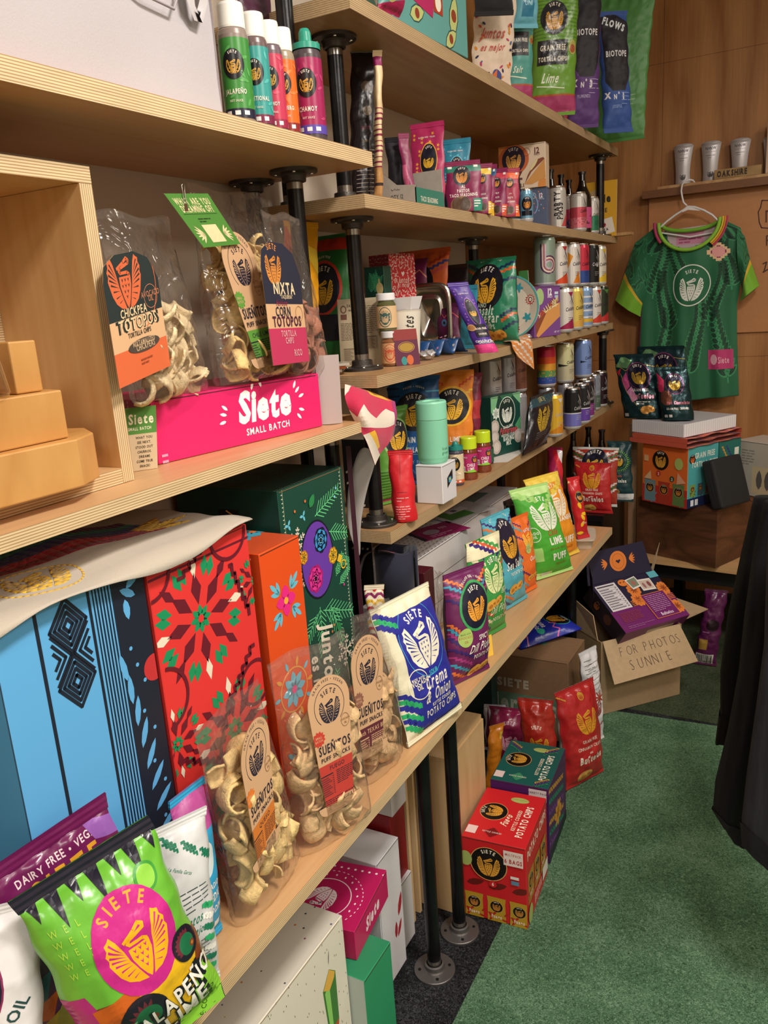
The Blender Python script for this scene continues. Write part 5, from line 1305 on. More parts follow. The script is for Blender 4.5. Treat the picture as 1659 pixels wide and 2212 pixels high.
# grey shipping tray with seasoning pouches
def art_case(w, h):
 A = Art(w, h, 'a89f95'); L = A.lay()
 for j in range(9):
  for i in range(int(w*.9/.009)): A.disc(w*.05+i*.009+(j % 2)*.0045, h*.98-j*.0052, .0014, '6a635c', n=6, L=L)
 A.barcode(w*.1,h*.05,w*.35,h*.4,'b5aca2'); A.text('CASE',w*.68,h*.36,h*.11,'3a3530',.01,.7); A.text('QTY 12',w*.7,h*.2,h*.11,'3a3530',.01,.7); return A
def art_tray(w, h): return Art(w, h, '2f7a68').text('TACO SEASONING', w*.45, h*.35, h*.36, 'e8e0d0', .02, .6)
ta = atx((836, 408), -.14); ta.z = Z4
def tray():
 p0 = atx((900,430),-.045); y0 = p0.y; x1 = -.045; root = empty('case_tray',(x1,y0,Z4+.0008),0,'grey cardboard case tray with a green taco seasoning front on the taco shelf','tray')
 L_, W_ = .16, .17
 mb = MB(); P = [(-W_, -.005, 0), (0, 0, 0), (0, 0, .052), (-W_, -.005, .14)]
 mb.add([(-W_,0,0),(0,0,0),(0,0,.050),(-.05,0,.055),(-.11,0,.105),(-W_,0,.12)],[(0,1,2,3,4,5)],'a89f95'); mb.add([(-W_,.003,0),(0,.003,0),(0,.003,.050),(-.05,.003,.055),(-.11,.003,.105),(-W_,.003,.12)],[(5,4,3,2,1,0)],'7a6a58')
 A = art_case(W_, .12); A.t = [t for t in A.t if max(p[1] for p in t[:3]) < .048 or max(p[0] for p in t[:3]) < W_*.45]
 lay_art(mb, A, plane_fn((-W_, 0, 0), (1, 0, 0), (0, 0, 1))); mb.build('side_panel', 'kraft', root)
 mb = MB(); mb.box((-.003,0,0),(0,L_,.045),'2f7a68'); lay_art(mb,art_tray(L_,.045),plane_fn((0,0,0),(0,1,0),(0,0,1))); mb.build('front_panel','card',root)
 mb = MB(); mb.box((-W_, L_-.003, 0), (-.003, L_, .10), 'a89f95'); mb.build('side_panel', 'kraft', root)
 mb = MB(); mb.box((-W_, 0.003, 0), (-.003, L_-.003, .003), 'a89f95'); mb.build('tray_floor', 'kraft', root)
tray()
def P4(label, BL, BR, TM, xs, art, seed, lean=5, d=.022, m='satin', name='snack_pouch', cat='pouch', **k):
 return bag(name, label, cat, BL, BR, TM, Z4, lean, d, art=art, xs=xs, seed=seed, m=m, back='5a2a3a', pouch=True, **k)
def art_cookie(base, name, sub, cc, lace='f0a83a'):
 def f(w, h):
  A = Art(w, h, base); L = A.lay()
  for i in range(26): A.flower(w*(.12+.8*((i*37) % 10)/10), h*(.42+.5*((i*23) % 11)/11), w*.05, 5, lace)
  A.text('GLUTEN FREE • VEGAN', w*.5, h*.83, w*.06, 'f4e8e0', .015, .7)
  A.disc(w*.56, h*.58, w*.26, lace, h*.20); A.emblem(w*.56, h*.58, w*.24, '1c1a28', 'eab432', 'f4e8e0', h*.185)
  A.rect(w*.28,h*.22,w*.6,h*.18,'1c1a28'); A.text(name,w*.58,h*.325,w*.15,'f4e8e0',.03,.6); A.text(sub,w*.58,h*.25,w*.13,'f4e8e0',.03,.6)
  A.disc(w*.2,h*.36,w*.18,'c89468',n=18); A.disc(w*.2,h*.36,w*.12,'b07c50',n=12); A.text(cc[0],w*.6,h*.13,w*.16,cc[1],.03,.7); A.text(cc[2],w*.6,h*.06,w*.13,'f4e8e0',.02,.7); return A
 return f
P4('dark folded snack pouch at the left of the pink cookie pouch',(848,415),(885,425),(850,300),(-.17,-.13),lambda w,h: Art(w,h,'1a1620').rect(0,h*.85,w,h*.15,'2a2430'),52,6)
P4('narrow plum pouch edge left of the pink cookie pouch',(878,420),(900,428),(868,292),(-.12,-.10),lambda w,h: Art(w,h,'8a2a55').rect(0,0,w*.4,h*.6,'c25a80').text('COCO',w*.6,h*.15,w*.25,'f0e0e0',.02,.6),53,8)
P4('magenta grain free cookie pouch standing in the grey tray',(893,432),(964,445),(925,268),None,art_cookie('b12a5e','GRAIN FREE','COOKIES',('CANELA','f4e8e0','COOKIES')),54,6,ys=(2.00,2.01))
P4('teal cookie pouch between the magenta cookie pouch and the al pastor pouch',(950,440),(1014,452),(985,303),None,art_cookie('2a7f9c','GRAIN FREE','COOKIES',('MEXICAN','8fd4e4','WEDDING'),'5fc0d8'),55,6,ys=(2.11,2.13))
def art_taco(name, top, base, foot):
 def f(w, h):
  A = Art(w, h, base); A.rect(0, h*.78, w, h*.22, top); A.emblem(w*.46, h*.70, w*.25, '1c1a28', 'e8963a', 'f4e8e0', w*.28)
  A.rect(w*.06, h*.86, w*.12, h*.05, 'e8e8e0'); A.rect(w*.8, h*.86, w*.12, h*.05, 'e8e8e0')
  for i, s in enumerate(name): A.text(s, w*.5, h*(.46-.085*i), w*(.13 if i < len(name)-1 else .125), 'f4e8e0', .03, .62)
  A.disc(w*.42,h*.13,w*.30,'8a6a48',w*.24); A.disc(w*.32,h*.14,w*.16,'5a3f2c',w*.2); A.disc(w*.54,h*.14,w*.15,'4a3426',w*.2); A.rect(w*.78,0,w*.22,h*.24,foot); A.lines(w*.8,h*.18,w*.16,3,h*.05,'f4e8e0'); return A
 return f
P4('plum and teal al pastor taco seasoning pouch at the shelf edge',(966,456),(1041,467),(1000,350),None,art_taco(('AL','PASTOR','TACO SEASONING'),'2f7a68','86204f','2f8a74'),56,5,ys=(2.04,2.07))
P4('plum seasoning pouch with yellow corner right of the al pastor pouch',(1024,463),(1062,469),(1042,356),None,art_taco(('','ASADA','SEASONING'),'e8c23a','86204f','e8b83a'),57,5,ys=(2.16,2.18))
P4('plum seasoning pouch with blue and lime top',(1036,462),(1068,470),(1057,358),None,art_taco(('','','SEASONING'),'2a5a8a','86204f','e8b83a'),58,5,ys=(2.23,2.24))
P4('pink spicy taco seasoning pouch in front of the dark can',(1055,470),(1096,478),(1076,366),None,art_taco(('SPICY','TACO','SEASONING'),'c8324a','86204f','d8553a'),59,5,ys=(2.27,2.28))
P4('orange seasoning pouch with magenta foot left of the skinny can',(1083,474),(1121,482),(1101,366),None,art_taco(('age','FAJITA','SEASONING'),'e8642a','a82a4a','e8642a'),60,5,ys=(2.32,2.34))
def art_can(base, disc='1c1a28', bird='e8963a', band=None, extra=None, sw=1):
 def f(w, h):
  A = Art(w, h, base)
  if extra: extra(A, w, h)
  if disc: A.emblem(w*.5, h*.6, w*.12, disc, bird, 'f4e8e0', w*.15); A.rect(w*.38, h*.1, w*.24, h*.2, disc)
  return A
 return f
def lace_can(A, w, h):
 for i in range(5):
  for j in range(3): A.flower(w*(.1+.2*i), h*(.2+.3*j), w*.06, 8, '3f7f7a', 'a84a6a')
def canx(label, p, x, z, r, h, art, face=.6, group=None, base='cfcfd2'):
 q = atx(p,x); return can('',label,(q.x,q.y,z+.0008),r,h,art,base,group,face=face) if False else _can(label,(q.x,q.y,z+.0008),r,h,art,base,group,face)
def _can(label, P, r, h, art, base, group, face, cat='can', name='drink_can'):
 return can(name, label, P, r, h, art, base, group, cat, face)
_can('dark patterned soup can behind the teal cookie pouch',(-.19,atx((992,330),-.19).y,Z4+.0008),.038,.150,art_can('4a2a44',extra=lace_can),'4a2a44',None,.7,name='soup_can')
_can('dark green patterned can in front of the white taco shell carton',(-.07,atx((1097,380),-.07).y,Z4+.0008),.037,.146,art_can('22333a',extra=lace_can),'22333a',None,.7,name='soup_can')
_can('slim light blue can beside the navy taco shell carton',(-.022,atx((1136,440),-.022).y,Z4+.0008),.022,.098,art_can('6f9fc0',extra=None),'6f9fc0',None,.5)
def art_shell(bg, ink, disc, blob):
 def f(w, h):
  A = Art(w, h, bg);
  if blob: A.disc(w*.05, h*.95, w*.2, 'e0924a'); A.disc(w*.32, h*.68, w*.33, 'c9683a', w*.30); A.disc(w*.95, h*.05, w*.12, 'e0924a')
  A.emblem(w*.32,h*.68,w*.25,disc,'f0b056','f4e8e0',w*.27); A.text('12',w*.82,h*.76,w*.17,ink,.03,.8); A.text('SHELLS',w*.82,h*.72,w*.05,ink,.01,.7); A.ring(w*.6,h*.82,w*.08,.001,ink)
  if blob:
   A.poly([(w*.55,h*.1),(w*.98,h*.62),(w*1.0,h*.2),(w*.7,h*.08)],'d79a58'); A.poly([(w*.55,h*.1),(w*.62,h*.3),(w*.8,h*.62),(w*.95,h*.66),(w*.98,h*.62),(w*.7,h*.36)],'8a4a36'); A.leaf(w*.66,h*.38,w*.3,w*.06,.9,'e8d8a0')
   A.text('Z', w*.44, h*.22, w*.22, ink, .05, .8); A.text('SHELLS', w*.42, h*.04, w*.1, ink, .02, .7)
  else:
   A.ring(w*.38,h*.6,w*.36,.003,'86b0dc',ry=h*.32,a0=-.8,a1=3.9); A.rect(w*.05,h*.06,w*.5,h*.3,'22304e'); A.text('GRAIN FREE',w*.3,h*.24,w*.14,'f4e8e0',.03,.6); A.text('SHELLS',w*.3,h*.12,w*.16,'f4e8e0',.03,.6)
   for k in range(12): A.disc(w*(.62+.34*((k*7) % 5)/5), h*(.4+.55*k/12), w*.02, ('c05a9a', '86b0dc', 'd88a5a')[k % 3], n=8)
  return A
 return f
q = atx((1183, 480), -.04)
navy = carton('taco_shell_carton','navy blue carton of twelve taco shells under the white one','carton',(-.158,q.y-.012,Z4+.0008),.12,.118,.05,.132,front=art_shell('54607e','e8e8f0','22304e',False),col='54607e')
carton('taco_shell_carton','white and orange carton of twelve taco shells stacked on the navy one','carton',(-.202,q.y-.02,Z4+.1345),.10,.160,.06,.140,front=art_shell('e4cdb4','6a3a3a','2a2038',True),col='d8bfa4')
def beercan(cols, sc=None, big='Cr', band=None, ink='1c1c22', tilt=False, shape=None):
 def f(w, h):
  A = Art(w, h, cols[0]); n = len(cols)
  if shape: shape(A, w, h)
  else:
   for i, c in enumerate(cols[1:]): A.rect(0, 0, w, h*(1-(i+1)/n), c)
  cx = w*.56
  if ink:
   for k in range(4): A.line([(cx+.003*k-.004,h*.95-.006*k),(cx+.006+.003*k-.004,h*.80-.006*k),(cx-.006+.003*k,h*.72-.004*k)],.0012,ink)
   A.text('Coldfire', cx, h*.50, h*.14, ink, .02, .6, rot=.12, skew=.2)
  A.lines(cx-.012, h*.3, .024, 3, .006, ink or 'cccccc', .0012); return A
 return f
GT = 'beer cans on the taco shelf'
for i,(lb,px,x,cols) in enumerate((('tall white beer can with vertical black lettering beside the navy carton',1204,-.06,('d8d2cc','d8d2cc')),('tall raspberry pink beer can second from the white can on the taco shelf',1230,-.075,('b0305a','b0305a','3a2a5a')),
 ('tall olive and teal beer can behind the pink one',1237,-.11,('8a8a5a','4a7a7a','3a5a9a')),('slim rose beer can left of the pink labelled bottle',1249,-.03,('c0485a','c0485a','d87a8a')),('yellow and green beer can right of the pink labelled bottle',1277,-.035,('e0e040','2f7a5a')))):
 q = atx((px,460),x); _can(lb,(q.x,q.y,Z4+.0008),.031,.150 if i == 0 else .140,beercan(cols,ink='1c1c22') if i else (lambda w,h: Art(w,h,'d8d2cc').text('PARTY',w*.48,h*.3,h*.26,'2a2428',.03,.7,rot=HP,align='l').text('PASS',w*.53,h*.2,h*.26,'2a2428',.03,.7,rot=HP,align='l').poly([(w*.5,0),(w*.62,h*.35),(w*.7,0)],'d85a5a').poly([(w*.6,0),(w*.66,h*.3),(w*.74,0)],'4a2a4a')),'c8c4c0',GT,.75)
def bottle(label, P, r, h, col='120c0a', lab=None, labh=(.08, .42), group=None, labart=None, face=.7):
 root = empty('beer_bottle', P, face, label, 'bottle', group); mb = MB()
 mb.lathe([(.0001,.004),(r*.8,.0),(r,.006),(r,h*.55),(r*.92,h*.62),(r*.5,h*.76),(r*.36,h*.86),(r*.34,h*.96),(r*.42,h*.962),(r*.42,h),(.0001,h)],28,col=col)
 mb.build('bottle_body', mat('dark_bottle_glass', .08, coat=.6), root)
 if lab:
  mb = MB(); z0, z1 = h*labh[0], h*labh[1]; mb.lathe([(r+.0006, z0), (r+.0006, z1)], 28, col=lab)
  A = Art(2*math.pi*r, z1-z0, lab); rd = random.Random(2)
  for k in range(22): A.disc(A.w*rd.random(), A.h*rd.random(), .005, '8a2050', .003, n=8, rot=rd.random()*3)
  A.text('IPA',A.w*.5,A.h*.2,A.h*.2,'3a1028',.03,.8); lay_art(mb,A,cyl_fn(r+.0007,z0,-HP-math.pi),r*.35); mb.build('bottle_label','matte',root)
 mb = MB(); mb.lathe([(r*.44, h-.006), (r*.44, h+.001), (.0001, h+.002)], 20, col='1a1a1c'); mb.build('crown_cap', 'plastic', root); return root
q = atx((1258,450),-.045); bottle('dark beer bottle with a pink label standing at the taco shelf edge',(q.x,q.y,Z4+.0008),.035,.225,lab='c2487e')
for i,(px,x,lb) in enumerate(((1190,-.16,'dark beer bottle directly right of the taco shell cartons'),(1212,-.17,'dark beer bottle second from the taco shell cartons'),(1229,-.19,'dark beer bottle third from the taco shell cartons'))):
 q = atx((px, 400), x); bottle(lb, (q.x, q.y, Z4+.0008), .031, .245, group='dark beer bottles on the taco shelf')
def art_yellow(w, h):
 A = Art(w, h, 'd9a01e'); A.disc(w*.35, h*.72, w*.25, 'c8a878', n=8); A.disc(w*.3, h*.55, w*.2, 'cbb088', n=8)
 A.text('Sunnie', w*.40, h*.62, w*.34, '1c1c1c', .045, .75); A.text('HERE', w*.52, h*.44, w*.17, '1c1c1c', .03, .9)
 A.rect(w*.30,h*.03,w*.62,h*.28,'e6dad0',rot=.22); A.text('SLICE',w*.58,h*.16,w*.09,'a02a3a',.02,.8,rot=.22); A.text('PIZZA',w*.6,h*.09,w*.11,'1c1c1c',.04,.9,rot=.22); A.flower(w*.62,h*.21,w*.07,6,'b02a3a',None,.8); return A
card('sign_board','mustard yellow sign board with a pizza sticker at the far end of the taco shelf','sign',(1262,512),(1331,514),(1298,392),Z4,3,art_yellow,th=.004,ys=(3.62,3.62))
mb = MB(); mb.box((0,0,0),(.17,.05,.012)); tag(mb.build('wood_strip',wood('pale_strip','c9a070','a87a4a',(2,2,2)),None,(-.10,3.66,Z4+.0008),.0),'thin wooden strip under the yellow sign at the far shelf end','wood strip')

# ---------------------------------------------------------------- topmost far shelf
def P5(name,label,cat,BL,BR,TM,xs,art,seed,d=.06,lean=0,m='satin',**k): return bag(name,label,cat,BL,BR,TM,Z5,lean,d,art=art,xs=xs,seed=seed,m=m,**k)
def art_avo(w, h):
 A = Art(w, h, '5f9c98')
 for (x,y,s,a) in ((.3,.25,.2,.3),(.8,.5,.26,1.3),(.75,.15,.2,.6),(.1,.7,.2,1)): A.leaf(w*x-w*s*.5*math.cos(a),h*y-w*s*.5*math.sin(a),w*s,w*s*.5,a,'2a4a4a'); A.leaf(w*x-w*s*.45*math.cos(a),h*y-w*s*.45*math.sin(a),w*s*.9,w*s*.42,a,'b8c07a'); A.disc(w*x,h*y,w*s*.14,'8a3a24')
 A.poly([(0,h*.5),(w*.5,h*.3),(w*.55,h*.75),(0,h*.95)],'b0245e'); A.lines(w*.05,h*.6,w*.4,3,h*.08,'e0b8c4',.003); A.rect(w*.52,h*.4,w*.12,h*.4,'a83a24'); A.disc(w*.58,h*.55,w*.04,'e8e0d0',h*.12); return A
q0 = atx((862, 40), -.005); q1 = atx((988, 80), -.02)
carton('snack_box','teal avocado print box with a magenta label on the topmost shelf','carton',(-.010,q0.y-.02,Z5+.0008),HP-.04,(q1-q0).length+.02,.09,.15,front=art_avo,col='5f9c98')
bag('snack_bag','dark magenta bag with a green corner left of the teal avocado box','snack bag',(800,20),(850,40),(830,-50),Z5,0,.05,xs=(-.03,-.025),art=lambda w,h: Art(w,h,'5f9c98').poly([(0,0),(w,0),(w,h*.5),(0,h*.2)],'a82454').disc(w*.3,h*.5,w*.2,'b8c07a'),seed=69)
def art_tote2(w, h):
 A = Art(w, h, 'ddc8b4'); rd = random.Random(4); cs = ('c8502e', '2a2a52', 'd98a2a', 'b8406a', '3a5a8a')
 for i in range(44):
  t = rd.random()*6.28; rr = .8+.35*rd.random(); A.leaf(w*(.5+.42*rr*math.cos(t)),h*(.5+.42*rr*math.sin(t)),w*.10,w*.05,rd.random()*6.28,cs[i % 5])
 A.text('Juntos',w*.42,h*.52,w*.30,'c25a52',.02,.62,skew=.3); A.text('es mejor',w*.45,h*.40,w*.21,'c25a52',.02,.62,skew=.3); A.disc(w*.62,h*.16,w*.10,'3f4a86',w*.14,rot=.6); A.poly([(w*.42,h*.12),(w*.6,h*.22),(w*.62,h*.06)],'d96a2e'); return A
P5('tote_bag','cream cotton tote bag printed with leaves and coral script on the topmost shelf','bag',(1008,120),(1100,172),(1070,-20),None,art_tote2,70,.03,ys=(2.38,2.46),m='cloth',back='ddc8b4',crump=.006)
P5('cloth_cap','black cloth cap lying over the top of the cream tote bag','cap',(1022,22),(1105,30),(1066,-60),None,lambda w,h: Art(w,h,'17151b'),71,.05,m='cloth',zoff=.165,ys=(2.30,2.36),back='17151b')
def art_tort(base, c2, name, foot='a83a6a'):
 def f(w, h):
  A = Art(w, h, base); L = A.lay()
  for k in range(16): A.rect(0, h*(.9-k*.025), w, h*.008, c2, L)
  A.arc('PACK', w*.45, h*.66, w*.42, w*.1, 'e0dcc8', .02); A.emblem(w*.42, h*.66, w*.30, '22222c', 'd89a2a', 'e8e0d0', w*.33)
  A.rect(w*.08,h*.34,w*.66,h*.17,'1c1a22'); A.text('GRAIN FREE',w*.41,h*.44,w*.145,'e8e0d0',.03,.58); A.text('TORTILLA CHIPS',w*.41,h*.365,w*.125,'e8e0d0',.03,.52)
  A.disc(w*.86,h*.46,w*.1,'b0a85a',w*.14); A.disc(w*.86,h*.45,w*.07,'a85a3a',w*.08); A.text(name,w*.36,h*.22,w*.26,'e8ecd8',.02,.65,skew=.3); A.line([(w*.1,h*.2),(w*.7,h*.18)],.003,'e8ecd8')
  A.rect(0, 0, w, h*.13, foot); A.rect(0, h*.13, w, h*.012, 'b0562e'); return A
 return f
P5('tortilla_chip_bag','teal tortilla chip bag between the cream tote and the lime green bag','chip bag',(1082,172),(1145,200),(1118,-70),None,art_tort('4f9a92','3a7f7c','Salt'),72,.06,ys=(2.60,2.66))
bag('snack_bag','shiny light blue bag on top of the teal tortilla chip bag','snack bag',(1105,80),(1158,105),(1135,-25),Z5+.12,0,.05,ys=(2.55,2.60),art=lambda w,h: Art(w,h,'6fb4c8').rect(w*.25,h*.15,w*.5,h*.5,'2a7a9c').text('UNI',w*.5,h*.3,w*.25,'a8d8e4',.02,.7),seed=73,m='film',zoff=.07)
P5('tortilla_chip_bag','lime green tortilla chip bag with black lettering panel on the topmost shelf','chip bag',(1140,205),(1238,250),(1200,-60),None,art_tort('6a9a34','4f8028','Lime'),74,.07,ys=(2.84,2.92),m='film')
def art_bio(base, n, nm, dk):
 def f(w, h):
  A = Art(w,h,base); A.poly([(w*.05,h*.95),(w*.1,h*.42),(w*.3,h*.34),(w*.75,h*.34),(w*.92,h*.45),(w,h*.9),(w*.5,h*.98)],'1f1c26')
  A.text('BIOTOPE',w*.5,h*.62,w*.24,'e8e4ea',.03,.62); A.text('X',w*.14,h*.28,w*.25,'e8e4ea',.06,.8); A.text('N',w*.38,h*.27,w*.2,'e8e4ea',.04,.7); A.text('o',w*.5,h*.31,w*.14,'e8e4ea',.04,.7); A.text(n,w*.66,h*.27,w*.26,'e8e4ea',.06,.7)
  A.text(nm, w*.45, h*.20, w*.13, dk, .02, .6); A.lines(w*.6, h*.32, w*.35, 4, h*.03, dk, .002); return A
 return f
P5('coffee_bag','purple coffee bag with a black cloth panel numbered three','coffee bag',(1222,268),(1290,295),(1262,-40),None,art_bio('5a3478','3','YUMUNDS','b8a8d0'),75,.06,ys=(3.14,3.20),m='matte',crump=.006)
P5('coffee_bag','blue coffee bag with a black cloth panel numbered one, at the far shelf end','coffee bag',(1300,310),(1362,345),(1318,28),None,lambda w,h: art_bio('31529c','1','JOSEFUL','8fa8dc')(w,h).text('FLOWS',w*.45,h*.86,w*.3,'e8ecf4',.05,.6,rot=-.4),76,.06,ys=(3.34,3.40),m='matte',crump=.006)
P5('snack_bag','very large plain green bag behind the blue coffee bag on the topmost shelf','snack bag',(1245,305),(1392,365),(1340,-15),None,lambda w,h: Art(w,h,'4f8a4a').lines(w*.55,h*.3,w*.3,4,h*.03,'8fb88a',.003),77,.05,ys=(3.56,3.58),m='satin',back='4f8a4a')
P5('snack_bag','pink bag bottom showing under the lime green tortilla bag','snack bag',(1195,232),(1225,255),(1205,150),None,lambda w,h: Art(w,h,'a8305e'),78,.03,ys=(3.05,3.08))

# ---------------------------------------------------------------- middle far shelf
def P3(name,label,cat,BL,BR,TM,art,seed,lean=5,d=.05,m='satin',**k): return bag(name,label,cat,BL,BR,TM,Z3,lean,d,art=art,seed=seed,m=m,**k)
P3('chip_bag','green tortilla chip bag with red top behind the recipe card','chip bag',(672,765),(765,752),(715,510),art_chip('2e7a3c','23242f','f2b632',[('TORTILLA CHIPS',.55,.30,.12,'f2efe4',dict(sx=.55))],(),'d8402e','GRAIN FREE',cy=.6,r=.36,extra=lambda A,w,h: A.rect(0,h*.88,w,h*.12,'cc3a28').rect(0,0,w*.1,h,'cc4a28').rect(w*.15,h*.2,w*.75,h*.2,'23242f')),81,4,.05,ys=(1.76,1.74))
P3('chip_bag','black patterned chip bag with orange flower behind the left pipe post','chip bag',(636,778),(684,768),(655,545),lambda w,h: Art(w,h,'1d1820').flower(w*.5,h*.65,w*.4,9,'e8a22c','2a8a8a').flower(w*.4,h*.3,w*.3,7,'d8502c','f0c040'),82,4,.04,ys=(1.56,1.55))
card('recipe_card','kraft recipe card with a portrait drawing and tiny print, standing by the jars','card',(737,800),(829,789),(775,645),Z3,4,
  lambda w,h: Art(w,h,'b3a284').disc(w*.13,h*.85,w*.07,'6b4230',w*.09).disc(w*.13,h*.85,w*.045,'b3a284',w*.06).rect(w*.06,h*.70,w*.14,h*.08,'6b4230').text('SALSA',w*.32,h*.88,w*.09,'4a3226',.03,.7).text('MAMA',w*.32,h*.82,w*.06,'4a3226',.03,.7).lines(w*.05,h*.64,w*.42,12,h*.022,'5a4433',.0013).lines(w*.6,h*.88,w*.3,14,h*.03,'5a4433',.0012,3).facts(w*.08,h*.08,w*.3,h*.2,'a8977a','4a3226').facts(w*.6,h*.25,w*.3,h*.2,'a8977a','4a3226').lines(w*.08,h*.06,w*.34,2,h*.02,'5a4433',.0012,5),th=.0015,ys=(1.70,1.74))
# foil packets stacked flat
for k, c in enumerate(('8a5a34', 'c9c2b4', 'a8562e', 'd8d2c8')):
 r_ = empty('foil_packet',(-.150+.004*k,1.515+.004*k,Z3+.0008+.0062*k),.3+.12*k,('lowest','second','third','topmost')[k] + ' foil packet in the small stack left of the pipe flange','packet','foil packets by the pipe flange')
 mb = MB(); mb.box((-.05, -.03, 0), (.04, .03, .0055), c); mb.build('packet_body', 'foil', r_)
def jar(label, P, r, h, fill, lid='e8e6ea', lab='d8b48a', ink='2a4a44', face=.2, name='jar', tall=.78, badge=True, group=None):
 root = empty('jar',P,face,label,'jar',group); mb = MB(); mb.lathe([(.0001,.001),(r*.95,.001),(r*.995,.006),(r*.995,h*.70),(r*.8,h*.78),(r*.78,h*.82),(.0001,h*.82)],32,col=fill); mb.build('jar_body',mat('filled_jar_glass',.08,coat=.5),root)
 mb = MB(); z0, z1 = h*.08, h*.66; mb.lathe([(r+.0005, z0), (r+.0005, z1)], 32, col=lab); A = Art(2*math.pi*r, z1-z0, lab); cx = A.w*.5
 if badge: A.disc(cx,A.h*.5,r*.68,ink,A.h*.46); A.disc(cx,A.h*.5,r*.62,lab,A.h*.42); A.disc(cx,A.h*.42,r*.42,ink,A.h*.28); A.arc('SIETE',cx,A.h*.5,r*.45,r*.24,ink,.02); A.swan(cx,A.h*.40,r*.7,lab,ink)
 lay_art(mb, A, cyl_fn(r+.0006, z0, -HP-math.pi), r*.35); mb.build('jar_label', 'matte', root)
 mb = MB(); mb.lathe([(r*.86,h*.80),(r*.92,h*.82),(r*.92,h*.985),(r*.88,h),(.0001,h)],32,col=lid); mb.build('jar_lid','plastic',root); return root
q = aty((836,797),1.70); jy = Vector((q.x+.004,1.72,Z3+.0008)); jar('lower jar with cream and coral badge label and white lid, under the green jar',jy,.0240,.080,'8a5a3c',lab='d9a878',ink='c8583a',face=.4)
jar('upper jar with dark green badge label and white lid, stacked on the coral one',jy+Vector((-.010,.006,.0806)),.0240,.086,'5a5a38',ink='3a5a54',face=.4)
def art_lace(w, h):
 A = Art(w, h, 'c9333a'); L = A.lay(); rd = random.Random(9)
 for i in range(9):
  for j in range(17):
   x, y = w*(.06+.11*i), h*(.03+.06*j)
   if abs(x-w*.5) < w*.2 and abs(y-h*.5) < h*.2: continue
   A.leaf(x, y, w*.085, w*.035, rd.random()*6.28, 'e8c4bc', L); A.leaf(x, y, w*.06, w*.025, rd.random()*6.28, 'e8c4bc', L)
 A.poly([(w*.5,h*.56),(w*.44,h*.63),(w*.46,h*.66),(w*.5,h*.64),(w*.54,h*.67),(w*.57,h*.63)],'f2e6e0'); A.text('Juntos',w*.5,h*.44,w*.22,'f0d8d0',.01,.6,skew=.3); A.text('es mejor',w*.5,h*.36,w*.18,'f0d8d0',.01,.6,skew=.3); return A
def art_lace2(w, h):
 A = Art(w, h, '8a2028'); L = A.lay(); rd = random.Random(10)
 for i in range(12):
  for j in range(14): A.leaf(w*(.04+.085*i), h*(.03+.075*j), w*.06, w*.025, rd.random()*6.28, 'c8a49a', L)
 return A
def fircard(w, h):
 A = Art(w, h, '6a7048'); rd = random.Random(3); L = A.lay()
 for i in range(90): A.leaf(w*rd.random(), h*rd.random(), .007, .003, rd.random()*6.28, ('2f7a3a', '8a3a2a', '4f9a4a')[i % 3], L)
 return A
ZL = aty((847, 662), 1.93).z
box('gift_carton','small green leaf print carton carrying the red lace carton','carton',(847,745),(903,745),(847,660),Z3,.062,front=fircard,left=fircard,col='6a7048',ys=(1.93,2.03),h=ZL-Z3-.002,zoff=.0008)
box('gift_carton','red carton with white lace print, set high above the jars','carton',(846,662),(901,660),(843,548),ZL,.072,front=art_lace,left=art_lace2,col='c9333a',cols={'l': '8a2028','seam': '5a1018'},ys=(1.93,2.03))
def art_fir(w, h):
 A = Art(w, h, '14483c')
 for (x, y, a) in ((.3, .1, 1.4), (.5, .1, 1.2), (.7, .2, 1.9)):
  L = A.lay(); A.line([(w*x, h*y), (w*x+math.cos(a)*h*.6, h*y+math.sin(a)*h*.6)], .0015, '4fc088', L)
  for i in range(8):
   for s in (-1,1): px,py = w*x+math.cos(a)*h*.07*i,h*y+math.sin(a)*h*.07*i; A.line([(px,py),(px+math.cos(a+s*.7)*.016,py+math.sin(a+s*.7)*.016)],.0013,'4fc088',L)
 A.disc(w*.75, h*.2, w*.18, 'e0c88a', h*.22); A.rect(w*.7, h*.4, w*.08, h*.15, 'e0c88a'); return A
lf = aty((790, 640), 1.84); lf2 = aty((828, 575), 1.84)
carton('gift_carton','small dark green fir print carton just left of the red lace carton','carton',(lf.x,1.84,Z3+.0008),0,lf2.x-lf.x,.04,lf2.z-Z3,front=lambda w,h: (lambda A,B: (setattr(A,'t',[((a[0],a[1]+h-w*1.2),(b[0],b[1]+h-w*1.2),(c[0],c[1]+h-w*1.2),col,L) for a,b,c,col,L in B.t]),A)[1])(Art(w,h,'14483c'),art_fir(w,w*1.2)),col='14483c')
# white tub, paper cup, red lid
def cup(name, label, P, r0, r1, h, col, foot=None, cat='cup', lid=None, art=None, face=0):
 root = empty(name,P,face,label,cat); mb = MB(); pr_ = [(.0001,.002),(r0*.94,.002),(r0,0),(r0+(r1-r0)*.16,h*.16),(r1,h*.97),(r1*1.03,h),(r1*.97,h),(r1*.95,h*.96),(r0*.93,.005),(.0001,.004)]
 mb.lathe(pr_, 36, cols=[foot or col]*3+[col]*6)
 if art: A = art(2*math.pi*r0,h*.8); lay_art(mb,A,lambda u,v: (lambda a,rr: (Vector((math.cos(a)*rr,math.sin(a)*rr,h*.16+v)),Vector((math.cos(a),math.sin(a),0))))(-HP-math.pi+u/r0,r0+(r1-r0)*(.16+v/h)+.0006),r0*.35)
 mb.build('cup_body', mat('coated_paper', .5), root)
 if lid: mb = MB(); mb.lathe([(r1*1.05,h-.004),(r1*1.06,h+.008),(r1*.95,h+.011),(.0001,h+.011)],36,col=lid); mb.build('lid','plastic',root)
 return root
q = atz((893, 785), Z3)
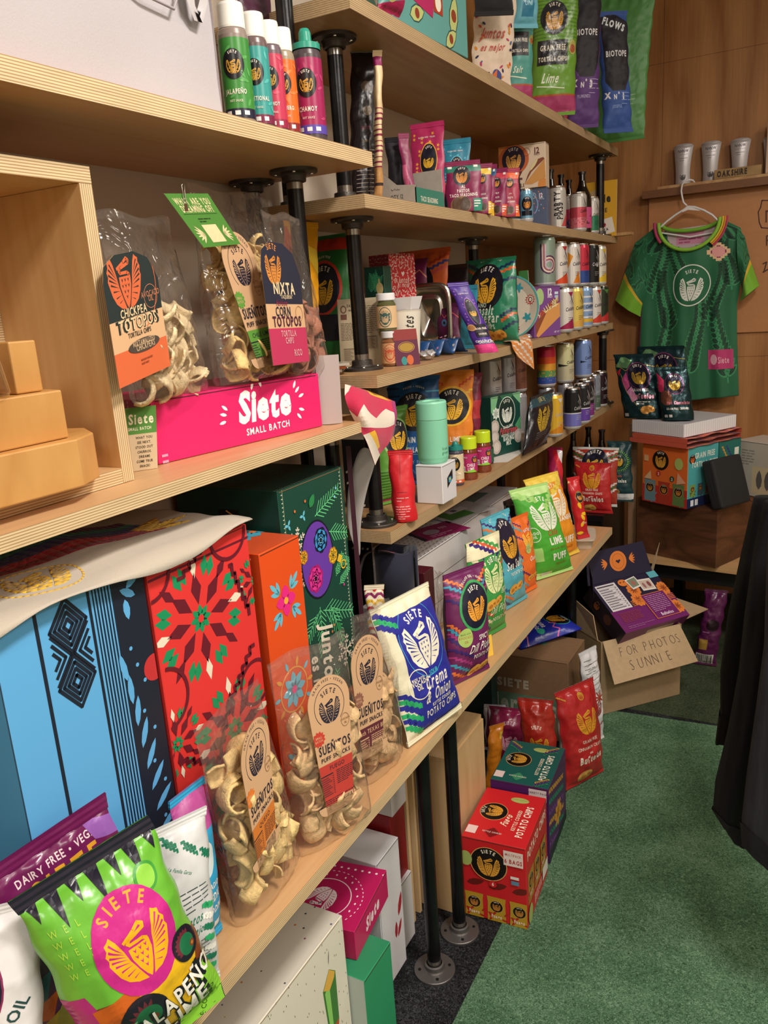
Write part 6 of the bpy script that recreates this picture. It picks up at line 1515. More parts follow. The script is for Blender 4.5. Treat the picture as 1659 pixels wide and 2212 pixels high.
cup('paper_cup','cream paper cup with a brown base and black script behind the dark red card',(-.088,1.80,Z3+.0008),.034,.043,.125,'ded6c8','8a5a44',art=lambda w,h: Art(w,h,'ded6c8').text('Cuates',w*.64,h*.25,h*.32,'2a2622',.01,.6,rot=HP,align='l',skew=.3),face=.2)
mb = MB();
def tub():
 root = empty('paper_tub', (-.125, 1.80, Z3+.150), 0, 'small white rectangular tub balanced on the cream paper cup', 'tub'); mb = MB()
 mb.hexa([(-.032,-.025,0),(.038,-.025,0),(.038,.025,0),(-.032,.025,0),(-.038,-.03,.028),(.046,-.03,.030),(.046,.03,.03),(-.038,.03,.028)],'e6e4e8'); mb.build('tub_body','plastic',root)
 return root
tb = tub(); tb.location = (-.092, 1.795, Z3+.1262)
card('greeting_card','dark red card with a gold emblem leaning against the paper cup','card',(857,792),(908,787),(873,712),Z3,6,lambda w,h: Art(w,h,'5a1638').rect(0,h*.7,w,h*.3,'8a2a2a').disc(w*.5,h*.5,w*.3,'a8842a',h*.12).ring(w*.5,h*.5,w*.34,.001,'e0b04a',ry=h*.15).disc(w*.35,h*.12,w*.12,'2a8a8a',h*.12).disc(w*.6,h*.14,w*.14,'c8602c',h*.14),zoff=.0008,ys=(1.70,1.74))
# bright orange bag behind
P3('chip_bag','orange and coral chip bag near the wall behind the steel tray','chip bag',(858,735),(965,722),(922,540),art_chip('e06a34','201c28','f0a83a',[],(('c84a2a',0),('4a4a8a',1),('d85a5a',2)),None,cy=.62,r=.3),84,4,.05,ys=(2.26,2.22))
P3('chip_bag','plum chip bag with pink waves between the lace carton and the steel tray','chip bag',(880,745),(925,735),(905,560),lambda w,h: Art(w,h,'7a2454').zig(0,w,h*.8,.02,8,.003,'e88a6a').zig(0,w,h*.6,.02,8,.003,'e88a6a').disc(w*.5,h*.7,w*.12,'6a8ab0').disc(w*.5,h*.7,w*.05,'2a2a3a'),85,4,.04,ys=(2.16,2.14))
# steel tray
def steel_tray():
 c0 = aty((922,645),2.10); root = empty('steel_tray',(c0.x,2.10,Z3+.0008),.12,'rectangular stainless steel food tray standing on its side','tray')
 W_, H_, D_ = .140, .190, .022; mb = MB(); n = 48
 rings = []
 for (ww,hh,y) in ((W_/2,H_/2,0),(W_/2,H_/2,-.003),(W_/2-.008,H_/2-.008,-.005),(W_/2-.013,H_/2-.013,.002),(W_/2-.02,H_/2-.022,D_),(W_/2-.036,H_/2-.038,D_+.002),(W_/2-.039,H_/2-.041,D_-.003),(W_/2-.042,H_/2-.044,D_),(.0001,.0001,D_)):
  R_ = []
  for k in range(n):
   a = 2*math.pi*k/n; c, s = math.cos(a), math.sin(a); f = (abs(c)**5+abs(s)**5)**-.2; R_.append((ww*f*c, y, hh*f*s+H_/2))
  rings += R_
 mb.add(rings,[(j*n+(k+1) % n,j*n+k,(j+1)*n+k,(j+1)*n+(k+1) % n) for j in range(8) for k in range(n)]); o = mb.build('pan','steel',root,smooth=True); m_ = o.modifiers.new('s','SOLIDIFY'); m_.thickness = .0008
 return root
st_ = steel_tray()
# blue wavy taco holder
def taco_holder():
 a = aty((918, 768), 1.90); b = aty((1010, 752), 2.06); a.z = b.z = Z3; ex = (b-a).normalized(); yw_ = math.atan2(ex.y, ex.x); L_ = (b-a).length
 root = empty('taco_holder',(a.x,a.y,Z3+.0008),yw_,'blue flower-printed wavy taco holder lying in front of the steel tray','taco holder'); mb = MB(); n = 60; D_ = .06; V = []
 for i in range(n+1):
  t = i/n; z = .022+.018*math.sin(t*3*2*math.pi-1.2) + .0022
  for s in (0, 1): V.append((t*L_, s*D_, z))
 F = [(2*i, 2*i+2, 2*i+3, 2*i+1) for i in range(n)]; mb.add(V, F, '1f4a80');
 o = mb.build('wavy_sheet', 'plastic', root, smooth=True); m_ = o.modifiers.new('s', 'SOLIDIFY'); m_.thickness = .0035
 rd = random.Random(5)
 mb = MB()
 for k in range(40):
  t = rd.random(); z = .026+.018*math.sin(t*3*2*math.pi-1.2); A = Art(.012,.012); A.flower(.006,.006,.005,5,('c88ab0','e0d0c0','c86a5a')[k % 3]); sl = .018*3*2*math.pi/L_*math.cos(t*3*2*math.pi-1.2)
  e = Vector((1, 0, sl)).normalized(); lay_art(mb, A, plane_fn(Vector((t*L_, rd.random()*D_*.8, z+.0016)), e, (0, 1, 0)))
 mb.build('flower_print', 'matte', root)
taco_holder()
P3('snack_bag','turquoise card bag standing between the steel tray and the green chip bag','snack bag',(995,735),(1032,728),(1015,616),lambda w,h: Art(w,h,'3f9fc0').disc(w*.5,h*.6,w*.3,'6fbcd4'),86,3,.015,m='card',ys=(2.24,2.22))
P3('snack_bag','dark brown patterned pouch behind the white carton top near the steel tray','snack bag',(955,728),(1012,722),(985,572),lambda w,h: Art(w,h,'3a2620').rect(0,h*.8,w,h*.2,'241a22').rect(0,h*.6,w,h*.15,'6a3a28').text('TE',w*.3,h*.52,w*.2,'e8e0d8'),87,3,.03,ys=(2.42,2.40))
P3('snack_bag','dark plum bag with blue eye pattern behind the taco holder','snack bag',(950,745),(1000,738),(968,655),lambda w,h: Art(w,h,'5a1c44').zig(0,w,h*.7,.015,8,.002,'c85a5a').disc(w*.5,h*.6,w*.12,'4a6a90').disc(w*.5,h*.6,w*.05,'1a1a2a'),88,3,.03,ys=(2.14,2.12))
P3('cookie_pouch','purple chocolate cookie pouch with pink base leaning left beside the green chip bag','pouch',(1028,752),(1070,746),(985,612),lambda w,h: art_cookie('4a2a90','GRAIN FREE','COOKIES',('CHOCOLATE','f4f0f4','MEXICAN'),'a86ad0')(w,h).rect(0,0,w,h*.12,'e0408a').text('CHOCOLATE',w*.5,h*.15,w*.15,'f4f0f4',.04,.7),89,6,.035,ys=(2.02,2.05),pouch=True,back='4a2a90')
P3('chip_bag','large green sea salt and vinegar chip bag in the middle of the shelf','chip bag',(1026,737),(1132,728),(1070,560),art_chip('2a8060','1b1b26','f0b032',[('SERRANO',.36,.42,.10,'cfe4d0',{}),('seasalt',.44,.33,.22,'e8efe4',SK),('vinegar',.5,.245,.22,'e8efe4',SK),('CHIPS',.55,.17,.1,'cfe4d0',{})],
 (('1f3a5a',0),('d8693a',1),('1f3a5a',3)),None,'VEGAN • VEGAN',cy=.66,r=.34,ry=1.05,chips=(.45,.08)),90,6,.08,ys=(2.44,2.38),back='1f5a48',m='film')
def plate(label, P, R, art, yaw=0, lean=.12, col='ddd2c2'):
 root = empty('plate', P, yaw, label, 'plate'); root.rotation_euler = (-lean, 0, yaw); mb = MB(); n = 48
 prof = [(R, -.004), (R, -.0065), (R*.93, -.0055), (R*.68, .006), (.0001, .007)]
 V = [];
 for (r, y) in prof:
  for k in range(n): a = 2*math.pi*k/n; V.append((r*math.cos(a), y, R+r*math.sin(a)))
 mb.add(V, [(j*n+(k+1) % n, j*n+k, (j+1)*n+k, (j+1)*n+(k+1) % n) for j in range(4) for k in range(n)], col)
 A = Art(2*R, 2*R, col); A.ring(R, R, R, R*.05, '4fa8a8')
 for k in range(8):
  a = k*math.pi/4+.3
  if k % 2: A.flower(R+R*.68*math.cos(a), R+R*.68*math.sin(a), R*.16, 5, '3a9aa8', a0=a)
  else: A.flower(R+R*.72*math.cos(a),R+R*.72*math.sin(a),R*.17,12,'b03a3a',wd=.35); A.disc(R+R*.72*math.cos(a),R+R*.72*math.sin(a),R*.11,'ddd2c2'); A.ring(R+R*.72*math.cos(a),R+R*.72*math.sin(a),R*.08,R*.025,'3a3a3a')
 A.t = A.t
 lay_art(mb,A,lambda u,v: (lambda r: (Vector((u-R,(-.0066 if r > R*.93 else -.0056+(R*.93-r)/(R*.25)*.0116 if r > R*.68 else .006)-.0006,v)),Vector((0,-1,0))))(math.hypot(u-R,v-R)),.008)
 o = mb.build('plate_disc', mat('glazed_ceramic', .2), root)
 mb = MB(); mb.add([(p[0],p[1]+.004+(.004 if i >= 3*n else 0),p[2]) for i,p in enumerate(V)],[(j*n+k,j*n+(k+1) % n,(j+1)*n+(k+1) % n,(j+1)*n+k) for j in range(4) for k in range(n)],col); mb.build('plate_back','plastic',root); return root
pc = aty((1096, 660), 2.60)
plate('cream plate with teal rim and flower border leaning behind the green chip bag', (pc.x, 2.60, Z3+.001), .104, None, .05)
card('book','small green booklet edge behind the plate','book',(1130,725),(1150,720),(1130,585),Z3,6,lambda w,h: Art(w,h,'3a7a3a').leaf(w*.2,h*.4,w*.6,w*.3,1,'8ac05a'),th=.004,ys=(2.72,2.72))
def art_shell2(w, h):
 A = Art(w,h,'7a4a90'); A.disc(w*.22,h*.80,w*.15,'a8c486',w*.19); A.text('12',w*.6,h*.82,w*.22,'f4f0f4',.04,.85); A.text('SHELLS',w*.6,h*.77,w*.07,'f4f0f4'); A.rect(w*.78,h*.83,w*.14,h*.05,'cfe0f0'); A.rect(w*.78,h*.76,w*.14,h*.05,'a8c8e8')
 A.poly([(w*.06,h*.04),(w*.14,h*.0),(w*.98,h*.38),(w*.98,h*.66),(w*.5,h*.6)],'d79858'); A.poly([(w*.06,h*.04),(w*.04,h*.28),(w*.30,h*.45),(w*.7,h*.74),(w*.98,h*.70),(w*.5,h*.52),(w*.2,h*.2)],'8a4a34')
 L = A.lay(); rd = random.Random(6)
 for k in range(34): t = rd.random(); A.leaf(w*(.15+.8*t), h*(.36+.34*t), w*.16, w*.03, rd.random()*3, ('f0e2b8', 'e8d49a', 'c8503a')[k % 3], L)
 A.text('NET WT', w*.85, h*.06, w*.06, 'e8e0f0'); return A
box('taco_shell_carton','purple carton of twelve taco shells on the middle far shelf beside the cans','carton',(1155,737),(1211,727),(1155,620),Z3,.06,ys=(2.65,2.78),front=art_shell2,col='7a4a90',zoff=.0008)
# cans on the middle far shelf
CW = 'e2ddda'
def diag(c1,c2): return lambda A,w,h: A.poly([(w*.3,0),(w*.66,0),(w*.60,h*.30),(w*.5,h*.18)],c1).poly([(w*.5,h),(w*.62,h),(w*.56,h*.86)],c2)
GM = 'stacked cans on the middle far shelf'
low = [((1219,712),'white and raspberry can, first in the lower row right of the purple carton',(CW,),diag('a82a5a','a82a5a')),((1241,705),'pale yellow can second in the lower row of the middle far shelf',('e2c86a',),diag('e8b45a','e8b45a')),
  ((1262,701),'blue and white striped can third in the lower row of the middle far shelf',('8aaad8',),lambda A,w,h: [A.rect(0,h*y,w,h*.05,'e8e8f0') for y in (.2,.4,.6,.8)] and A.rect(0,h*.08,w,h*.1,'e8b83a')),
  ((1281,698),'white can with red triangle, fourth in the lower row of the middle far shelf',(CW,),diag('d8483a','d8483a')),((1297,694),'green, black and red can fifth in the lower row of the middle far shelf',('2a3a2a',),diag('c8383a','5a9a4a'))]
LP = []
for i, (p, lb, cs, sh) in enumerate(low):
 y = (2.93,3.08,3.22,3.36,3.49)[i]; r = ray(p); X_ = CAM[0]+r[0]/r[1]*y; q = Vector((X_,y,Z3+.0008)); LP.append(q); _can(lb,q,.033,.157,beercan(cs,shape=sh,ink='3a2a3a'),cs[0],GM,.75)
q = Vector((CAM[0]+ray((1305, 690))[0]/ray((1305, 690))[1]*3.46, 3.46, Z3+.0008))
cup('drinking_glass','clear drinking glass at the end of the can rows on the middle far shelf',(LP[4].x-.02,3.565,Z3+.0008),.028,.034,.13,'dddddd',cat='glass')
up = [((1176,560),2.80,'sage can with a purple and cream arch, first in the upper row',('8fa398',),lambda A,w,h: [A.ring(w*.5,h*.42,w*(.13-.022*k),w*.02,c) and A.rect(w*(.5-.13+.022*k),h*.42,w*.02,h*.5,c) for k,c in enumerate(('5a2a5a','e8d8c8','a05a6a','c8b8c8'))]),
  ((1206,570),2.97,'white and red can second in the upper row, stacked on the raspberry one',(CW,),diag('e0522e','c83a3a')),((1234,570),3.10,'white and orange can third in the upper row, stacked on the yellow one',(CW,),lambda A,w,h: A.poly([(w*.3,h*.95),(w*.46,h*.75),(w*.36,h*.4),(w*.3,h*.5)],'e0902a').poly([(w*.46,0),(w*.56,h*.33),(w*.62,0)],'e88a2a')),
  ((1254,570),3.22,'red and blue can fourth in the upper row, behind the orange one',('c8324a',),lambda A,w,h: A.rect(0,0,w,h*.35,'2f4f9a')),((1276,575),3.33,'black can with a silver emblem fifth in the upper row',('1e1e22',),lambda A,w,h: A.disc(w*.56,h*.5,.006,'c8c8cc')),((1292,575),3.45,'white can with yellow marks last in the upper row',('e0dcd0',),diag('e8c43a','e8c43a'))]
for i, (p, y, lb, cs, sh) in enumerate(up):
 r = ray(p); X_ = CAM[0]+r[0]/r[1]*y; zz = Z3+.1588
 rr = .033 if i else .037
 if i == 0: zz = Z3+.165
 _can(lb, (X_, y, zz), rr, .157 if i else .165, beercan(cs, shape=sh, ink=None if i == 0 else ('c8c8cc' if i == 4 else '3a2a3a')), cs[0], GM, .75)
q = Vector((CAM[0]+ray((1176,560))[0]/ray((1176,560))[1]*2.80,2.80,Z3+.0008)); _can('plain silver can hidden behind the purple taco shell carton',q,.037,.163,None,'b8b8bc',None,0)
# napkin hanging over the edge
def art_nap(w, h):
 A = Art(1, 1, 'd9822a'); L = A.lay()
 for k in range(5): A.steps(.05, .95-.2*k, .12, -.06, 7, .05, 'ead6c0', L)
 A.steps(.4, 1.0, .12, -.10, 6, .04, 'ead6c0', L); A.disc(.5, .5, .05, 'ead6c0'); return A
cloth('napkin', 'orange and cream patterned napkin hanging over the edge of the middle far shelf', 'napkin',
  [[X0((1118,770),.014),X0((1132,782),.020),X0((1144,790),.012),X0((1154,798),.016)],[X0((1108,752),.010),X0((1124,762),.016),X0((1138,766),.010),X0((1152,768),.014)],
  [X0((1104,738),.004),X0((1120,738),.012),X0((1136,738),.010),X0((1149,740),.010)],[X0((1090,738),-.03),X0((1106,734),-.02),X0((1124,730),-.02),X0((1142,728),-.01)],[X0((1085,735),-.06),X0((1100,731),-.06),X0((1118,727),-.06),X0((1136,722),-.05)]],art_nap)
for k,(p,c,lb) in enumerate((((925,775),'c8c8cc','crumpled silver foil lid beside the paper cup'),((1140,722),'c8c8cc','small crumpled foil ball beside the plate'))):
 q = aty(p,1.86 if k == 0 else 2.62); r_ = empty('foil_scrap',(q.x,q.y,Z3+.0008),.3*k,lb,'foil'); bm = bmesh.new(); bmesh.ops.create_icosphere(bm,subdivisions=3,radius=.02 if k == 0 else .014)
 for v in bm.verts: v.co = v.co*(1+.5*noise.noise(v.co*90)); v.co.z = v.co.z*.55+.010
 zmin = min(v.co.z for v in bm.verts); mb = MB(); mb.add([v.co - Vector((0,0,zmin)) for v in bm.verts],[tuple(v.index for v in f.verts) for f in bm.faces],c); bm.free(); mb.build('crumpled_foil','foil',r_)
# white cabinet of the lower can shelf: second far shelf from below
def P2(name,label,cat,BL,BR,TM,art,seed,lean=5,d=.05,m='satin',**k): return bag(name,label,cat,BL,BR,TM,Z2,lean,d,art=art,seed=seed,m=m,**k)
P2('tortilla_chip_bag','green striped tortilla chip bag behind the red coffee bag','chip bag',(800,1095),(868,1078),(835,880),art_chip('5f9a3a','23222c','f0b432',[('GRAIN FREE',.5,.42,.13,'f0ece0',dict(sx=.6)),('TORTILLA CHIPS',.5,.34,.11,'f0ece0',dict(sx=.55))],(),'a8d888',None,cy=.68,r=.38,extra=lambda A,w,h: [A.rect(0,h*(.1+.03*k),w,h*.012,'3a6a24') for k in range(9)] + [A.rect(0,0,w,h*.06,'a82a5a')]),91,6,.06,back='3a6a2a')
P2('tortilla_chip_bag','blue grain free tortilla chip bag behind the mint tumbler','chip bag',(840,1010),(950,990),(893,812),art_chip('1f5a9a','1d2030','f2b632',[('GRAIN FREE',.52,.40,.15,'f4f0e4',dict(sx=.58,bold=.03)),('TORTILLA CHIPS',.52,.31,.135,'f4f0e4',dict(sx=.52,bold=.03)),('DAIRY FREE',.5,.2,.1,'8fb0d8',{}),('RANCH',.5,.1,.16,'5f8fd0',{})],(),None,'PALEO • VEGAN',cy=.68,r=.37,ry=1.0,
 extra=lambda A,w,h: [A.rect(w*(.0 if k % 2 else .75),h*(.5+.035*k),w*.25,h*.015,('4fb0d8','12305a')[k % 2]) for k in range(12)] + [A.rect(w*.12,h*.29,w*.76,h*.002,'f4f0e4')]),92,4,.05,back='1f4a7a',ys=(1.93,1.98))
P2('tortilla_chip_bag','orange tortilla chip bag with gold-rimmed medallion right of the mint tumbler','chip bag',(928,985),(1022,968),(975,800),art_chip('e8862c','20202a','f2b632',[('LIME',.6,.32,.16,'f4f0e4',{})],(('d8502a',0),('f2c83a',2)),'f2b632',None,cy=.66,r=.40,ry=1.0),93,4,.035,ys=(2.08,2.12),back='a8402a')
P2('snack_bag','dark red bag edge right of the orange tortilla bag','snack bag',(1000,975),(1035,965),(1022,805),lambda w,h: Art(w,h,'7a1c38').rect(0,h*.5,w,h*.2,'b0303a'),94,4,.03,ys=(2.24,2.26))
def art_red(w, h):
 A = Art(w,h,'d0222c'); A.rect(w*.3,h*.42,w*.4,.0012,'5a0a10'); A.lines(w*.25,h*.34,w*.5,2,h*.04,'e8b8b8',.0016); A.lines(w*.18,h*.22,w*.66,4,h*.035,'e8b8b8',.0016,3); A.lines(w*.25,h*.08,w*.5,2,h*.03,'e8b8b8',.0016); A.line([(w*.5,h*.95),(w*.46,h*.6)],.0012,'8a1018'); return A
bag('coffee_bag','red folded coffee bag with a creased back at the front of the shelf','coffee bag',(853,1116),(903,1114),(865,968),Z2,2,.065,art=art_red,seed=95,m='satin',pouch=True,back='b81a24',pinch=0)
def art_win(w,h): return Art(w,h,'dcdadf').poly([(w*.35,h*.35),(w*.75,h*.55),(w*.75,h*.8),(w*.35,h*.62)],'14161a').rect(w*.45,h*.48,w*.2,h*.14,'3f9ac0').rect(w*.5,h*.54,w*.1,h*.05,'d8c83a')
wb = box('product_carton','white carton with a cut-out side window under the mint tumbler','carton',(902,1087),(963,1085),(897,1005),Z2,.085,right=art_win,col='e2dfe3',cols={'seam': '8a8a8e'},zoff=.0008,yaw=.0)
# keep the tumbler on the carton
wbh = max(v.co.z for c in wb.children for v in c.data.vertices)
def tumbler():
 p = wb.location; root = empty('tumbler',(p.x+.030,p.y+.043,p.z+wbh+.0006),0,'mint green lidded tumbler standing on the white carton','tumbler'); r,h = .0385,.152; c = '86cfae'
 mb = MB(); mb.lathe([(.0001,0),(r*.86,0),(r*.95,.005),(r,.015),(r,h*.70),(r*.985,h*.705)],48,col=c); mb.build('cup_body',mat('soft_mint_coating',.45),root)
 mb = MB(); mb.lathe([(r*.97, h*.703), (r*.97, h*.712)], 48, col='14302a'); mb.build('seal_ring', 'plastic', root)
 mb = MB(); mb.lathe([(r*.985,h*.71),(r,h*.714),(r,h*.975),(r*.95,h),(r*.55,h),(r*.5,h-.003),(.0001,h-.003)],48,col='90d8b8'); mb.build('lid',mat('soft_mint_coating',.45),root)
 A = Art(2*math.pi*r,.05); cx = A.w*.72; A.text('frank',cx,.018,.011,'3a7a62',-.01,.9); A.text('green',cx,.008,.011,'3a7a62',-.01,.9); mb = MB(); lay_art(mb,A,cyl_fn(r+.0004,.015,-HP-math.pi),.01); mb.build('brand_mark','matte',root)
tumbler()
def shaker(label, p, r=.024, h=.118, x=None):
 root = empty('spice_shaker',basept(p,Z2),.2,label,'spice jar','lime-capped chamoy spice jars'); mb = MB(); mb.lathe([(.0001,.001),(r*.98,0),(r*1.04,.006),(r*.96,.02),(r*.96,h*.66),(r*.85,h*.73),(.0001,h*.73)],28,col='7a3a22'); mb.build('jar_body',mat('filled_jar_glass',.08,coat=.5),root)
 z0,z1 = .022,h*.62; mb = MB(); mb.lathe([(r+.0002,z0),(r+.0002,z1)],28,col='b8286a'); A = Art(2*math.pi*r,z1-z0,'b8286a'); A.text('CHILE',A.w*.58,A.h*.32,A.h*.22,'f4e8f0',.03,.7); A.text('LIME',A.w*.58,A.h*.10,A.h*.24,'f4e8f0',.03,.7); A.emblem(A.w*.66,A.h*.68,r*.42,'1c1a28','e8963a','f4e8f0'); A.text('MILD',A.w*.48,A.h*.78,A.h*.12,'f4c8e0'); A.poly([(A.w*.3,0),(A.w*.7,0),(A.w*.62,A.h*.16),(A.w*.5,A.h*.06),(A.w*.42,A.h*.14)],'8fd03a'); A.barcode(A.w*.40,A.h*.02,A.w*.07,A.h*.3)
 lay_art(mb, A, cyl_fn(r+.0003, z0, -HP-math.pi), r*.35); mb.build('jar_label', 'matte', root)
 mb = MB(); mb.lathe([(r*.93,h*.72),(r*.98,h*.73),(r*.98,h*.975),(r*.92,h),(.0001,h)],36,col='c8e02a'); mb.build('shaker_lid','plastic',root)
shaker('lime green capped spice jar, nearest the camera beside the white carton',(1014,1034)); shaker('lime green capped spice jar, just behind the nearest one',(1044,1018))
q = atz((986, 1043), Z2)
root = squeeze('squeeze bottle with orange and cream hot sauce label beside the spice jars',(987,1040),Z2,.0205,.118,'dcc8a8',0,'HABANERO',cap='2a8a80',body='4a4858',band='d8643a',cone=True,face=.3)
q = atz((1000,1000),Z2); jar('wide jar with plum patterned lid behind the mint tumbler',(q.x-.0,q.y+.0,Z2+.0008),.037,.118,'4a2a30',lid='6a1f3a',lab='b8286a',ink='1c1a28',badge=False)
jar('wide jar with plum and lime lid behind the lime-capped spice jars',(q.x-.02,q.y+.10,Z2+.0008),.037,.110,'5a8a2a',lid='6a1f3a',lab='8fc85a',ink='1c1a28',badge=False)
q = atz((1061,1003),Z2); jar('small dark green jar edge beside the lime-capped spice jar',(q.x-.012,q.y+.01,Z2+.0008),.016,.07,'1c3a2a',lid='1c3a2a',lab='2a5a44',badge=False)
def art_pol(w, h):
 A = Art(w,h,'14423a'); A.poly([(0,h),(w*.25,h),(w*.1,h*.7),(0,h*.75)],'7ab88a'); A.poly([(w*.7,h),(w,h),(w,h*.8)],'7ab88a'); A.poly([(w,h*.6),(w,h*.3),(w*.8,h*.45)],'4f9a6a'); A.poly([(w*.3,h),(w*.55,h*.8),(w*.75,h)],'2f7a5a')
 A.flower(w*.16,h*.72,w*.13,8,'dfe8e0',None,.6); A.emblem(w*.53,h*.70,w*.27,'14302c','e8ece4','e8ece4',w*.31,rim='e8ece4'); A.text('GRAIN FREE',w*.55,h*.44,w*.08,'e8ece4',.01,.7,rot=.08); A.text('Polvorones',w*.56,h*.35,w*.19,'d8505a',.03,.52,skew=.3); A.text('WEDDING COOKIE',w*.56,h*.30,w*.075,'e8ece4',.01,.7); A.text('BAKING',w*.56,h*.225,w*.13,'e8ece4',.03,.65); A.text('MIX',w*.56,h*.145,w*.13,'e8ece4',.03,.65)
 for (x, y) in ((.1, .5), (.08, .33), (.14, .16), (.9, .26)): A.disc(w*x, h*y, w*.15, 'b8aca4', n=14); A.disc(w*x, h*y, w*.10, 'd0c6c0', n=9)
 return A
box('baking_mix_carton','green carton of white-lettered cookie baking mix on a sheet of paper','carton',(1064,990),(1126,972),(1053,862),Z2,.045,front=art_pol,left=lambda w,h: Art(w,h,'103a32'),col='14423a',zoff=.0018)
mb = MB(); a = atz((1045,1000),Z2); mb.hexa([(0,0,0),(.11,.05,0),(.10,.42,0),(-.02,.38,0),(0,0,.0008),(.11,.05,.0008),(.10,.42,.0008),(-.02,.38,.0008)],'d8d2cc'); tag(mb.build('paper_sheet','matte',None,(min(a.x,-.115),a.y-.03,Z2+.0006)),'crumpled white paper sheet under the green baking mix carton','paper')
P2('snack_pouch','dark pouch with a teal top band leaning right beside the baking mix carton','pouch',(1120,985),(1172,958),(1162,850),lambda w,h: Art(w,h,'16161e').rect(0,h*.80,w,h*.2,'1f4450').swan(w*.4,h*.55,w*.45,'b8962a','16161e').arc('SIETE',w*.4,h*.6,w*.25,w*.1,'b8a868').lines(w*.2,h*.32,w*.5,4,h*.035,'5a5a62').poly([(w*.5,0),(w,0),(w,h*.4)],'5a6a7a'),97,5,.05,m='film',back='14141c')
GL = 'cans on the second far shelf from below'
cs_ = [((1197,935),2.74,-.02,'yellow can base showing behind the dark teal-banded pouch',('e8b83a',),diag('e0902a','e8e4dc')),((1237,925),2.90,-.03,'black and lavender can, first of the dark cans',('222226',),lambda A,w,h: A.rect(0,0,w,h*.38,'7a7ad0').rect(0,h*.37,w,h*.03,'e8e8f0')),
  ((1257,915),3.03,-.03,'black and violet can, second of the dark cans',('26262b',),lambda A,w,h: A.rect(0,0,w,h*.38,'6a48b0').rect(0,h*.37,w,h*.03,'e8e8f0')),((1266,905),3.16,-.045,'black and magenta can behind the violet one',('26262b',),lambda A,w,h: A.rect(0,0,w,h*.38,'8a3a8a')),
  ((1270,900),3.28,-.05,'grey can fourth along the shelf edge row',('7a7a86',),None),((1281,893),3.38,-.04,'blue grey and sage can fifth along the shelf edge row',('8a94a8',),lambda A,w,h: A.rect(0,0,w,h*.42,'5a7062')),((1296,885),3.49,-.04,'dark maroon can last along the shelf edge row',('2a1420',),None)]
for p, y, x, lb, cs, sh in cs_:
 r = ray(p); X_ = CAM[0]+r[0]/r[1]*y; _can(lb, (X_, y, Z2+.0008), .031, .150, beercan(cs, shape=sh, ink='c8c8cc'), cs[0], GL, .75)
up2 = [((1180,780),2.93,'can with a rainbow striped top and blue foot, stacked on the shelf edge row',('c8284a','d8542a','e0a03a','5a9a5a','3a5ab0'),None),((1220,770),3.06,'cream can with a black triangle, stacked second',('d8d6a8',),lambda A,w,h: A.rect(0,0,w,h*.42,'c8c2a4').poly([(w*.3,h*.5),(w*.5,h*.44),(w*.3,h*.38)],'2a2a2a')),((1259,765),3.24,'powder blue can with a small black triangle, stacked third',('7f9ad8',),lambda A,w,h: A.poly([(w*.38,h*.46),(w*.5,h*.42),(w*.38,h*.38)],'22304a'))]
for p, y, lb, cs, sh in up2:
 r = ray(p); X_ = CAM[0]+r[0]/r[1]*y; _can(lb,(X_,y,Z2+.1518),.034,.150,beercan(cs,shape=sh,ink='2a2a33' if len(cs) == 1 else None),cs[0],GL,.75)
 _can('silver-topped can in the back row carrying the ' + lb.split()[2 if lb.startswith('can') else 0] + (' rainbow' if 'rainbow' in lb else '') + ' can above it',(X_,y,Z2+.0008),.031,.150,None,'8a8a90',GL,0)
for k,(p,y,c,lb) in enumerate((((1061,820),2.50,'c8c6ca','pale silver can left in the back row behind the baking mix carton'),((1092,815),2.62,'a8a8b0','grey can right of the pale silver can in the back row'),((1118,850),2.78,'8a5a4a','brown patterned can behind the hanging napkin'))):
 r = ray(p); X_ = CAM[0]+r[0]/r[1]*y; _can(lb,(X_,y,Z2+.152),.034,.150,beercan((c,),ink='3a2a3a'),c,GL,.75); _can('plain silver can standing under the ' + ('pale silver','grey','brown patterned')[k] + ' can',(X_,y,Z2+.0008),.033,.150,None,'a8a8ac',GL,0)
r = ray((1150, 870));
carton('carton','plain dark kraft carton at the far end of the second far shelf','carton',(.0-.19,3.44,Z2+.0008),0,.11,.12,.26,col='8a6238',m='kraft')

# ---------------------------------------------------------------- more on the low shelf, far half
def squig(w, h):
 A = Art(w, h, 'cfc9c9'); L = A.lay(); nx = max(3, int(w/.022))
 for j in range(int(h/.016)):
  for i in range(nx):
   x, y = w*i/nx, h*.02+j*.016; A.line([(x, y), (x+.012, y), (x+.016, y+.004), (x+.014, y+.008)], .0016, '1c1c20', L)
 return A
def lineside(w, h): return Art(w, h, 'dad6d6').line([(0, h*.3), (w, h*.3)], .0016, '1c1c20').line([(0, h*.62), (w, h*.62)], .0016, '1c1c20')
a = atz((900, 1250), ZB)
carton('mailer_carton','flat white mailer carton with black squiggle print on the low shelf','carton',(-.085,1.72,zB),HP-.02,.40,.17,.225,front=lineside,top=squig,left=lineside,col='d2cdcd',cols={'seam': '4a4040'})
def flyer(label, pts, z, col, art=None, name='flyer'):
 o0 = Vector((pts[0][0],pts[0][1],z)); root = empty(name,o0,0,label,'flyer'); mb = MB(); P = [Vector((p[0]-pts[0][0],p[1]-pts[0][1],0)) for p in pts]
 e1, e2 = P[1], P[3]; w, h = e1.length, e2.length; A = art(w, h) if art else Art(w, h, col); t = Vector((0, 0, .0014))
 mb.hexa([P[0], P[1], P[2], P[3], P[0]+t, P[1]+t, P[2]+t, P[3]+t], A.base); up = Vector((0, 0, 1))
 lay_art(mb, A, lambda u, v: (e1*(u/w)+e2*(v/h)+t, up)); mb.build('printed_page', 'card', root); return root
ZF = zB + .226
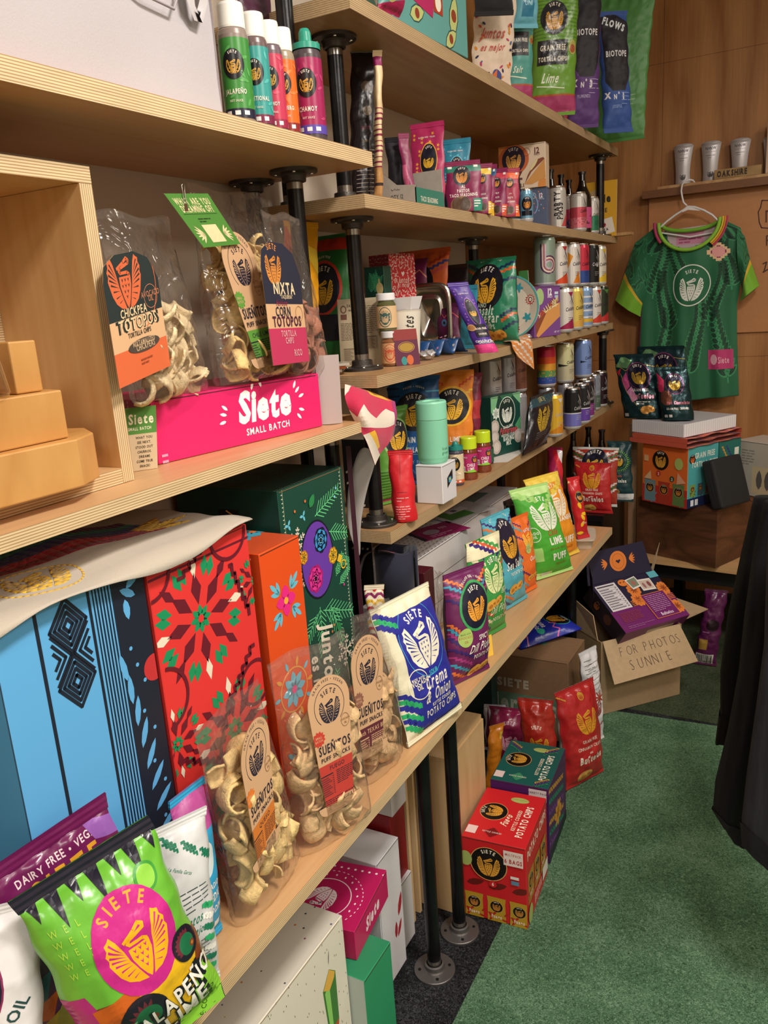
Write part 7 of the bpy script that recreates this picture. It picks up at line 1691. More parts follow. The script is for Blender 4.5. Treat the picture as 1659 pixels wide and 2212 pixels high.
flyer('magenta and navy flyer lying on the squiggle print mailer',[(-.13,1.94),(-.06,2.10),(-.16,2.15),(-.225,2.0)],ZF,'7a1a4a',lambda w,h: Art(w,h,'8a1f55').rect(0,0,w*.06,h,'1f1d33').disc(w*.35,h*.5,w*.16,'9a8a9a',h*.2).text('FIN',w*.65,h*.55,w*.14,'d8a8c0').lines(w*.2,h*.2,w*.5,2,h*.1,'c88aa8'))
flyer('green and white leaflet behind the magenta flyer',[(-.14,2.13),(-.07,2.34),(-.2,2.40),(-.26,2.19)],ZF-.0,'3a6a3a',lambda w,h: Art(w,h,'b0aeb0').rect(w*.1,h*.1,w*.5,h*.6,'3f7a3a').rect(w*.3,h*.5,w*.4,h*.3,'c8c4c8').rect(w*.4,h*.56,w*.1,h*.16,'4a4a6a'))
carton('mailer_carton','white mailer carton farther along the low shelf, under grey printed sheets','carton',(-.10,2.13,zB),HP,.50,.17,.2245,top=lambda w,h: Art(w,h,'c0bcc0').rect(w*.3,h*.4,w*.5,h*.3,'4a6a6a').lines(w*.35,h*.8,w*.4,5,h*.06,'3a4a4a'),front=lineside,col='c6c2c4')
# rolled strap with lettering
def strap():
 q = atz((832,1300),ZB); carton('carton','plain grey carton under the rolled navy strap','carton',(.012,1.543,zB),HP,.105,.13,.18,col='8f8a88'); root = empty('strap_roll',(-.045,1.597,zB+.1812),0,'rolled navy and magenta woven strap with orange lettering, beside the green holiday carton','strap')
 mb = MB(); V = []; n = 70; H_ = .135
 for i in range(n+1):
  t = i/n; a = t*2*math.pi*2.2; r = .048-.018*t; V += [Vector((r*math.cos(a)*1.15,r*math.sin(a),0)),Vector((r*math.cos(a)*1.15,r*math.sin(a),H_+.004*math.sin(3*a)))]
 mb.add(V,[(2*i,2*i+2,2*i+3,2*i+1) for i in range(n)],'16182e'); o = mb.build('navy_band','cloth',root,smooth=True); m_ = o.modifiers.new('s','SOLIDIFY'); m_.thickness = .002
 mb = MB(); mb.lathe([(.0565, .012), (.0565, .0145)], 40, col='d98a3a'); mb.build('orange_edge', 'cloth', root)
 # magenta loop hanging to the left
 P = [Vector((-.012,-.060,H_*.99)),Vector((-.045,-.066,H_*.92)),Vector((-.075,-.070,H_*.55)),Vector((-.080,-.060,H_*.1)),Vector((-.05,-.072,.004))]
 mb = MB(); A = Art(.19,.034,'b0285a'); A.text('SIETE',.05,.008,.027,'e88a2a',.04,.8,sp=.15); A.text('SIETE',.14,.008,.027,'e88a2a',.04,.8,sp=.15)
 pts = [Vector((.03,-.055,H_+.010)),Vector((-.01,-.060,H_+.014)),Vector((-.05,-.055,H_-.004)),Vector((-.075,-.050,H_*.5)),Vector((-.078,-.048,.006))]
 N_ = 24; L_ = .19
 def pt(t):
  f = t*(len(pts)-1); i = min(int(f),len(pts)-2); f -= i; g = lambda k: pts[max(0,min(len(pts)-1,k))]; b,c = g(i),g(i+1); a_,d = g(i-1),g(i+2)
  return .5*((2*b)+(c-a_)*f+(2*a_-5*b+4*c-d)*f*f+(-a_+3*b-3*c+d)*f**3)
 wv = Vector((.012, -.030, .010))
 V = [pt(i/N_)+wv*(j-.5)*1.1 for j in (0, 1) for i in range(N_+1)]; NN = []
 for j in (0, 1):
  for i in range(N_+1): tt = pt(min(1,(i+.5)/N_))-pt(max(0,(i-.5)/N_)); nrm = tt.cross(wv).normalized(); NN.append(nrm if nrm.dot(Vector((.3,-1,.4))) > 0 else -nrm)
 flip = NN[0].dot((V[1]-V[0]).cross(V[N_+1]-V[0])) < 0
 F = []
 for i in range(N_): F += [(i, i+1, N_+2+i), (i, N_+2+i, N_+1+i)]
 mb.add(V, F if not flip else [f[::-1] for f in F], 'b0285a', 0, NN); lay_art(mb, A, None, grid=(N_, 1, V, NN))
 if flip:
  for f in mb.f[len(F):]: f.reverse()
 mb.add([v-n_*.0018 for v, n_ in zip(V, NN)], [f[::-1] for f in F], '16182e'); mb.build('lettered_band', 'cloth', root)
strap()
mb = MB(); mb.lathe([(.0001,0),(.028,0),(.028,.005),(.0001,.005)],32); r_ = empty('coaster',(-.10,1.53,zB),0,'round pale wooden coaster standing on the low shelf behind the strap roll','coaster'); o = mb.build('wood_disc',wood('coaster_wood','d8b080','b08850',(3,3,3)),r_)
# long curled sheet and plum panel standing behind
def curl_sheet():
 z0 = ZB+.001; root = empty('paper_sheet',(-.01,1.475,z0),0,'long blank curled grey sheet standing between the green holiday carton and the pipe','paper'); c = Vector(CAM)
 L = [((752,1150),-.03),((748,1100),-.03),((752,1050),-.03),((764,1000),-.02),((782,955),-.015)]; R_ = [((782,1225),.0),((776,1150),.012),((786,1085),.03),((800,1030),.035),((818,985),.03)]
 V = [aty(p,1.485+dy*.3) - root.location for p,dy in L] + [aty(p,1.485+dy*.3) - root.location for p,dy in R_]; mb = MB(); mb.add(V,[(i,i+5,i+6,i+1) for i in range(4)],'b0aaa8'); o = mb.build('sheet',mat('grey_card',.4),root,smooth=True); s_ = o.modifiers.new('s','SUBSURF'); s_.render_levels = 3; m_ = o.modifiers.new('t','SOLIDIFY'); m_.thickness = .001
curl_sheet()
card('card_panel','narrow dark plum card panel beside the green holiday carton','card',(768,1225),(778,1222),(752,965),ZB,0,lambda w,h: Art(w,h,'3c0f24'),ys=(1.44,1.445))
card('card_panel','black card with cream bean-shaped spots behind the curled sheet','card',(752,1150),(800,1145),(762,950),ZB,2,lambda w,h: [A.leaf(w*(.1+.22*(i % 4)),h*(.5+.05*(i//4)),w*.14,w*.09,.8,'e0dcc8') for A in [Art(w,h,'1a191d')] for i in range(32)][0] if w > 0 else None,ys=(1.66,1.665))
bag('clear_bag_scrap','crumpled clear plastic bag behind the spicy pickle chip bag','plastic bag',(918,1398),(960,1345),(930,1215),zB,10,.03,art=None,base='ffffff',m='cello',seed=101,back='ffffff',crump=.012)
bag('snack_bag','cream, red and yellow patterned bag behind the blue and cream chip bag','snack bag',(806,1490),(846,1470),(808,1262),zB,10,.025,seed=102,m='satin',ys=(1.47,1.49),art=lambda w,h: [A.zig(0,w,h*(.95-.06*i),.012,6,.006,('c8283a','8a1f5a','e8b82a')[i % 3]) for A in [Art(w,h,'e8dcc0')] for i in range(12)][0])
card('card_panel','yellow star-shaped card tip beside the purple pickle chip bag','card',(1043,1425),(1066,1415),(1050,1375),ZB,30,lambda w,h: Art(w,h,'e8b83a'))
bag('snack_bag','black pouch standing behind the light blue and orange chip bags','snack bag',(1095,1262),(1135,1240),(1100,1075),zB,10,.05,seed=103,m='film',art=lambda w,h: Art(w,h,'18171c').poly([(w*.5,h*.35),(w*.8,h*.7),(w*.9,h*.3)],'7a4030'))
# dark crate beyond the shelf end, carrying the far snack bags
def dark_crate():
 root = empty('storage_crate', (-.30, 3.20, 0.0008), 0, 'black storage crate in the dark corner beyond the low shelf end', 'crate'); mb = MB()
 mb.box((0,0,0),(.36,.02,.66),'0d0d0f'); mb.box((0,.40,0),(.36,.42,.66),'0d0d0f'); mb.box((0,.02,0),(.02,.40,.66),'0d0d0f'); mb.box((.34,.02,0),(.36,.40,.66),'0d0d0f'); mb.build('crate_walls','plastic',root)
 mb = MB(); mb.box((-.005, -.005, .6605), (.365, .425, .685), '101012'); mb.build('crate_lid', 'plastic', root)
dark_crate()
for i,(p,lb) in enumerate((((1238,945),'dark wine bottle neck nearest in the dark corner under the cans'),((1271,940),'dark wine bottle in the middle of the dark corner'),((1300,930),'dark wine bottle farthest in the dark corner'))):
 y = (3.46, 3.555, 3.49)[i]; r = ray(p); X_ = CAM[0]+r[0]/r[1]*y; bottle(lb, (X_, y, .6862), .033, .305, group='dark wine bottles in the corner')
ZC = .6865
def far(label,BL,BR,TM,ys,art,seed,z=ZC,lean=4,d=.05,m='film',name='snack_bag',**k): return bag(name,label,'snack bag',BL,BR,TM,z,lean,d,art=art,ys=ys,seed=seed,m=m,**k)
def art_bun(w, h):
 A = Art(w, h, 'b8262a'); A.swan(w*.5, h*.66, w*.5, 'e0a02c', 'b8262a'); A.emblem(w*.5, h*.9, w*.07, 'c8962c', 'b8262a', word=None)
 for i, s in enumerate(('GRAIN FREE', 'CINNAMON CRISPS')): A.text(s, w*.5, h*(.46-.07*i), w*.085, 'f0d8c8', .02, .7)
 A.text('MINI',w*.5,h*.335,w*.05,'f0d8c8'); A.text('Buñuelos',w*.52,h*.25,w*.20,'f6e8dc',.05,.6); A.chips(w*.35,h*.1,w*.13,'d8a85a'); A.steps(0,h*.95,w*.03,-h*.01,5,.003,'d8a040'); return A
far('red cinnamon crisp bag with gold heron at the far end of the low shelf',(1248,1155),(1325,1158),(1282,998),(3.25,3.25),art_bun,110,d=.06,m='film')
far('silvery bag with brown and green waves behind the red cinnamon crisp bag',(1238,1120),(1335,1120),(1288,965),(3.36,3.36),art_chip('a83a2c','1c1c30','e8b43a',[],(('dcdcd8',0),('2f6a3a',1),('dcdcd8',2)),cy=.72,r=.3),111,d=.05,back='d0d0d0',sealcol='d8d8d6')
far('dark green holiday bag with a green wreath leaning at the far right of the shelf',(1318,1125),(1370,1128),(1338,952),(3.46,3.46),lambda w,h: (lambda A: A.flower(w*.5,h*.68,w*.48,34,'8fd04a',None,.08).disc(w*.5,h*.68,w*.36,'1d3f44').emblem(w*.5,h*.68,w*.28,'14292c','f0b432',rim='3f8a4a').text('Buñuelos',w*.5,h*.33,w*.2,'f4f0e8',.05,.6).text('CRISPS',w*.5,h*.42,w*.09,'d86a4a').rect(0,0,w,h*.14,'e8e8ea').chips(w*.25,h*.17,w*.14,'c8905a'))(Art(w,h,'1d3f44')),112,d=.05,back='1d3f44',m='satin',crump=.007)
bag('snack_bag','small red and yellow chip bag leaning on the beige tray at the shelf end','snack bag',(1243,1152),(1268,1128),(1232,1030),ZB+.042,8,.04,seed=113,m='film',ys=(2.66,2.70),zoff=.0,art=lambda w,h: (lambda A: [A.leaf(w*.3*(i % 4),h*(.1+.1*i),w*.5,w*.25,i,'f2c422') for i in range(9)] and A.emblem(w*.5,h*.68,w*.26,'1c1a20','e8963a','f4e8e0',w*.4,rim='f2c422').text('Fuego',w*.6,h*.25,w*.2,'f4d8d0',.02,.6))(Art(w,h,'c8232c')))
far('magenta and white bag standing left of the red cinnamon crisp bag',(1190,1130),(1222,1125),(1200,965),(2.95,2.95),lambda w,h: (lambda A: A.poly([(w*.3,h),(w,h),(w,h*.6)],'d8283a').poly([(w*.6,h),(w,h),(w,h*.8)],'e8e4ea').swan(w*.6,h*.4,w*.6,'f0c8d8','b0285a'))(Art(w,h,'b0285a')),114,z=ZB+.001,m='film')
# beige lidded food tray at the shelf end
def food_tray():
 q = atz((1262,1200),ZB); root = empty('food_tray',(.105,2.735,zB),.25,'beige plastic food tray with a rim at the far end of the low shelf','tray'); mb = MB(); n = 40
 for prof, nm in ((((.040, 0), (.048, .034), (.058, .036), (.058, .042), (.0001, .042)), 'tray_body'),):
  V = []
  for (r, z) in prof:
   for k in range(n): a = 2*math.pi*k/n; f = (abs(math.cos(a))**5+abs(math.sin(a))**5)**-.2; V.append((r*f*math.cos(a)*.72,r*f*math.sin(a)*1.35,z))
  mb.add(V,[(j*n+k,j*n+(k+1) % n,(j+1)*n+(k+1) % n,(j+1)*n+k) for j in range(len(prof)-1) for k in range(n)]+[tuple(range(n))[::-1]],'cdbfae')
 mb.build('tray_body', 'plastic', root, smooth=False)
food_tray()
bag('snack_bag','lime green bag corner showing under the red cinnamon crisp bag','snack bag',(1286,1182),(1325,1178),(1300,1130),.60,20,.04,seed=115,ys=(3.0,3.0),m='satin',art=lambda w,h: Art(w,h,'8fb83a').disc(w*.3,h*.4,.004,'c85a2a').disc(w*.6,h*.7,.004,'c85a2a'),zoff=-.02) if False else None

# ---------------------------------------------------------------- under the low shelf
ZG = .0012
def art_boot(w, h):
 A = Art(w, h, 'e4decf'); rd = random.Random(8); L = A.lay()
 for i in range(240): A.leaf(w*rd.random(), h*rd.random(), .005, .0018, 1.3+rd.random()*.5, '5a5650', L)
 x, y = w-.056, h-.150; A.leaf(x-.004, y+.085, .03, .003, 1.4, '6a6a60')
 A.poly([(x-.022,y-.06),(x+.014,y-.055),(x+.016,y+.055),(x-.004,y+.075),(x-.03,y+.045)],'3f7a34'); A.poly([(x-.018,y-.05),(x-.006,y-.055),(x-.008,y+.05),(x-.024,y+.035)],'8fd06a'); A.poly([(x-.028,y+.045),(x-.004,y+.074),(x+.014,y+.055),(x+.01,y+.045),(x-.008,y+.03)],'e0b04a')
 A.poly([(x-.022,y-.06),(x+.014,y-.055),(x+.008,y-.085),(x-.03,y-.115),(x-.055,y-.135),(x-.06,y-.125),(x-.035,y-.095)],'b8522a'); A.poly([(x-.035,y-.13),(x-.028,y-.112),(x-.06,y-.15),(x-.07,y-.16)],'3f7a34')
 A.leaf(x-.19, y-.11, .06, .04, .2, '1f5a34'); A.leaf(x-.188, y-.109, .05, .02, .2, '6fb07a'); return A
def art_speck(w, h):
 A = Art(w, h, 'cfc9bd'); rd = random.Random(2)
 for i in range(60): A.disc(w*rd.random(),h*rd.random(),.0016+.001*rd.random(),('5a5a78','8a4a6a','c8783a','4a4a4a','b8a86a')[i % 5],n=8,L=1)
 return A
carton('gift_carton','cream speckled carton with a green and brown boot drawing under the low shelf','carton',(.060,.45,ZG),HP,.641,.26,.437,front=art_boot,top=art_speck,col='ddd7c8',cols={'seam': '8a7a64'})
q = atz((778, 2058), .225)
carton('gift_carton','glossy green carton under the tilted pink carton on the floor','carton',(.096,1.094,ZG),HP,.112,.20,.292,col='2f9468',cols={'f': '2f9468','t': '2a8a60','l': 'b8c4c0'})
def art_pinktop(w, h):
 A = Art(w, h, 'b81a5a'); A.ring(w*.38, h*.5, h*.30, .0022, 'f4e4ea'); A.swan(w*.38, h*.52, h*.34, 'f4e4ea', 'b81a5a', rot=1.2); L = A.lay()
 for k in range(44): a = k*math.pi/22; A.rect(w*.38+h*.42*math.cos(a)-.002, h*.5+h*.42*math.sin(a)-.0009, .005, .0018, 'f4e4ea', L, rot=a+HP)
 for k in range(20): a = k*math.pi/10; A.disc(w*.38+h*.36*math.cos(a), h*.5+h*.36*math.sin(a), .003, 'f4e4ea', .002, n=8, L=L)
 for k in range(12): A.disc(w*.9, h*k/12, .003, 'f4e4ea', n=8, L=L)
 return A
carton('small_batch_carton','magenta mailer carton with white dotted circles resting on the green carton','carton',(.058,1.132,.2942),math.radians(98),.190,.20,.070,front=lambda w,h: Art(w,h,'c21d60').text('Siete',w*.5,h*.3,h*.55,'f4e4ea',.05,.75,skew=.2),top=art_pinktop,left=lambda w,h: Art(w,h,'b81a5a').disc(w*.7,h*.5,.003,'f4e4ea').disc(w*.4,h*.6,.003,'f4e4ea'),col='b81a5a')
carton('gift_carton','tall white carton with faint red leaf marks standing on the dark carpet','carton',(-.004,1.335,ZG),HP,.110,.26,.352,col='e2e1e6',front=lambda w,h: Art(w,h,'dddce2').rect(w*.02,0,w*.012,h,'6a5a8a').leaf(w*.78,h*.42,.06,.018,1.25,'a82a34').leaf(w*.62,h*.28,.045,.014,1.5,'a82a34').leaf(w*.70,h*.27,.045,.014,1.1,'a82a34'),top=None,cols={'seam': '5a5a5e'})
for k,(z0,hh,c,lb) in enumerate(((ZG,.19,'d8d6da','white flat carton at the bottom of the stack behind the near leg'),(.192,.20,'8a1620','dark red carton in the stack behind the near pipe leg'),(.393,.085,'d8d8dc','thin white carton on the dark red one under the shelf'),(.479,.10,'5a1a5a','plum carton with orange flowers on top of the stack under the shelf'))):
 carton('gift_carton',lb,'carton',(-.022-.008*(k % 2),1.456,z0),HP,.075,.18,hh,col=c,front=(lambda w,h: Art(w,h,'5a1a5a').flower(w*.5,h*.5,.02,9,'d8883a').flower(w*.8,h*.4,.016,9,'d8883a')) if k == 3 else None,group=None)
PINE = wood('pine_box', 'e0c39a', 'c4a070', (1, 2, .5), .5, 2.4, .35, grain=9, gst=(1, .3, .05))
def plank(label, lo, hi, name='plywood_board', cat='board'):
 mb = MB(); mb.box((0,0,0),tuple(b-a for a,b in zip(lo,hi))); o = mb.build(name,PINE,None,lo); m_ = o.modifiers.new('b','BEVEL'); m_.width = .0015; return tag(o,label,cat)
plank('thin pale wood panel standing beside the white and red carton stack', (-.29, 1.560, ZG), (-.040, 1.572, .60))
plank('second thin wood panel standing behind the near pipe leg', (-.29, 1.600, ZG), (-.040, 1.610, .62))
def pine_box():
 root = empty('pine_crate',(-.20,1.636,ZG),0,'tall pale pine box standing behind the second pipe leg','wooden box'); mb = MB(); W_,D_,H_ = .246,.245,.46
 mb.box((0, 0, 0), (W_, D_, H_-.012)); o = mb.build('box_walls', PINE, root); m_ = o.modifiers.new('b', 'BEVEL'); m_.width = .002
 mb = MB(); mb.box((0, 0, H_-.0115), (W_-.006, D_, H_)); o = mb.build('box_lid', PINE, root); m_ = o.modifiers.new('b', 'BEVEL'); m_.width = .003
pine_box()
# floor cartons of potato chips
def minibag(A, x, y, s, c1='c8962c', c2='b0281e', nm='Fuego'):
 A.poly([(x-s*.5, y), (x+s*.5, y), (x+s*.46, y+s*1.2), (x+s*.5, y+s*1.55), (x-s*.5, y+s*1.55), (x-s*.46, y+s*1.2)], c1)
 for k in range(7): A.leaf(x-s*.4+s*.13*k, y+s*(.1+.2*(k % 4)), s*.35, s*.12, 1+k, c2)
 A.emblem(x, y+s*1.0, s*.33, '17130f', 'c8843a', 'e8dcc8', rim='e0b060'); A.text(nm, x, y+s*.3, s*.3, 'f0d8c8', .04, .6)
def art_six_f(w, h):
 A = Art(w, h, 'cc2229')
 for k, x in enumerate((.2, .56, .92)): A.leaf(w*(x-.15), h*.42, w*.3, w*.12, .3, '6a1c18')
 for x in (.16, .52, .88): minibag(A, w*x, h*-.02, w*.30, 'b8942a')
 A.emblem(w*.42, h*.72, w*.28, '15100e', 'e0a03c', 'f4ead8', rim='e0a060'); A.disc(w*.06, h*.74, w*.10, 'a8b868', w*.13)
 A.rect(w*.66,h*.76,w*.30,h*.18,'ead8d4'); A.text('MULTIPACK',w*.81,h*.88,w*.06,'b0282c',.01,.7); A.text('6 BAGS',w*.81,h*.79,w*.10,'b0282c',.03,.7)
 A.rect(w*.76,h*.60,w*.13,h*.035,'e8e0dc'); A.rect(w*.77,h*.53,w*.12,h*.05,'5f8aa8'); A.disc(w*.48,h*.48,w*.06,'cc2229'); A.text('6',w*.48,h*.46,w*.08,'f4e8e0',.04); return A
def art_six_t(w, h, base='cc2229', a='Fuego'):
 A = Art(w,h,base); A.disc(w*.30,h*.55,w*.225,'e0a060'); A.disc(w*.30,h*.55,w*.215,'15100e'); A.swan(w*.31,h*.56,w*.28,'e0a03c','15100e',rot=HP); A.arc('SIETE',w*.30,h*.55,w*.15,w*.075,'f4ead8',.02,.7,mid=math.pi)
 A.disc(w*.62, h*.85, w*.15, 'a8b868', w*.07); A.text('MADE WITH AVOCADO OIL', w*.62, h*.85, w*.03, 'a85a3a')
 if a: A.text(a, w*.60, h*.42, w*.16, 'f4e0c8', .03, .6, rot=HP*.92, skew=.3)
 A.text('KETTLE COOKED',w*.73,h*.46,w*.085,'f4e0c8',.02,.68,rot=HP); A.text('POTATO CHIPS',w*.88,h*.46,w*.155,'f4ead8',.03,.60,rot=HP); A.fret(w*.42,h*.16,w*.11,('7a141a' if base[0] == 'c' else '3f8a64',)); A.text('KETTLE COOKED',w*.42,h*.15,w*.045,'e8d0c8'); A.rect(w*.02,h*.08,w*.16,h*.14,'ead0cc'); return A
def art_six_r(w, h):
 A = Art(w, h, 'c42026'); A.text('POTATO CHIPS', w*.5, h*.80, w*.165, 'f4ead8', .03, .62)
 for x in (.2, .48, .76): minibag(A, w*x, h*.24, w*.26, 'a8862a')
 A.disc(w*.12,h*.12,w*.09,'a8b868',w*.12); A.rect(w*.7,h*.1,w*.26,h*.16,'e8e0dc'); A.lines(w*.3,h*.2,w*.35,5,h*.025,'f0c8c0'); return A
qa, qb = atz((1005, 1975), 0), atz((1140, 2010), 0)
yw2 = math.atan2(qb.y-qa.y, qb.x-qa.x)
carton('chip_carton','red potato chip multipack carton on the carpet beside the pipe legs','carton',(qa.x,qa.y,.0042),yw2,(qb-qa).length,.225,.238,front=art_six_f,top=art_six_t,right=art_six_r,col='cc2229')
def art_var_t(w, h):
 A = art_six_t(w, h, '1c5a54', None)
 for (x, y, s) in ((.05, .95, 1), (.95, .2, -1), (.9, .95, -1)):
  for k, c in enumerate(('d8a04a', '6a3a8a', '3f8a64')): A.steps(w*x, h*(y-.05*k), s*w*.05, -h*.03, 4, w*.025, c)
 return A
def art_var_r(w, h):
 A = Art(w, h, '4a1f5a')
 for k in range(6): A.steps(0, h*(.95-.14*k), w*.1, h*-.03, 8, w*.05, ('d8a04a', '2f8a74', '7a3a9a')[k % 3])
 A.flower(w*.5, h*.4, w*.2, 8, 'e0a03c'); A.rect(0, 0, w, h*.12, '17152a'); return A
carton('chip_carton','dark green and purple variety pack chip carton behind the red multipack','carton',(qa.x-.020,qa.y+.262,.0042),yw2,.168,.225,.240,front=lambda w,h: Art(w,h,'4a1f5a').rect(0,h*.9,w,h*.1,'5a2468').rect(w*.66,h*.82,w*.3,h*.15,'e8dcdc').text('VARIETY PACK',w*.81,h*.91,w*.055,'4a1f5a').text('6 BAGS',w*.81,h*.83,w*.08,'4a1f5a',.03),top=art_var_t,right=art_var_r,col='4a1f5a')
def fl(label,BL,BR,TM,art,seed,lean=10,d=.07,m='film',z=.0042,**k): return bag('snack_bag',label,'snack bag',BL,BR,TM,z,lean,d,art=art,seed=seed,m=m,crump=.007,**k)
fl('red cinnamon crisp bag slumped upright on the carpet, right of the other red bag', (1210, 1702), (1290, 1660), (1228, 1475), art_bun, 120, 6, .09)
fl('red snack bag with gold heron behind the variety pack carton',(1140,1720),(1215,1700),(1158,1505),lambda w,h: Art(w,h,'a8281e').arc('SIETE',w*.5,h*.62,w*.3,w*.12,'f0dcc8').swan(w*.55,h*.55,w*.55,'d89a2a','a8281e').text('GRAIN FREE',w*.55,h*.3,w*.09,'f0dcc8'),121,8,.07,ys=(2.24,2.26))
fl('magenta snack bag behind the variety pack carton',(1060,1710),(1135,1700),(1098,1525),lambda w,h: Art(w,h,'8a2048').arc('SIETE',w*.6,h*.55,w*.3,w*.13,'e8c8d0').swan(w*.6,h*.4,w*.5,'e8a8c0','8a2048').poly([(w*.0,h),(w*.3,h),(w*.2,h*.85)],'5a1a3a'),122,12,.06,ys=(2.36,2.38))
fl('orange snack bag squeezed between the pine box and the variety pack carton',(1045,1740),(1075,1725),(1068,1562),lambda w,h: Art(w,h,'c8781c').rect(w*.7,h*.8,w*.3,h*.1,'d8b84a'),123,4,.04,ys=(2.16,2.2))
fl('white and plum bag tip behind the pine box',(1050,1660),(1095,1655),(1068,1520),lambda w,h: Art(w,h,'cfcad6').poly([(0,0),(w*.4,0),(w*.2,h)],'6a1f48'),124,10,.03,ys=(2.42,2.44))
fl('yellow and orange bag tip in front of the large brown carton',(1085,1650),(1125,1645),(1100,1495),lambda w,h: Art(w,h,'d8942a').poly([(0,h),(w,h),(w,h*.85),(0,h*.75)],'e0c85a').zig(0,w,h*.7,.02,5,.006,'e0c85a'),125,10,.05,ys=(2.66,2.68))
fl('tall white bag with red heron standing against the brown carton',(1262,1612),(1297,1590),(1262,1400),lambda w,h: (lambda A: [A.line([(w*.2,h*(.5+.05*i)),(w*.8,h*(.52+.05*i))],.0015,'4a3a3a') for i in range(8)] and A.flower(w*.6,h*.5,w*.35,9,'a84030',None,.2).swan(w*.5,h*.38,w*.5,'9a2f2a','e4e2e8').text('GARANTI',w*.6,h*.2,w*.2,'9a2f2a').lines(w*.1,h*.9,w*.5,5,h*.04,'6a6a6a',.002))(Art(w,h,'e4e2e8')),126,2,.05,m='satin')
# large brown cartons
def tape_seam(w, h): return Art(w, h, '8a6a4c').rect(0, h*.55, w*.62, h*.45, '5f8a68').line([(0, h*.03), (w, h*.03)], .0012, '5a4228')
def art_brown(w,h): return Art(w,h,'86674a').text('SIETE',w*.34,h*.60,h*.14,'b8b0a0',.05,.9,sp=.15).rect(0,h*.24,w*.95,h*.28,'5f8068').text('Mercado',w*.45,h*.30,h*.28,'b8b8a8',.04,.7)
pz = .315
ba, bb = atz((1046, 1408), pz), atz((1232, 1428), pz)
carton('shipping_carton','large brown shipping carton with green printed label beyond the low shelf leg','carton',(ba.x,ba.y,.0042),0,(bb-ba).length,.22,pz,front=art_brown,top=tape_seam,col='86674a',m='kraft',cols={'seam': '5a4228'})
carton('gift_carton','dark green carton with yellow spikes in front of the large brown carton','carton',(ba.x-.03,ba.y-.10,.0042),.12,.09,.08,.34,front=lambda w,h: Art(w,h,'1c3836').poly([(w*.2,h*.9),(w*.35,h*.95),(w*.35,h*.7)],'c8b87a').poly([(w*.6,h),(w*.8,h),(w*.7,h*.85)],'c8b87a'),col='1c3836')
def lay_bag(label, c, W_, H_, rz, tilt, art, seed, m='film'):
 b = bag('snack_bag', label, 'snack bag', (800, 1500), (855, 1470), (808, 1300), 0, 0, .06, art=lambda w, h: art(w, h), seed=seed, m=m)
 return b
def flat_bag(label, loc, W_, H_, rz, art, seed, col, tilt=(-.0, 0)):
 """a filled bag lying on its back"""
 root = empty('snack_bag',loc,rz,label,'snack bag'); root.rotation_euler = (tilt[0],tilt[1],rz); mb = MB(); n = 22; V = []; NN = []; D_ = .035
 f = lambda x,y: D_*(max(0,1-abs(2*x-1)**2.6)**.6)*(max(0,min(1,y/.25))*max(0,min(1,(1-y)/.25)))**.5 + .003*noise.noise(Vector((x*5+seed,y*5,0)))
 for j in range(n+1):
  for i in range(n+1):
   x,y = i/n,j/n; V.append(Vector(((x-.5)*W_,y*H_,f(x,y)+.004))); e = .02; NN.append(Vector((-(f(x+e,y)-f(x-e,y))/(2*e*W_),-(f(x,y+e)-f(x,y-e))/(2*e*H_),1)).normalized())
 F = []
 for j in range(n):
  for i in range(n): a = j*(n+1)+i; F += [(a, a+1, a+n+2), (a, a+n+2, a+n+1)]
 A = art(W_,H_); mb.add(V,F,A.base,0,NN); lay_art(mb,A,None,grid=(n,n,V,NN)); mb.add([Vector((v.x,v.y,.001)) for v in V],[q[::-1] for q in F],col); mb.build('bag_body','film',root); return root
flat_bag('bright blue onion chip bag lying on top of the large brown carton',(-.15,ba.y+.10,pz+.0045),.150,.26,-.75,lambda w,h: (lambda A: A.emblem(w*.45,h*.78,w*.35,'14141c','e0a032',ry=w*.3,rim='3fb8b0').text('Crema',w*.5,h*.46,w*.2,'e8e8f0',.03,.6,skew=.2).text('& Onion',w*.5,h*.36,w*.2,'e8e8f0',.03,.6,skew=.2).chips(w*.2,h*.2,w*.13).zig(0,w,h*.12,.02,6,.004,'e88aa0').disc(w*.8,h*.4,w*.1,'3fb8a0').zig(w*.6,w,h*.6,.02,4,.004,'e86ab0'))(Art(w,h,'1f2fa8')),130,'1f2fa8',(.12,0))
flat_bag('orange foil bag lying beside the blue onion chip bag on the brown carton',(-.19,ba.y+.06,pz+.0045),.10,.14,-.9,lambda w,h: Art(w,h,'cc5a2a').zig(0,w,h*.3,.012,6,.003,'e8c07a').line([(0,h*.1),(w,h*.1)],.003,'f0c8a0'),131,'cc5a2a')

# ---------------------------------------------------------------- bench, crate and what stands on them, back right
ZBN = .45
WAL = wood('walnut','6b432c','3d2416',(1.2,1,3),.45,2.6,.9,grain=9,gst=(.06,1,1)); BEN = wood('bench_top','d0a878','a87f52',(.6,2,2),.5,2.4,.6,grain=9,gst=(.05,1,1))
def bench():
 root = empty('bench',(.13,3.50,.0032),math.radians(-8),'low bench with a pale wooden top and black front panel against the plywood wall','bench')
 mb = MB(); mb.box((-.02,-.06,ZBN-.030),(1.5,.62,ZBN-.004)); o = mb.build('bench_top',BEN,root); m_ = o.modifiers.new('b','BEVEL'); m_.width = .002
 BK = mat('black_painted_wood', .5, col='131214', noisy=.2, nscale=8)
 mb = MB(); mb.box((0, .0, ZBN-.11), (1.48, .02, ZBN-.031)); mb.build('front_panel', BK, root)
 for x in (.01, 1.43):
  for y in (.03, .56): mb = MB(); mb.box((x, y, 0), (x+.045, y+.045, ZBN-.031)); mb.build('leg', BK, root)
bench()
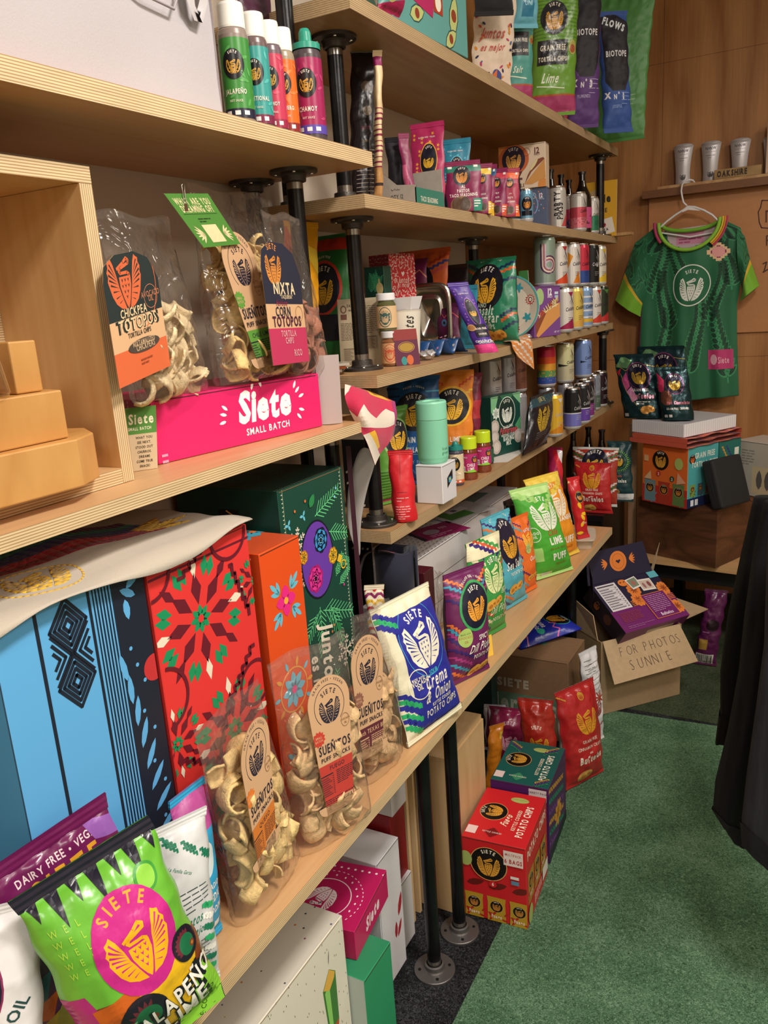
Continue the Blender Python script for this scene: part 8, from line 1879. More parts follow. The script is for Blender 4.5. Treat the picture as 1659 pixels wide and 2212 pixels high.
wa, wb_ = atz((1376, 1190), ZBN), atz((1545, 1228), ZBN); ywc = math.atan2(wb_.y-wa.y, wb_.x-wa.x); HC = .246; ZT = ZBN+HC+.001
def crate():
 root = empty('walnut_crate',(wa.x,wa.y,ZBN+.0008),ywc,'dark walnut wooden box standing on the pale bench','wooden box'); W_,D_ = (wb_-wa).length,.42
 mb = MB(); mb.box((0,0,0),(W_,D_,HC-.002)); o = mb.build('box_body',WAL,root); m_ = o.modifiers.new('b','BEVEL'); m_.width = .003; m_.segments = 2
crate()
def packs(A, w, h, cols, y=.02, s=.26):
 for k, c in enumerate(cols): minibag(A, w*(.18+.32*k), h*y, w*s, c, c, '')
 return A
def art_var_o(w, h):
 A = Art(w, h, 'd8682c'); A.rect(0, 0, w, h*.3, 'b83028')
 packs(A,w,h,('6a8a94','a83a2a','5f7a48')); A.emblem(w*.42,h*.74,w*.18,'15100e','e0a03c','f4ead8'); A.disc(w*.82,h*.72,w*.09,'a8b868',w*.11); A.poly([(w*.05,h*.4),(w*.2,h*.55),(w*.22,h*.4)],'d8b48a'); A.poly([(w*.78,h*.38),(w*.98,h*.42),(w*.8,h*.58)],'d8a080')
 A.disc(w*.38,h*.52,w*.05,'b83028'); A.text('2',w*.38,h*.49,w*.07,'f4e8e0',.04); A.disc(w*.68,h*.46,w*.05,'2a4a34'); A.text('2',w*.68,h*.43,w*.07,'f4e8e0',.04); A.rect(w*.05,h*.7,w*.1,h*.1,'d8a878'); return A
def art_var_side(w, h):
 A = Art(w,h,'4fa4a8'); A.rect(0,0,w,h*.16,'1c2a52'); A.emblem(w*.15,h*.80,w*.10,'15100e','e0703c','f4ead8'); A.text('GRAIN FREE',w*.55,h*.80,h*.13,'f0ece0',.02,.6); A.text('TORTILLA CHIPS',w*.55,h*.66,h*.12,'f0ece0',.02,.6)
 for k in range(3): minibag(A, w*(.17+.25*k), h*.18, w*.17, ('7a9a4a', '3a5a6a', 'a84a3a')[k], '5a3a2a', '')
 A.rect(w*.1, h*.03, w*.1, h*.1, 'e0e0e8'); A.rect(w*.24, h*.03, w*.1, h*.1, 'e0e0e8'); return A
ob = box('variety_carton','orange and turquoise tortilla chip variety carton standing on the walnut box','carton',(1387,1080),(1483,1100),(1387,955),ZT,.19,front=art_var_o,right=art_var_side,top=lambda w,h: Art(w,h,'a8a49c').rect(w*.2,h*.5,w*.5,h*.2,'d8d4ce'),col='4fa4a8',cols={'f': 'd8682c','t': 'a8a49c'},zoff=.0)
hO = max(v.co.z for c in ob.children for v in c.data.vertices)
ey_ = Vector((-math.sin(ob.rotation_euler.z),math.cos(ob.rotation_euler.z),0)); ex_ = Vector((math.cos(ob.rotation_euler.z),math.sin(ob.rotation_euler.z),0))
WO = max(v.co.x for c in ob.children for v in c.data.vertices)
carton('variety_carton','dark green patterned carton directly behind the orange variety carton','carton',tuple(ob.location + ey_*.193),ob.rotation_euler.z,WO,.14,hO-.002,col='1f6a60',right=lambda w,h: Art(w,h,'1f6a60').steps(w*.1,h*.9,w*.06,-h*.05,6,w*.04,'d8a04a').steps(w*.3,h*.9,w*.06,-h*.05,6,w*.04,'3a3a8a').rect(w*.7,h*.7,w*.2,h*.15,'e0e0d8'))
ZO = ob.location.z + hO
# folded striped blanket
def blanket():
 root = empty('folded_blanket',tuple(ob.location - ex_*.055 - ey_*.02 + Vector((0,0,hO+.0008))),ob.rotation_euler.z,'folded orange and pink striped blanket between the orange carton and the flat white box','blanket'); W_,D_ = WO+.06,.34
 for k, (z, h_, x0) in enumerate(((0, .018, 0), (.0188, .018, .012))):
  mb = MB(); nx, ny = 20, 24; V = []; NN = []
  prof = []
  for i in range(13): a = HP + math.pi*i/12; prof.append((h_/2*math.cos(a), h_/2+h_/2*math.sin(a)))
  P = [(W_, h_)] + [(h_/2+x0+px, pz) for px, pz in prof] + [(W_, 0)]
  for j in range(ny+1):
   for (x, zz) in P: V.append((x+.003*math.sin(j*.8+k), D_*j/ny, z+zz*(1+.15*math.sin(j*.5+k*2))-.0*k))
  m_ = len(P); F = [(j*m_+i, j*m_+i+1, (j+1)*m_+i+1, (j+1)*m_+i) for j in range(ny) for i in range(m_-1)]
  cs = ('c84a2a', 'd8603a', 'b03a44', 'c8585a', 'e0803a', 'a83a3a', '8a3048', 'd05a2a')
  for f in F: mb.add([V[q] for q in f], [(0, 1, 2, 3)], cs[((f[0]//m_)//2+k*3) % 8] if (f[0] % m_) > 1 else cs[(f[0]//m_) % 8])
  mb.add([V[i] for i in range(m_)], [tuple(range(m_))], 'c04a2e'); mb.add([V[ny*m_+i] for i in range(m_)], [tuple(range(m_))[::-1]], 'c04a2e')
  mb.build('fold_layer', 'cloth', root)
blanket()
ZW = ZO+.0425
wl = ob.location - ex_*.045 - ey_*.015
def rib(w, h, c1='dcdae0', c2='eceaf0'):
 A = Art(w, h, c2); L = A.lay()
 for i in range(24): A.rect(w*i/24, 0, w/50, h, c1, L)
 return A
carton('shirt_box','flat white box on the striped blanket, under the two green holiday bags','box',(wl.x,wl.y,ZW),ob.rotation_euler.z,WO+.030,.33,.052,col='e4e2e8',seams=False,right=lambda w,h: rib(w,h),front=lambda w,h: rib(w,h,'d2cfd6','dedbe2'),top=lambda w,h: rib(w,h,'b9b7be','cfcdd4'))
ZBG = ZW+.053
def art_hol(name, gem='c8508a'):
 def f(w, h):
  A = Art(w, h, '16353a')
  A.poly([(0,h*.8),(w*.2,h*.98),(w*.45,h*.9),(w*.3,h*.78)],'6a9a6a'); A.poly([(w*.1,h*.6),(w*.25,h*.72),(w*.3,h*.5),(w*.18,h*.42)],gem); A.poly([(w*.2,h*.42),(w*.34,h*.5),(w*.45,h*.3),(w*.3,h*.25)],'d890c0'); A.line([(0,h*.85),(w*.25,h*.74),(w*.5,h*.86),(w,h*.80)],.0018,'c8a050'); A.line([(w*.1,h*.7),(w*.2,h*.4),(w*.4,h*.2)],.0018,'c8a050')
  A.poly([(0,h*.72),(w*.14,h*.78),(w*.06,h*.66)],'d8304a'); A.emblem(w*.56,h*.66,w*.28,'1c1a30','b8922c','f4e8e0',w*.34,rim='8a3a6a'); A.text('GRAIN FREE',w*.55,h*.42,w*.10,'f0ece8',.02,.65); A.text(name,w*.58,h*.31,w*.19,'e89ab0',.05,.6,skew=.2)
  A.lines(w*.4,h*.25,w*.35,2,h*.03,'c8c8c8'); A.chips(w*.6,h*.13,w*.13,'c8904a','b8803a'); A.rect(w*.05,h*.03,w*.1,h*.05,'e0e0e0'); return A
 return f
def onbox(label,BL,BR,TM,ys,art,seed,lean=6,d=.05): return bag('holiday_pouch',label,'snack bag',BL,BR,TM,ZBG,lean,d,art=art,seed=seed,m='foil',ys=ys,pouch=True,back='16353a',crump=.004)
yb = wl.y
onbox('dark green holiday pouch standing left on the flat white box', (1352, 925), (1437, 895), (1370, 765), (3.50, 3.50), art_hol('Buñuelos'), 140)
onbox('dark green holiday pouch half hidden behind the two front ones',(1390,905),(1490,890),(1430,748),(3.66,3.64),art_hol('Buñuelos','8a3a6a'),141)
onbox('small dark green hot chocolate cookie pouch in front of the other two',(1432,905),(1500,890),(1450,792),(3.44,3.46),lambda w,h: (lambda A: A.poly([(0,h*.9),(w*.2,h*.75),(w*.15,h*.5),(0,h*.55)],'d83a6a').disc(w*.2,h*.42,w*.18,'7a4a3a',h*.14).emblem(w*.52,h*.68,w*.28,'1c1a30','b8922c','f4e8e0',w*.34,rim='8a3a6a').text('Hot Chocolate',w*.55,h*.30,w*.16,'e88aa0',.04,.55,skew=.2).text('GRAIN FREE COOKIES',w*.52,h*.20,w*.10,'f0ece8',.02,.6).rect(w*.08,h*.06,w*.1,h*.05,'e0e0e0').rect(w*.22,h*.06,w*.1,h*.05,'e0e0e0'))(Art(w,h,'16353a')),142)
def upright():
 p = aty((1357,1060),3.60); mb = MB(); mb.box((0,0,0),(.035,.02,.30)); o = mb.build('wood_batten',wood('batten','b08a68','8a6446',(2,2,1)),None,(wa.x-.06,3.60,.0031)); o.scale = (1,1,3.32); tag(o,'upright wooden batten left of the stacked boxes on the bench','batten')
upright()
# black zip case leaning against the variety carton
def zipcase():
 a, b = atz((1562, 1085), ZT), atz((1625, 1066), ZT); ex = (b-a).normalized(); yw_ = math.atan2(ex.y, ex.x)
 a = atz((1553, 1088), ZT); W_ = .185; H_ = .20; D_ = .055
 root = empty('zip_case',(a.x-.050,a.y-.015,ZT+.010),yw_-.25,'black fabric zip case leaning in front of the turquoise carton side','case'); cs = ob.location; root.location = Vector((cs.x,cs.y,ZT+.012)) + ex_*(WO+.125) + ey_*.055; root.rotation_euler = (-.30,0,ob.rotation_euler.z+HP)
 bm = bmesh.new(); bmesh.ops.create_cube(bm, size=1)
 for v in bm.verts: v.co = Vector(((v.co.x+.5)*W_, (v.co.y+.5)*D_, (v.co.z+.5)*H_))
 bmesh.ops.bevel(bm,geom=bm.edges[:],offset=.014,segments=4,affect='EDGES',profile=.6); mb = MB(); mb.add([v.co.copy() for v in bm.verts],[tuple(x.index for x in f.verts) for f in bm.faces],'17171a'); bm.free(); mb.build('case_shell',mat('ballistic_nylon',.75,bump=.4,bscale=900),root,smooth=True)
 mb = MB(); P = []
 for k in range(41):
  t = k/40*2*math.pi; f = (abs(math.cos(t))**6+abs(math.sin(t))**6)**(-1/6); P.append((W_/2+(W_/2+.0006)*f*math.cos(t)*.985,D_*.5,H_/2+(H_/2+.0006)*f*math.sin(t)*.985))
 mb.tube(P, .0018, 6, '0a0a0b', caps=False); mb.build('zip', 'plastic', root, smooth=True)
 mb = MB(); mb.tube([(W_, D_*.5, .02), (W_+.012, D_*.4, .004), (W_+.020, D_*.3, -.004)], .0015, 6, '0a0a0b'); mb.build('zip_pull', 'plastic', root)
zipcase()
box('product_carton','beige product carton with a printed shoe-sole shape at the right edge on the walnut box','carton',(1588,1062),(1700,1075),(1580,948),ZT,.16,ys=(3.66,3.52),front=lambda w,h: Art(w,h,'b8aea4').lines(w*.10,h*.82,w*.25,6,h*.05,'8a827a').rect(w*.32,h*.06,w*.6,h*.5,'c9b494').leaf(w*.46,h*.14,h*.36,w*.12,HP,'5f5a58').leaf(w*.62,h*.14,h*.36,w*.12,HP,'5f5a58'),col='b8aea4',right=None)
# opened brown carton marked for photos
def photo_box():
 a = atz((1298,1545),.003); b = atz((1468,1500),.003); ex = (b-a).normalized(); yw_ = math.atan2(ex.y,ex.x); W_ = (b-a).length; H_ = .30; D_ = .22; t = .004
 c1, c2 = '9c8262', 'b59a78'
 root = empty('open_carton', (a.x, a.y, .0042), yw_, 'open brown cardboard carton with a flap hand-lettered for photos', 'carton');
 # rotate so the nearer side faces the camera
 for nm,lo,hi in (('front_wall',(0,0,0),(W_,t,H_)),('back_wall',(0,D_-t,0),(W_,D_,H_)),('left_wall',(0,t,0),(t,D_-t,H_)),('right_wall',(W_-t,t,0),(W_,D_-t,H_)),('floor_panel',(t,t,0),(W_-t,D_-t,t))):
  mb = MB(); mb.box(lo, hi, c1); mb.build(nm, 'kraft', root)
 def flap(nm, P, art=None, w=0, h=0):
  mb = MB(); P = [Vector(p) for p in P]; n = (P[1]-P[0]).cross(P[3]-P[0]).normalized(); mb.hexa([p-n*.0035 for p in P]+P, c2);
  if art:
   A = art(w, h); lay_art(mb, A, lambda u, v: ((P[0]*(1-u/w)+P[1]*(u/w))*(1-v/h)+(P[3]*(1-u/w)+P[2]*(u/w))*(v/h), n))
  mb.build(nm, 'kraft', root)
 def note(w, h):
  A = Art(w, h, 'b59a78'); I = '5a4638'
  for st, x0, y, s in (('FOR', .16, .56, .14), ('PHOTOS', .46, .56, .14), ('SUNNIE', .24, .2, .15)):
   x = w*x0
   for ch in st: A.text(ch, x, h*y, w*s, I, -.022, .68, rot=random.uniform(-.06, .08), align='l'); x += w*s*.60
  return A
 flap('front_flap', [(-.0, -.085, H_-.135), (W_*1.03, -.085, H_-.125), (W_*.97, -.001, H_+.002), (W_*.02, -.001, H_+.002)], note, W_, .155)
 flap('right_flap', [(W_+.001, .02, H_), (W_+.17, .05, H_+.012), (W_+.13, D_-.03, H_+.02), (W_+.001, D_-.02, H_)])
 flap('left_flap', [(-.002, D_-.02, H_+.12), (-.002, D_-.02, H_), (-.002, .02, H_), (-.015, .03, H_+.10)])
 return root, yw_, a, W_, D_, H_
root, yw3, a3, W3, D3, H3 = photo_box()
# purple halloween carton tipped into the open carton
def halloween():
 R_ = Matrix.Rotation(yw3, 3, 'Z'); a = Vector((a3.x, a3.y, 0))
 c = Vector(CAM)
 # face corners on a tilted plane: near edge low, far edge high
 nl, nr, fl_, fr_ = atz((1352, 1368), .345), atz((1490, 1328), .335), aty((1305, 1245), 3.10), aty((1440, 1222), 3.28)
 ex = (nr-nl); W_ = ex.length; ex = ex.normalized(); up = Vector((0, 0, 1)); back = up.cross(ex)
 Lf = .232; tilt = math.radians(34); ey = back*math.cos(tilt)+up*math.sin(tilt); nz = ex.cross(ey)
 T_ = .075; o = nl - nz*T_
 root = empty('halloween_carton',tuple(nl-nz*T_),math.atan2(ex.y,ex.x),'opened purple carton with pumpkins, nutrition table and photos, tipped into the for photos carton','carton')
 root.rotation_euler = (tilt, 0, math.atan2(ex.y, ex.x)); root.rotation_mode = 'XYZ'
 mw = Matrix((ex, ey, nz)).transposed(); root.rotation_euler = mw.to_euler('XYZ')
 mb = MB(); mb.box((0, 0, 0), (W_, Lf, T_), '5a1a55', cols={'l': '1c1420', 'f': '6a1f5c', 'r': '3a1438', 't': '241f3c'})
 def art_t(w, h):
  A = Art(w, h, '241f3c'); A.rect(0, 0, w, h*.42, '6e2068'); A.rect(w*.55, 0, w*.45, h*.52, '6e2068')
  A.facts(w*.04, h*.42, w*.30, h*.54, 'dcd8e0', '4a4650')
  for (x, y) in ((.52, .72), (.94, .62), (.93, .22), (.48, .52)):
   for k in range(10): A.disc(w*x+w*.07*math.cos(k*.63), h*y+w*.07*math.sin(k*.63), w*.026, 'e0803a', n=10)
   A.disc(w*x, h*y, w*.07, 'e0803a', n=14); A.flower(w*x, h*y, w*.06, 8, '9a4a24', None, .3)
  for k in range(4): A.rect(w*.35, h*(.42+.03*k), w*.18, h*.012, 'e0803a'); A.rect(w*.86, h*(.38+.03*k), w*.14, h*.012, 'e0803a')
  A.disc(w*.44,h*.90,w*.07,'e0803a',h*.07); A.poly([(w*.40,h*.93),(w*.43,h*.91),(w*.40,h*.90)],'1c1420'); A.poly([(w*.46,h*.93),(w*.48,h*.91),(w*.45,h*.90)],'1c1420'); A.rect(w*.86,h*.86,w*.14,h*.13,'5fb0c0')
  A.rect(w*.5,h*.74,w*.17,h*.22,'e8e4e0',rot=.15); A.rect(w*.515,h*.77,w*.14,h*.17,'7a8a78',rot=.15); A.disc(w*.58,h*.85,w*.03,'a86a60',h*.05); A.rect(w*.64,h*.64,w*.20,h*.24,'e8e0dc',rot=-.08); A.rect(w*.655,h*.67,w*.17,h*.18,'c8b8ac',rot=-.08); A.disc(w*.70,h*.75,w*.02,'9a6a70',h*.06); A.disc(w*.78,h*.76,w*.025,'8a4a50',h*.06)
  A.rect(w*.53,h*.08,w*.37,h*.50,'e0803a'); A.rect(w*.54,h*.09,w*.35,h*.48,'6e2068'); A.lines(w*.57,h*.53,w*.29,10,h*.034,'d8b8d4',.0016); A.text('Buñuelos',w*.72,h*.12,w*.06,'f0e0f0',.02)
  A.lines(w*.08, h*.34, w*.3, 8, h*.025, 'a8483a', .0016); A.lines(w*.08, h*.08, w*.4, 2, h*.03, 'b880b0', .0014); return A
 def art_l(w, h): return Art(w, h, '1c1420').disc(w*.6, h*.5, h*.28, '4a2a20').emblem(w*.3, h*.5, h*.3, '0f0c12', '8a4a24', '8a6a60')
 lay_art(mb,art_t(W_,Lf),plane_fn((0,0,T_),(1,0,0),(0,1,0))); lay_art(mb,art_l(Lf,T_),plane_fn((0,Lf,0),(0,-1,0),(0,0,1))); lay_art(mb,Art(W_,T_).rect(W_*.38,T_*.1,W_*.42,T_*.55,'b8a88c'),plane_fn((0,0,0),(1,0,0),(0,0,1)))
 mb.build('carton_body', 'card', root)
 # opened lid standing up at the far end
 mb = MB(); e2 = Vector((0, math.cos(math.radians(38)), math.sin(math.radians(38)))); P0 = Vector((-.012, Lf+.001, T_)); Lh = .125
 P = [P0,P0+Vector((W_+.006,0,0)),P0+Vector((W_+.006-.02,0,0))+e2*Lh,P0+Vector((.02,0,0))+e2*Lh]; n_ = Vector((1,0,0)).cross(e2); mb.hexa([p-n_*.0025 for p in P]+P,'26243e')
 A = Art(W_,Lh,'26243e'); A.disc(W_*.52,Lh*.55,W_*.13,'e0803a',W_*.12); A.ring(W_*.52,Lh*.55,W_*.09,.001,'6a2a1a'); A.poly([(W_*.52,Lh*.47),(W_*.48,Lh*.56),(W_*.50,Lh*.60),(W_*.52,Lh*.57),(W_*.54,Lh*.60),(W_*.56,Lh*.56)],'26243e')
 for s in (-1, 1):
  for k in range(5): A.leaf(W_*.52+s*W_*.17, Lh*.55, W_*.10, W_*.022, (0 if s > 0 else math.pi)+(k-2)*.36, 'e0803a')
 lay_art(mb, A, plane_fn(P0, (1, 0, 0), e2)); mb.build('lid', 'card', root)
 for nm, x, m_ in (('side_flap', -.004, '14121c'), ('side_flap', W_-.006, 'c9b090')):
  mb = MB(); q = [Vector((x,Lf-.005,T_+.001)),Vector((x-(.03 if x < 0 else 0),Lf+.035,T_+.10)),Vector((x-.05,Lf-.02,T_+.09)) if x < 0 else Vector((x+.002,Lf+.045,T_+.12)),Vector((x-.03,Lf-.06,T_+.01)) if x < 0 else Vector((x,Lf+.01,T_+.001))]
  mb.hexa([v-Vector((.001, 0, 0)) for v in q]+[v+Vector((.001, 0, 0)) for v in q], m_); mb.build(nm, 'card', root)
 return root
hb_ = halloween()
carton('carton','black carton with grey script lettering left of the tipped purple carton','carton',(.045,2.985,.345),-.2,.09,.06,.22,col='121115',front=lambda w,h: Art(w,h,'121115').text('CHIPS',w*.5,h*.75,w*.2,'7a7670',.02,.6,rot=1.1).text('Vapro',w*.5,h*.4,w*.3,'9a958c',.04,.6,rot=1.1)) if False else None
# clear-wrapped plum bag under the bench
fl('plum bag in clear wrap leaning under the bench beside the for photos carton',(1498,1458),(1545,1478),(1550,1272),lambda w,h: Art(w,h,'5a1f4e').disc(w*.6,h*.55,w*.3,'2a1420').rect(w*.1,h*.22,w*.4,h*.14,'a8823a').barcode(w*.05,0,w*.8,h*.16,'c8c4c0').lines(w*.2,h*.45,w*.6,1,.01,'9a6a90'),150,6,.06,ys=(3.40,3.40))

# ---------------------------------------------------------------- the wall: poster board, ledge, tap handles
PB = wood('tan_board', 'c68a58', 'b67a4a', (.5, 1, 2), .5, 2, .25, grain=5)
def board():
 p = aty((1402, 438), 4.285); q = aty((1659, 716), 4.285); x0 = p.x; z1 = p.z; z0 = q.z; L_ = .9
 root = empty('poster_board',(x0,4.285,z0),0,'wide tan board with dark hand-drawn bottle outline and letters on the plywood wall','board'); mb = MB(); mb.box((0,0,0),(L_,.012,z1-z0+.02)); mb.build('board_panel',PB,root)
 A = Art(L_, z1-z0+.02, 'c68a58'); k = '4a2420'
 def pt(px, py): v = aty((px, py), 4.285); return (v.x-x0, v.z-z0)
 P = [pt(*t) for t in ((1659, 433), (1646, 433), (1643, 448), (1638, 458), (1640, 480), (1645, 492), (1659, 493))]; A.line(P, .005, k);
 for P in (((1655,455),(1655,480)),((1655,457),(1659,456)),((1656,510),(1656,530)),((1656,510),(1662,508)),((1656,520),(1661,518)),((1648,570),(1656,566)),((1656,566),(1650,588)),((1648,588),(1659,582))): A.line([pt(*t) for t in P],.006,k)
 A.text('B', .60, .47, .10, k, -.01, .8); A.text('R', .66, .33, .10, k, -.01, .8); A.text('A', .62, .20, .10, k, -.01, .8) if False else None
 mb = MB(); lay_art(mb, A, plane_fn((0, -.0002, 0), (1, 0, 0), (0, 0, 1))); mb.build('marker_drawing', 'matte', root)
board()
LE = wood('ledge_wood', '8a5a34', '6a4022', (.6, 2, 2), .5, 2.4, .6)
zl = 2.018
mb = MB(); mb.box((0,0,0),(1.6,.075,.034)); o = mb.build('wall_ledge',LE,None,(.005,4.218,zl-.034)); m_ = o.modifiers.new('b','BEVEL'); m_.width = .003; tag(o,'dark wooden ledge on the plywood wall carrying the metal tap handles','ledge')
mb = MB(); mb.box((0,0,0),(1.5,.03,.012)); o = mb.build('wood_strip',wood('pale_strip','c9a070','a87a4a',(2,2,2)),None,(.075,4.222,zl+.0006)); tag(o,'thin pale wooden strip along the front of the dark wall ledge','wood strip')
def tap(label, px, py0, py1, mark):
 b = aty((px,py1),4.262); t = aty((px,py0),4.262); h = t.z - zl; root = empty('tap_handle',(b.x,4.262,zl+.0006),0,label,'tap handle','steel tap handles on the wall ledge'); mb = MB(); n = 14; V = []
 for j in range(n+1):
  y = j/n; ww = .031 + .008*(abs(y-.30)/.7)**1.5*1.6; bz = .012*math.sin(y*3.0); top = 0
  for s in (-1, 1): V.append(Vector((s*ww, -bz, y*h + (0 if j < n else 0))))
 for k in range(1): pass
 F = [(2*i, 2*i+1, 2*i+3, 2*i+2) for i in range(n)]; mb.add(V, F);
 arcp = [Vector((.0395*math.cos(a), V[-1].y, h+.010*math.sin(a))) for a in [math.pi*i/10 for i in range(11)]]; mb.add(arcp, [tuple(range(11))])
 o = mb.build('steel_blade',mat('satin_steel',.38,.35,col='d4d0d6'),root,smooth=True); m_ = o.modifiers.new('s','SOLIDIFY'); m_.thickness = .006; m_.offset = -1
 A = Art(.07,h); A.text('N×NW',.035,h*.84,.019,'3a3a44',.01,.75); A.line([(.012,h*.79),(.058,h*.79)],.0008,'5a5a66'); A.line([(.016,h*.70),(.054,h*.70)],.0014,'3a3a44'); A.lines(.018,h*.64,.034,1,.005,'7a7a84')
 if mark == 'X': A.ring(.035, h*.22, .012, .001, '3a3a44'); A.text('X', .035, h*.19, .018, '2a2a30', .05)
 else: A.swan(.035, h*.24, .026, '2a2a30', 'c4c0c4')
 mb = MB(); lay_art(mb,A,lambda u,v: (Vector((u-.035,-.012*math.sin(v/h*3.0)-.0006,v)),Vector((0,-1,0))),.01); mb.build('engraving','matte',root)
tap('steel tap handle with engraved heron, leftmost on the wall ledge',1475,316,400,'S'); tap('steel tap handle with engraved heron, second from left on the ledge',1534,310,392,'S'); tap('steel tap handle engraved with an X, third on the ledge',1597,304,378,'X'); tap('steel tap handle cut by the right edge of the picture',1668,298,375,'S')
p = aty((1543, 394), 4.235); q = aty((1645, 376), 4.235)
rt = empty('wood_plaque',(p.x,4.222,zl+.0135),0,'small wooden plaque lettered oakshire lying on the ledge front','plaque'); mb = MB(); W_ = q.x-p.x; mb.box((0,0,0),(W_,.018,.040)); o = mb.build('plaque_board',wood('plaque_wood','b08a58','8a6a3a',(1,3,3)),rt); m_ = o.modifiers.new('b','BEVEL'); m_.width = .003
A = Art(W_,.04); A.text('OAKSHIRE',W_*.38,.009,.034,'2a1c10',.05,.62); mb = MB(); lay_art(mb,A,plane_fn((0,-.0004,0),(1,0,0),(0,0,1))); mb.build('lettering','matte',rt)
p = aty((1653,385),4.24); rt = carton('carton','pale pink carton standing on the ledge at the right edge of the picture','carton',(p.x,4.225,zl+.0135),0,.12,.02,.215,col='c8a890')

# ---------------------------------------------------------------- green football shirt on a white hanger
YS = 4.195
def shirt():
 S = lambda px, py, dy=0: aty((px, py), YS+dy)
 base_ = S(1488,860); root = empty('football_shirt',tuple(base_),0,'green leaf-patterned football shirt hanging on a white hanger in front of the tan board','shirt')
 o_ = Vector(base_)
 # front panel rows: (left px, right px, y left, y right)
 rows = [(1381,1596,872,853),(1382,1594,800,790),(1384,1592,730,720),(1388,1592,670,660),(1392,1600,620,610),(1388,1606,575,560),(1385,1606,540,522),(1392,1600,510,492),(1424,1556,484,471)]
 nc = 26; K = 4; RW = []
 for r in range((len(rows)-1)*K+1):
  i = min(r//K, len(rows)-2); f = r/K-i; RW.append([a*(1-f)+b*f for a, b in zip(rows[i], rows[i+1])])
 def grid(dy, sg):
  V = []
  for j, (xl, xr, yl, yr) in enumerate(RW):
   v = j/(len(RW)-1)
   for i in range(nc+1):
    u = i/nc; f = .014*math.sin(u*15+.8)*(1-v)**.7 + .008*math.sin(u*33+v*3)*(1-v) + .004*noise.noise(Vector((u*5, v*7, sg)))
    bel = .030*math.sin(math.pi*u)
    p = S(xl+(xr-xl)*u, yl+(yr-yl)*u, dy); p.y -= sg*(bel + f)*(1 if sg > 0 else .6); V.append(p-o_)
  return V
 def norms(V, nr):
  NN = []
  for j in range(nr+1):
   for i in range(nc+1):
    a = V[j*(nc+1)+min(nc,i+1)]-V[j*(nc+1)+max(0,i-1)]; b = V[min(nr,j+1)*(nc+1)+i]-V[max(0,j-1)*(nc+1)+i]; NN.append(a.cross(b).normalized())
  return NN
 nr = len(RW)-1; V = grid(0, 1); NN = norms(V, nr)
 # scoop out the neck: drop cells inside the collar curve
 cx, cz = (S(1490, 478)-o_).x, (S(1490, 478)-o_).z; W_, H_ = .47, .80
 def inside(p): return ((p.x-cx)/.132)**2 + ((p.z-cz)/.125)**2 < 1 and p.z > cz-.2
 F = []
 for j in range(nr):
  for i in range(nc):
   a = j*(nc+1)+i; m_ = (V[a]+V[a+nc+2])/2
   if not inside(m_): F += [(a, a+1, a+nc+2), (a, a+nc+2, a+nc+1)]
 A = Art(1, 1.72, '1f6a45'); c1, c2 = '3f9a66', '12452e'; rd = random.Random(11)
 # leaf scroll pattern
 L = A.lay()
 for k in range(9):
  x0, y0, s = (.12, .1, 1), (.88, .1, -1), (.5, .05, 1)
 for (x0,y0,s,l) in ((.15,.05,1,.55),(.9,.1,-1,.6),(.5,.15,1,.5),(.1,.75,1,.6),(.92,.8,-1,.5),(.45,.75,-1,.55),(.7,.5,1,.5),(.3,.45,-1,.5),(.3,1.25,1,.4),(.75,1.2,-1,.4),(.1,1.2,1,.35),(.95,1.3,-1,.3)):
  x, y, a = x0, y0, HP; P = [(x, y)]
  for i in range(16):
   a += s*(-.10+.03*i*.5); st = l/16; x += math.cos(a)*st; y += math.sin(a)*st*1.1; P.append((x, y))
   for q in (-1,1): A.leaf(x,y,.13*(1-i/26),.055*(1-i/30),a+q*.95,c1,L); A.leaf(x+.018*math.cos(a+q*.95),y+.018*math.sin(a+q*.95),0.095*(1-i/26),.034,a+q*.95,c2,L+1)
  A.line(P, .014, c1, L)
 A.L = max(A.L, L+2)
 ex, ey = .50, .86; e = .195
 A.disc(ex,ey,e,'eef0ea',e*1.02,n=48); A.disc(ex,ey,e*.945,'1d6a46',e*.965,n=48); A.arc('SIETE',ex,ey,e*.60,e*.24,'eef0ea',.03,ry=e*.60,sp=.18); A.swan(ex,ey-e*.20,e*1.25,'eef0ea','1d6a46')
 A.fret(.76, 1.19, .115, ('f0c8a0', '8a1f52', 'e890a8')); A.disc(.76, 1.19, .065, 'f0a8a8', n=16)
 A.rect(.70, .20, .26, .13, 'c83a78'); A.disc(.76, .265, .035, 'f0b8c8', n=14); A.text('Siete', .86, .24, .06, 'f0b8c8', .02, .8)
 mb = MB(); mb.add(V, F, A.base, 0, NN)
 A2 = Art(1, 1.72, A.base); A2.t = A.t
 # print the pattern, leaving the neck opening free
 tmp = MB(); lay_art(tmp, A2, None, grid=(nc, nr, V, NN)); b0 = len(mb.v)
 mb.v += tmp.v;
 for f, c in zip(tmp.f, tmp.c):
  m_ = sum((Vector(tmp.v[q]) for q in f), Vector())/len(f)
  if not inside(m_): mb.f.append([b0+q for q in f]); mb.c.append(c); mb.m.append(0)
 for q, n_ in tmp.n.items(): mb.n[b0+q] = n_
 FAB = mat('football_knit', .65, bump=.25, bscale=900, sheen=.15)
 mb.build('front_panel', FAB, root)
 Vb = grid(.012,-1); mb = MB(); mb.add(Vb,[(a,a+nc+1,a+nc+2,a+1) for j in range(nr-3) for i in range(nc) for a in [j*(nc+1)+i]],'1f5f40'); mb.build('back_panel',FAB,root,smooth=True)
 for lohi, nm in ((0, 0),):
  pass
 # hem band, side seam magenta
 mb = MB(); mb.tube([V[i]+Vector((0, -.001, 0)) for i in range(nc+1)], .003, 6, '164f34'); mb.build('hem', FAB, root, smooth=True)
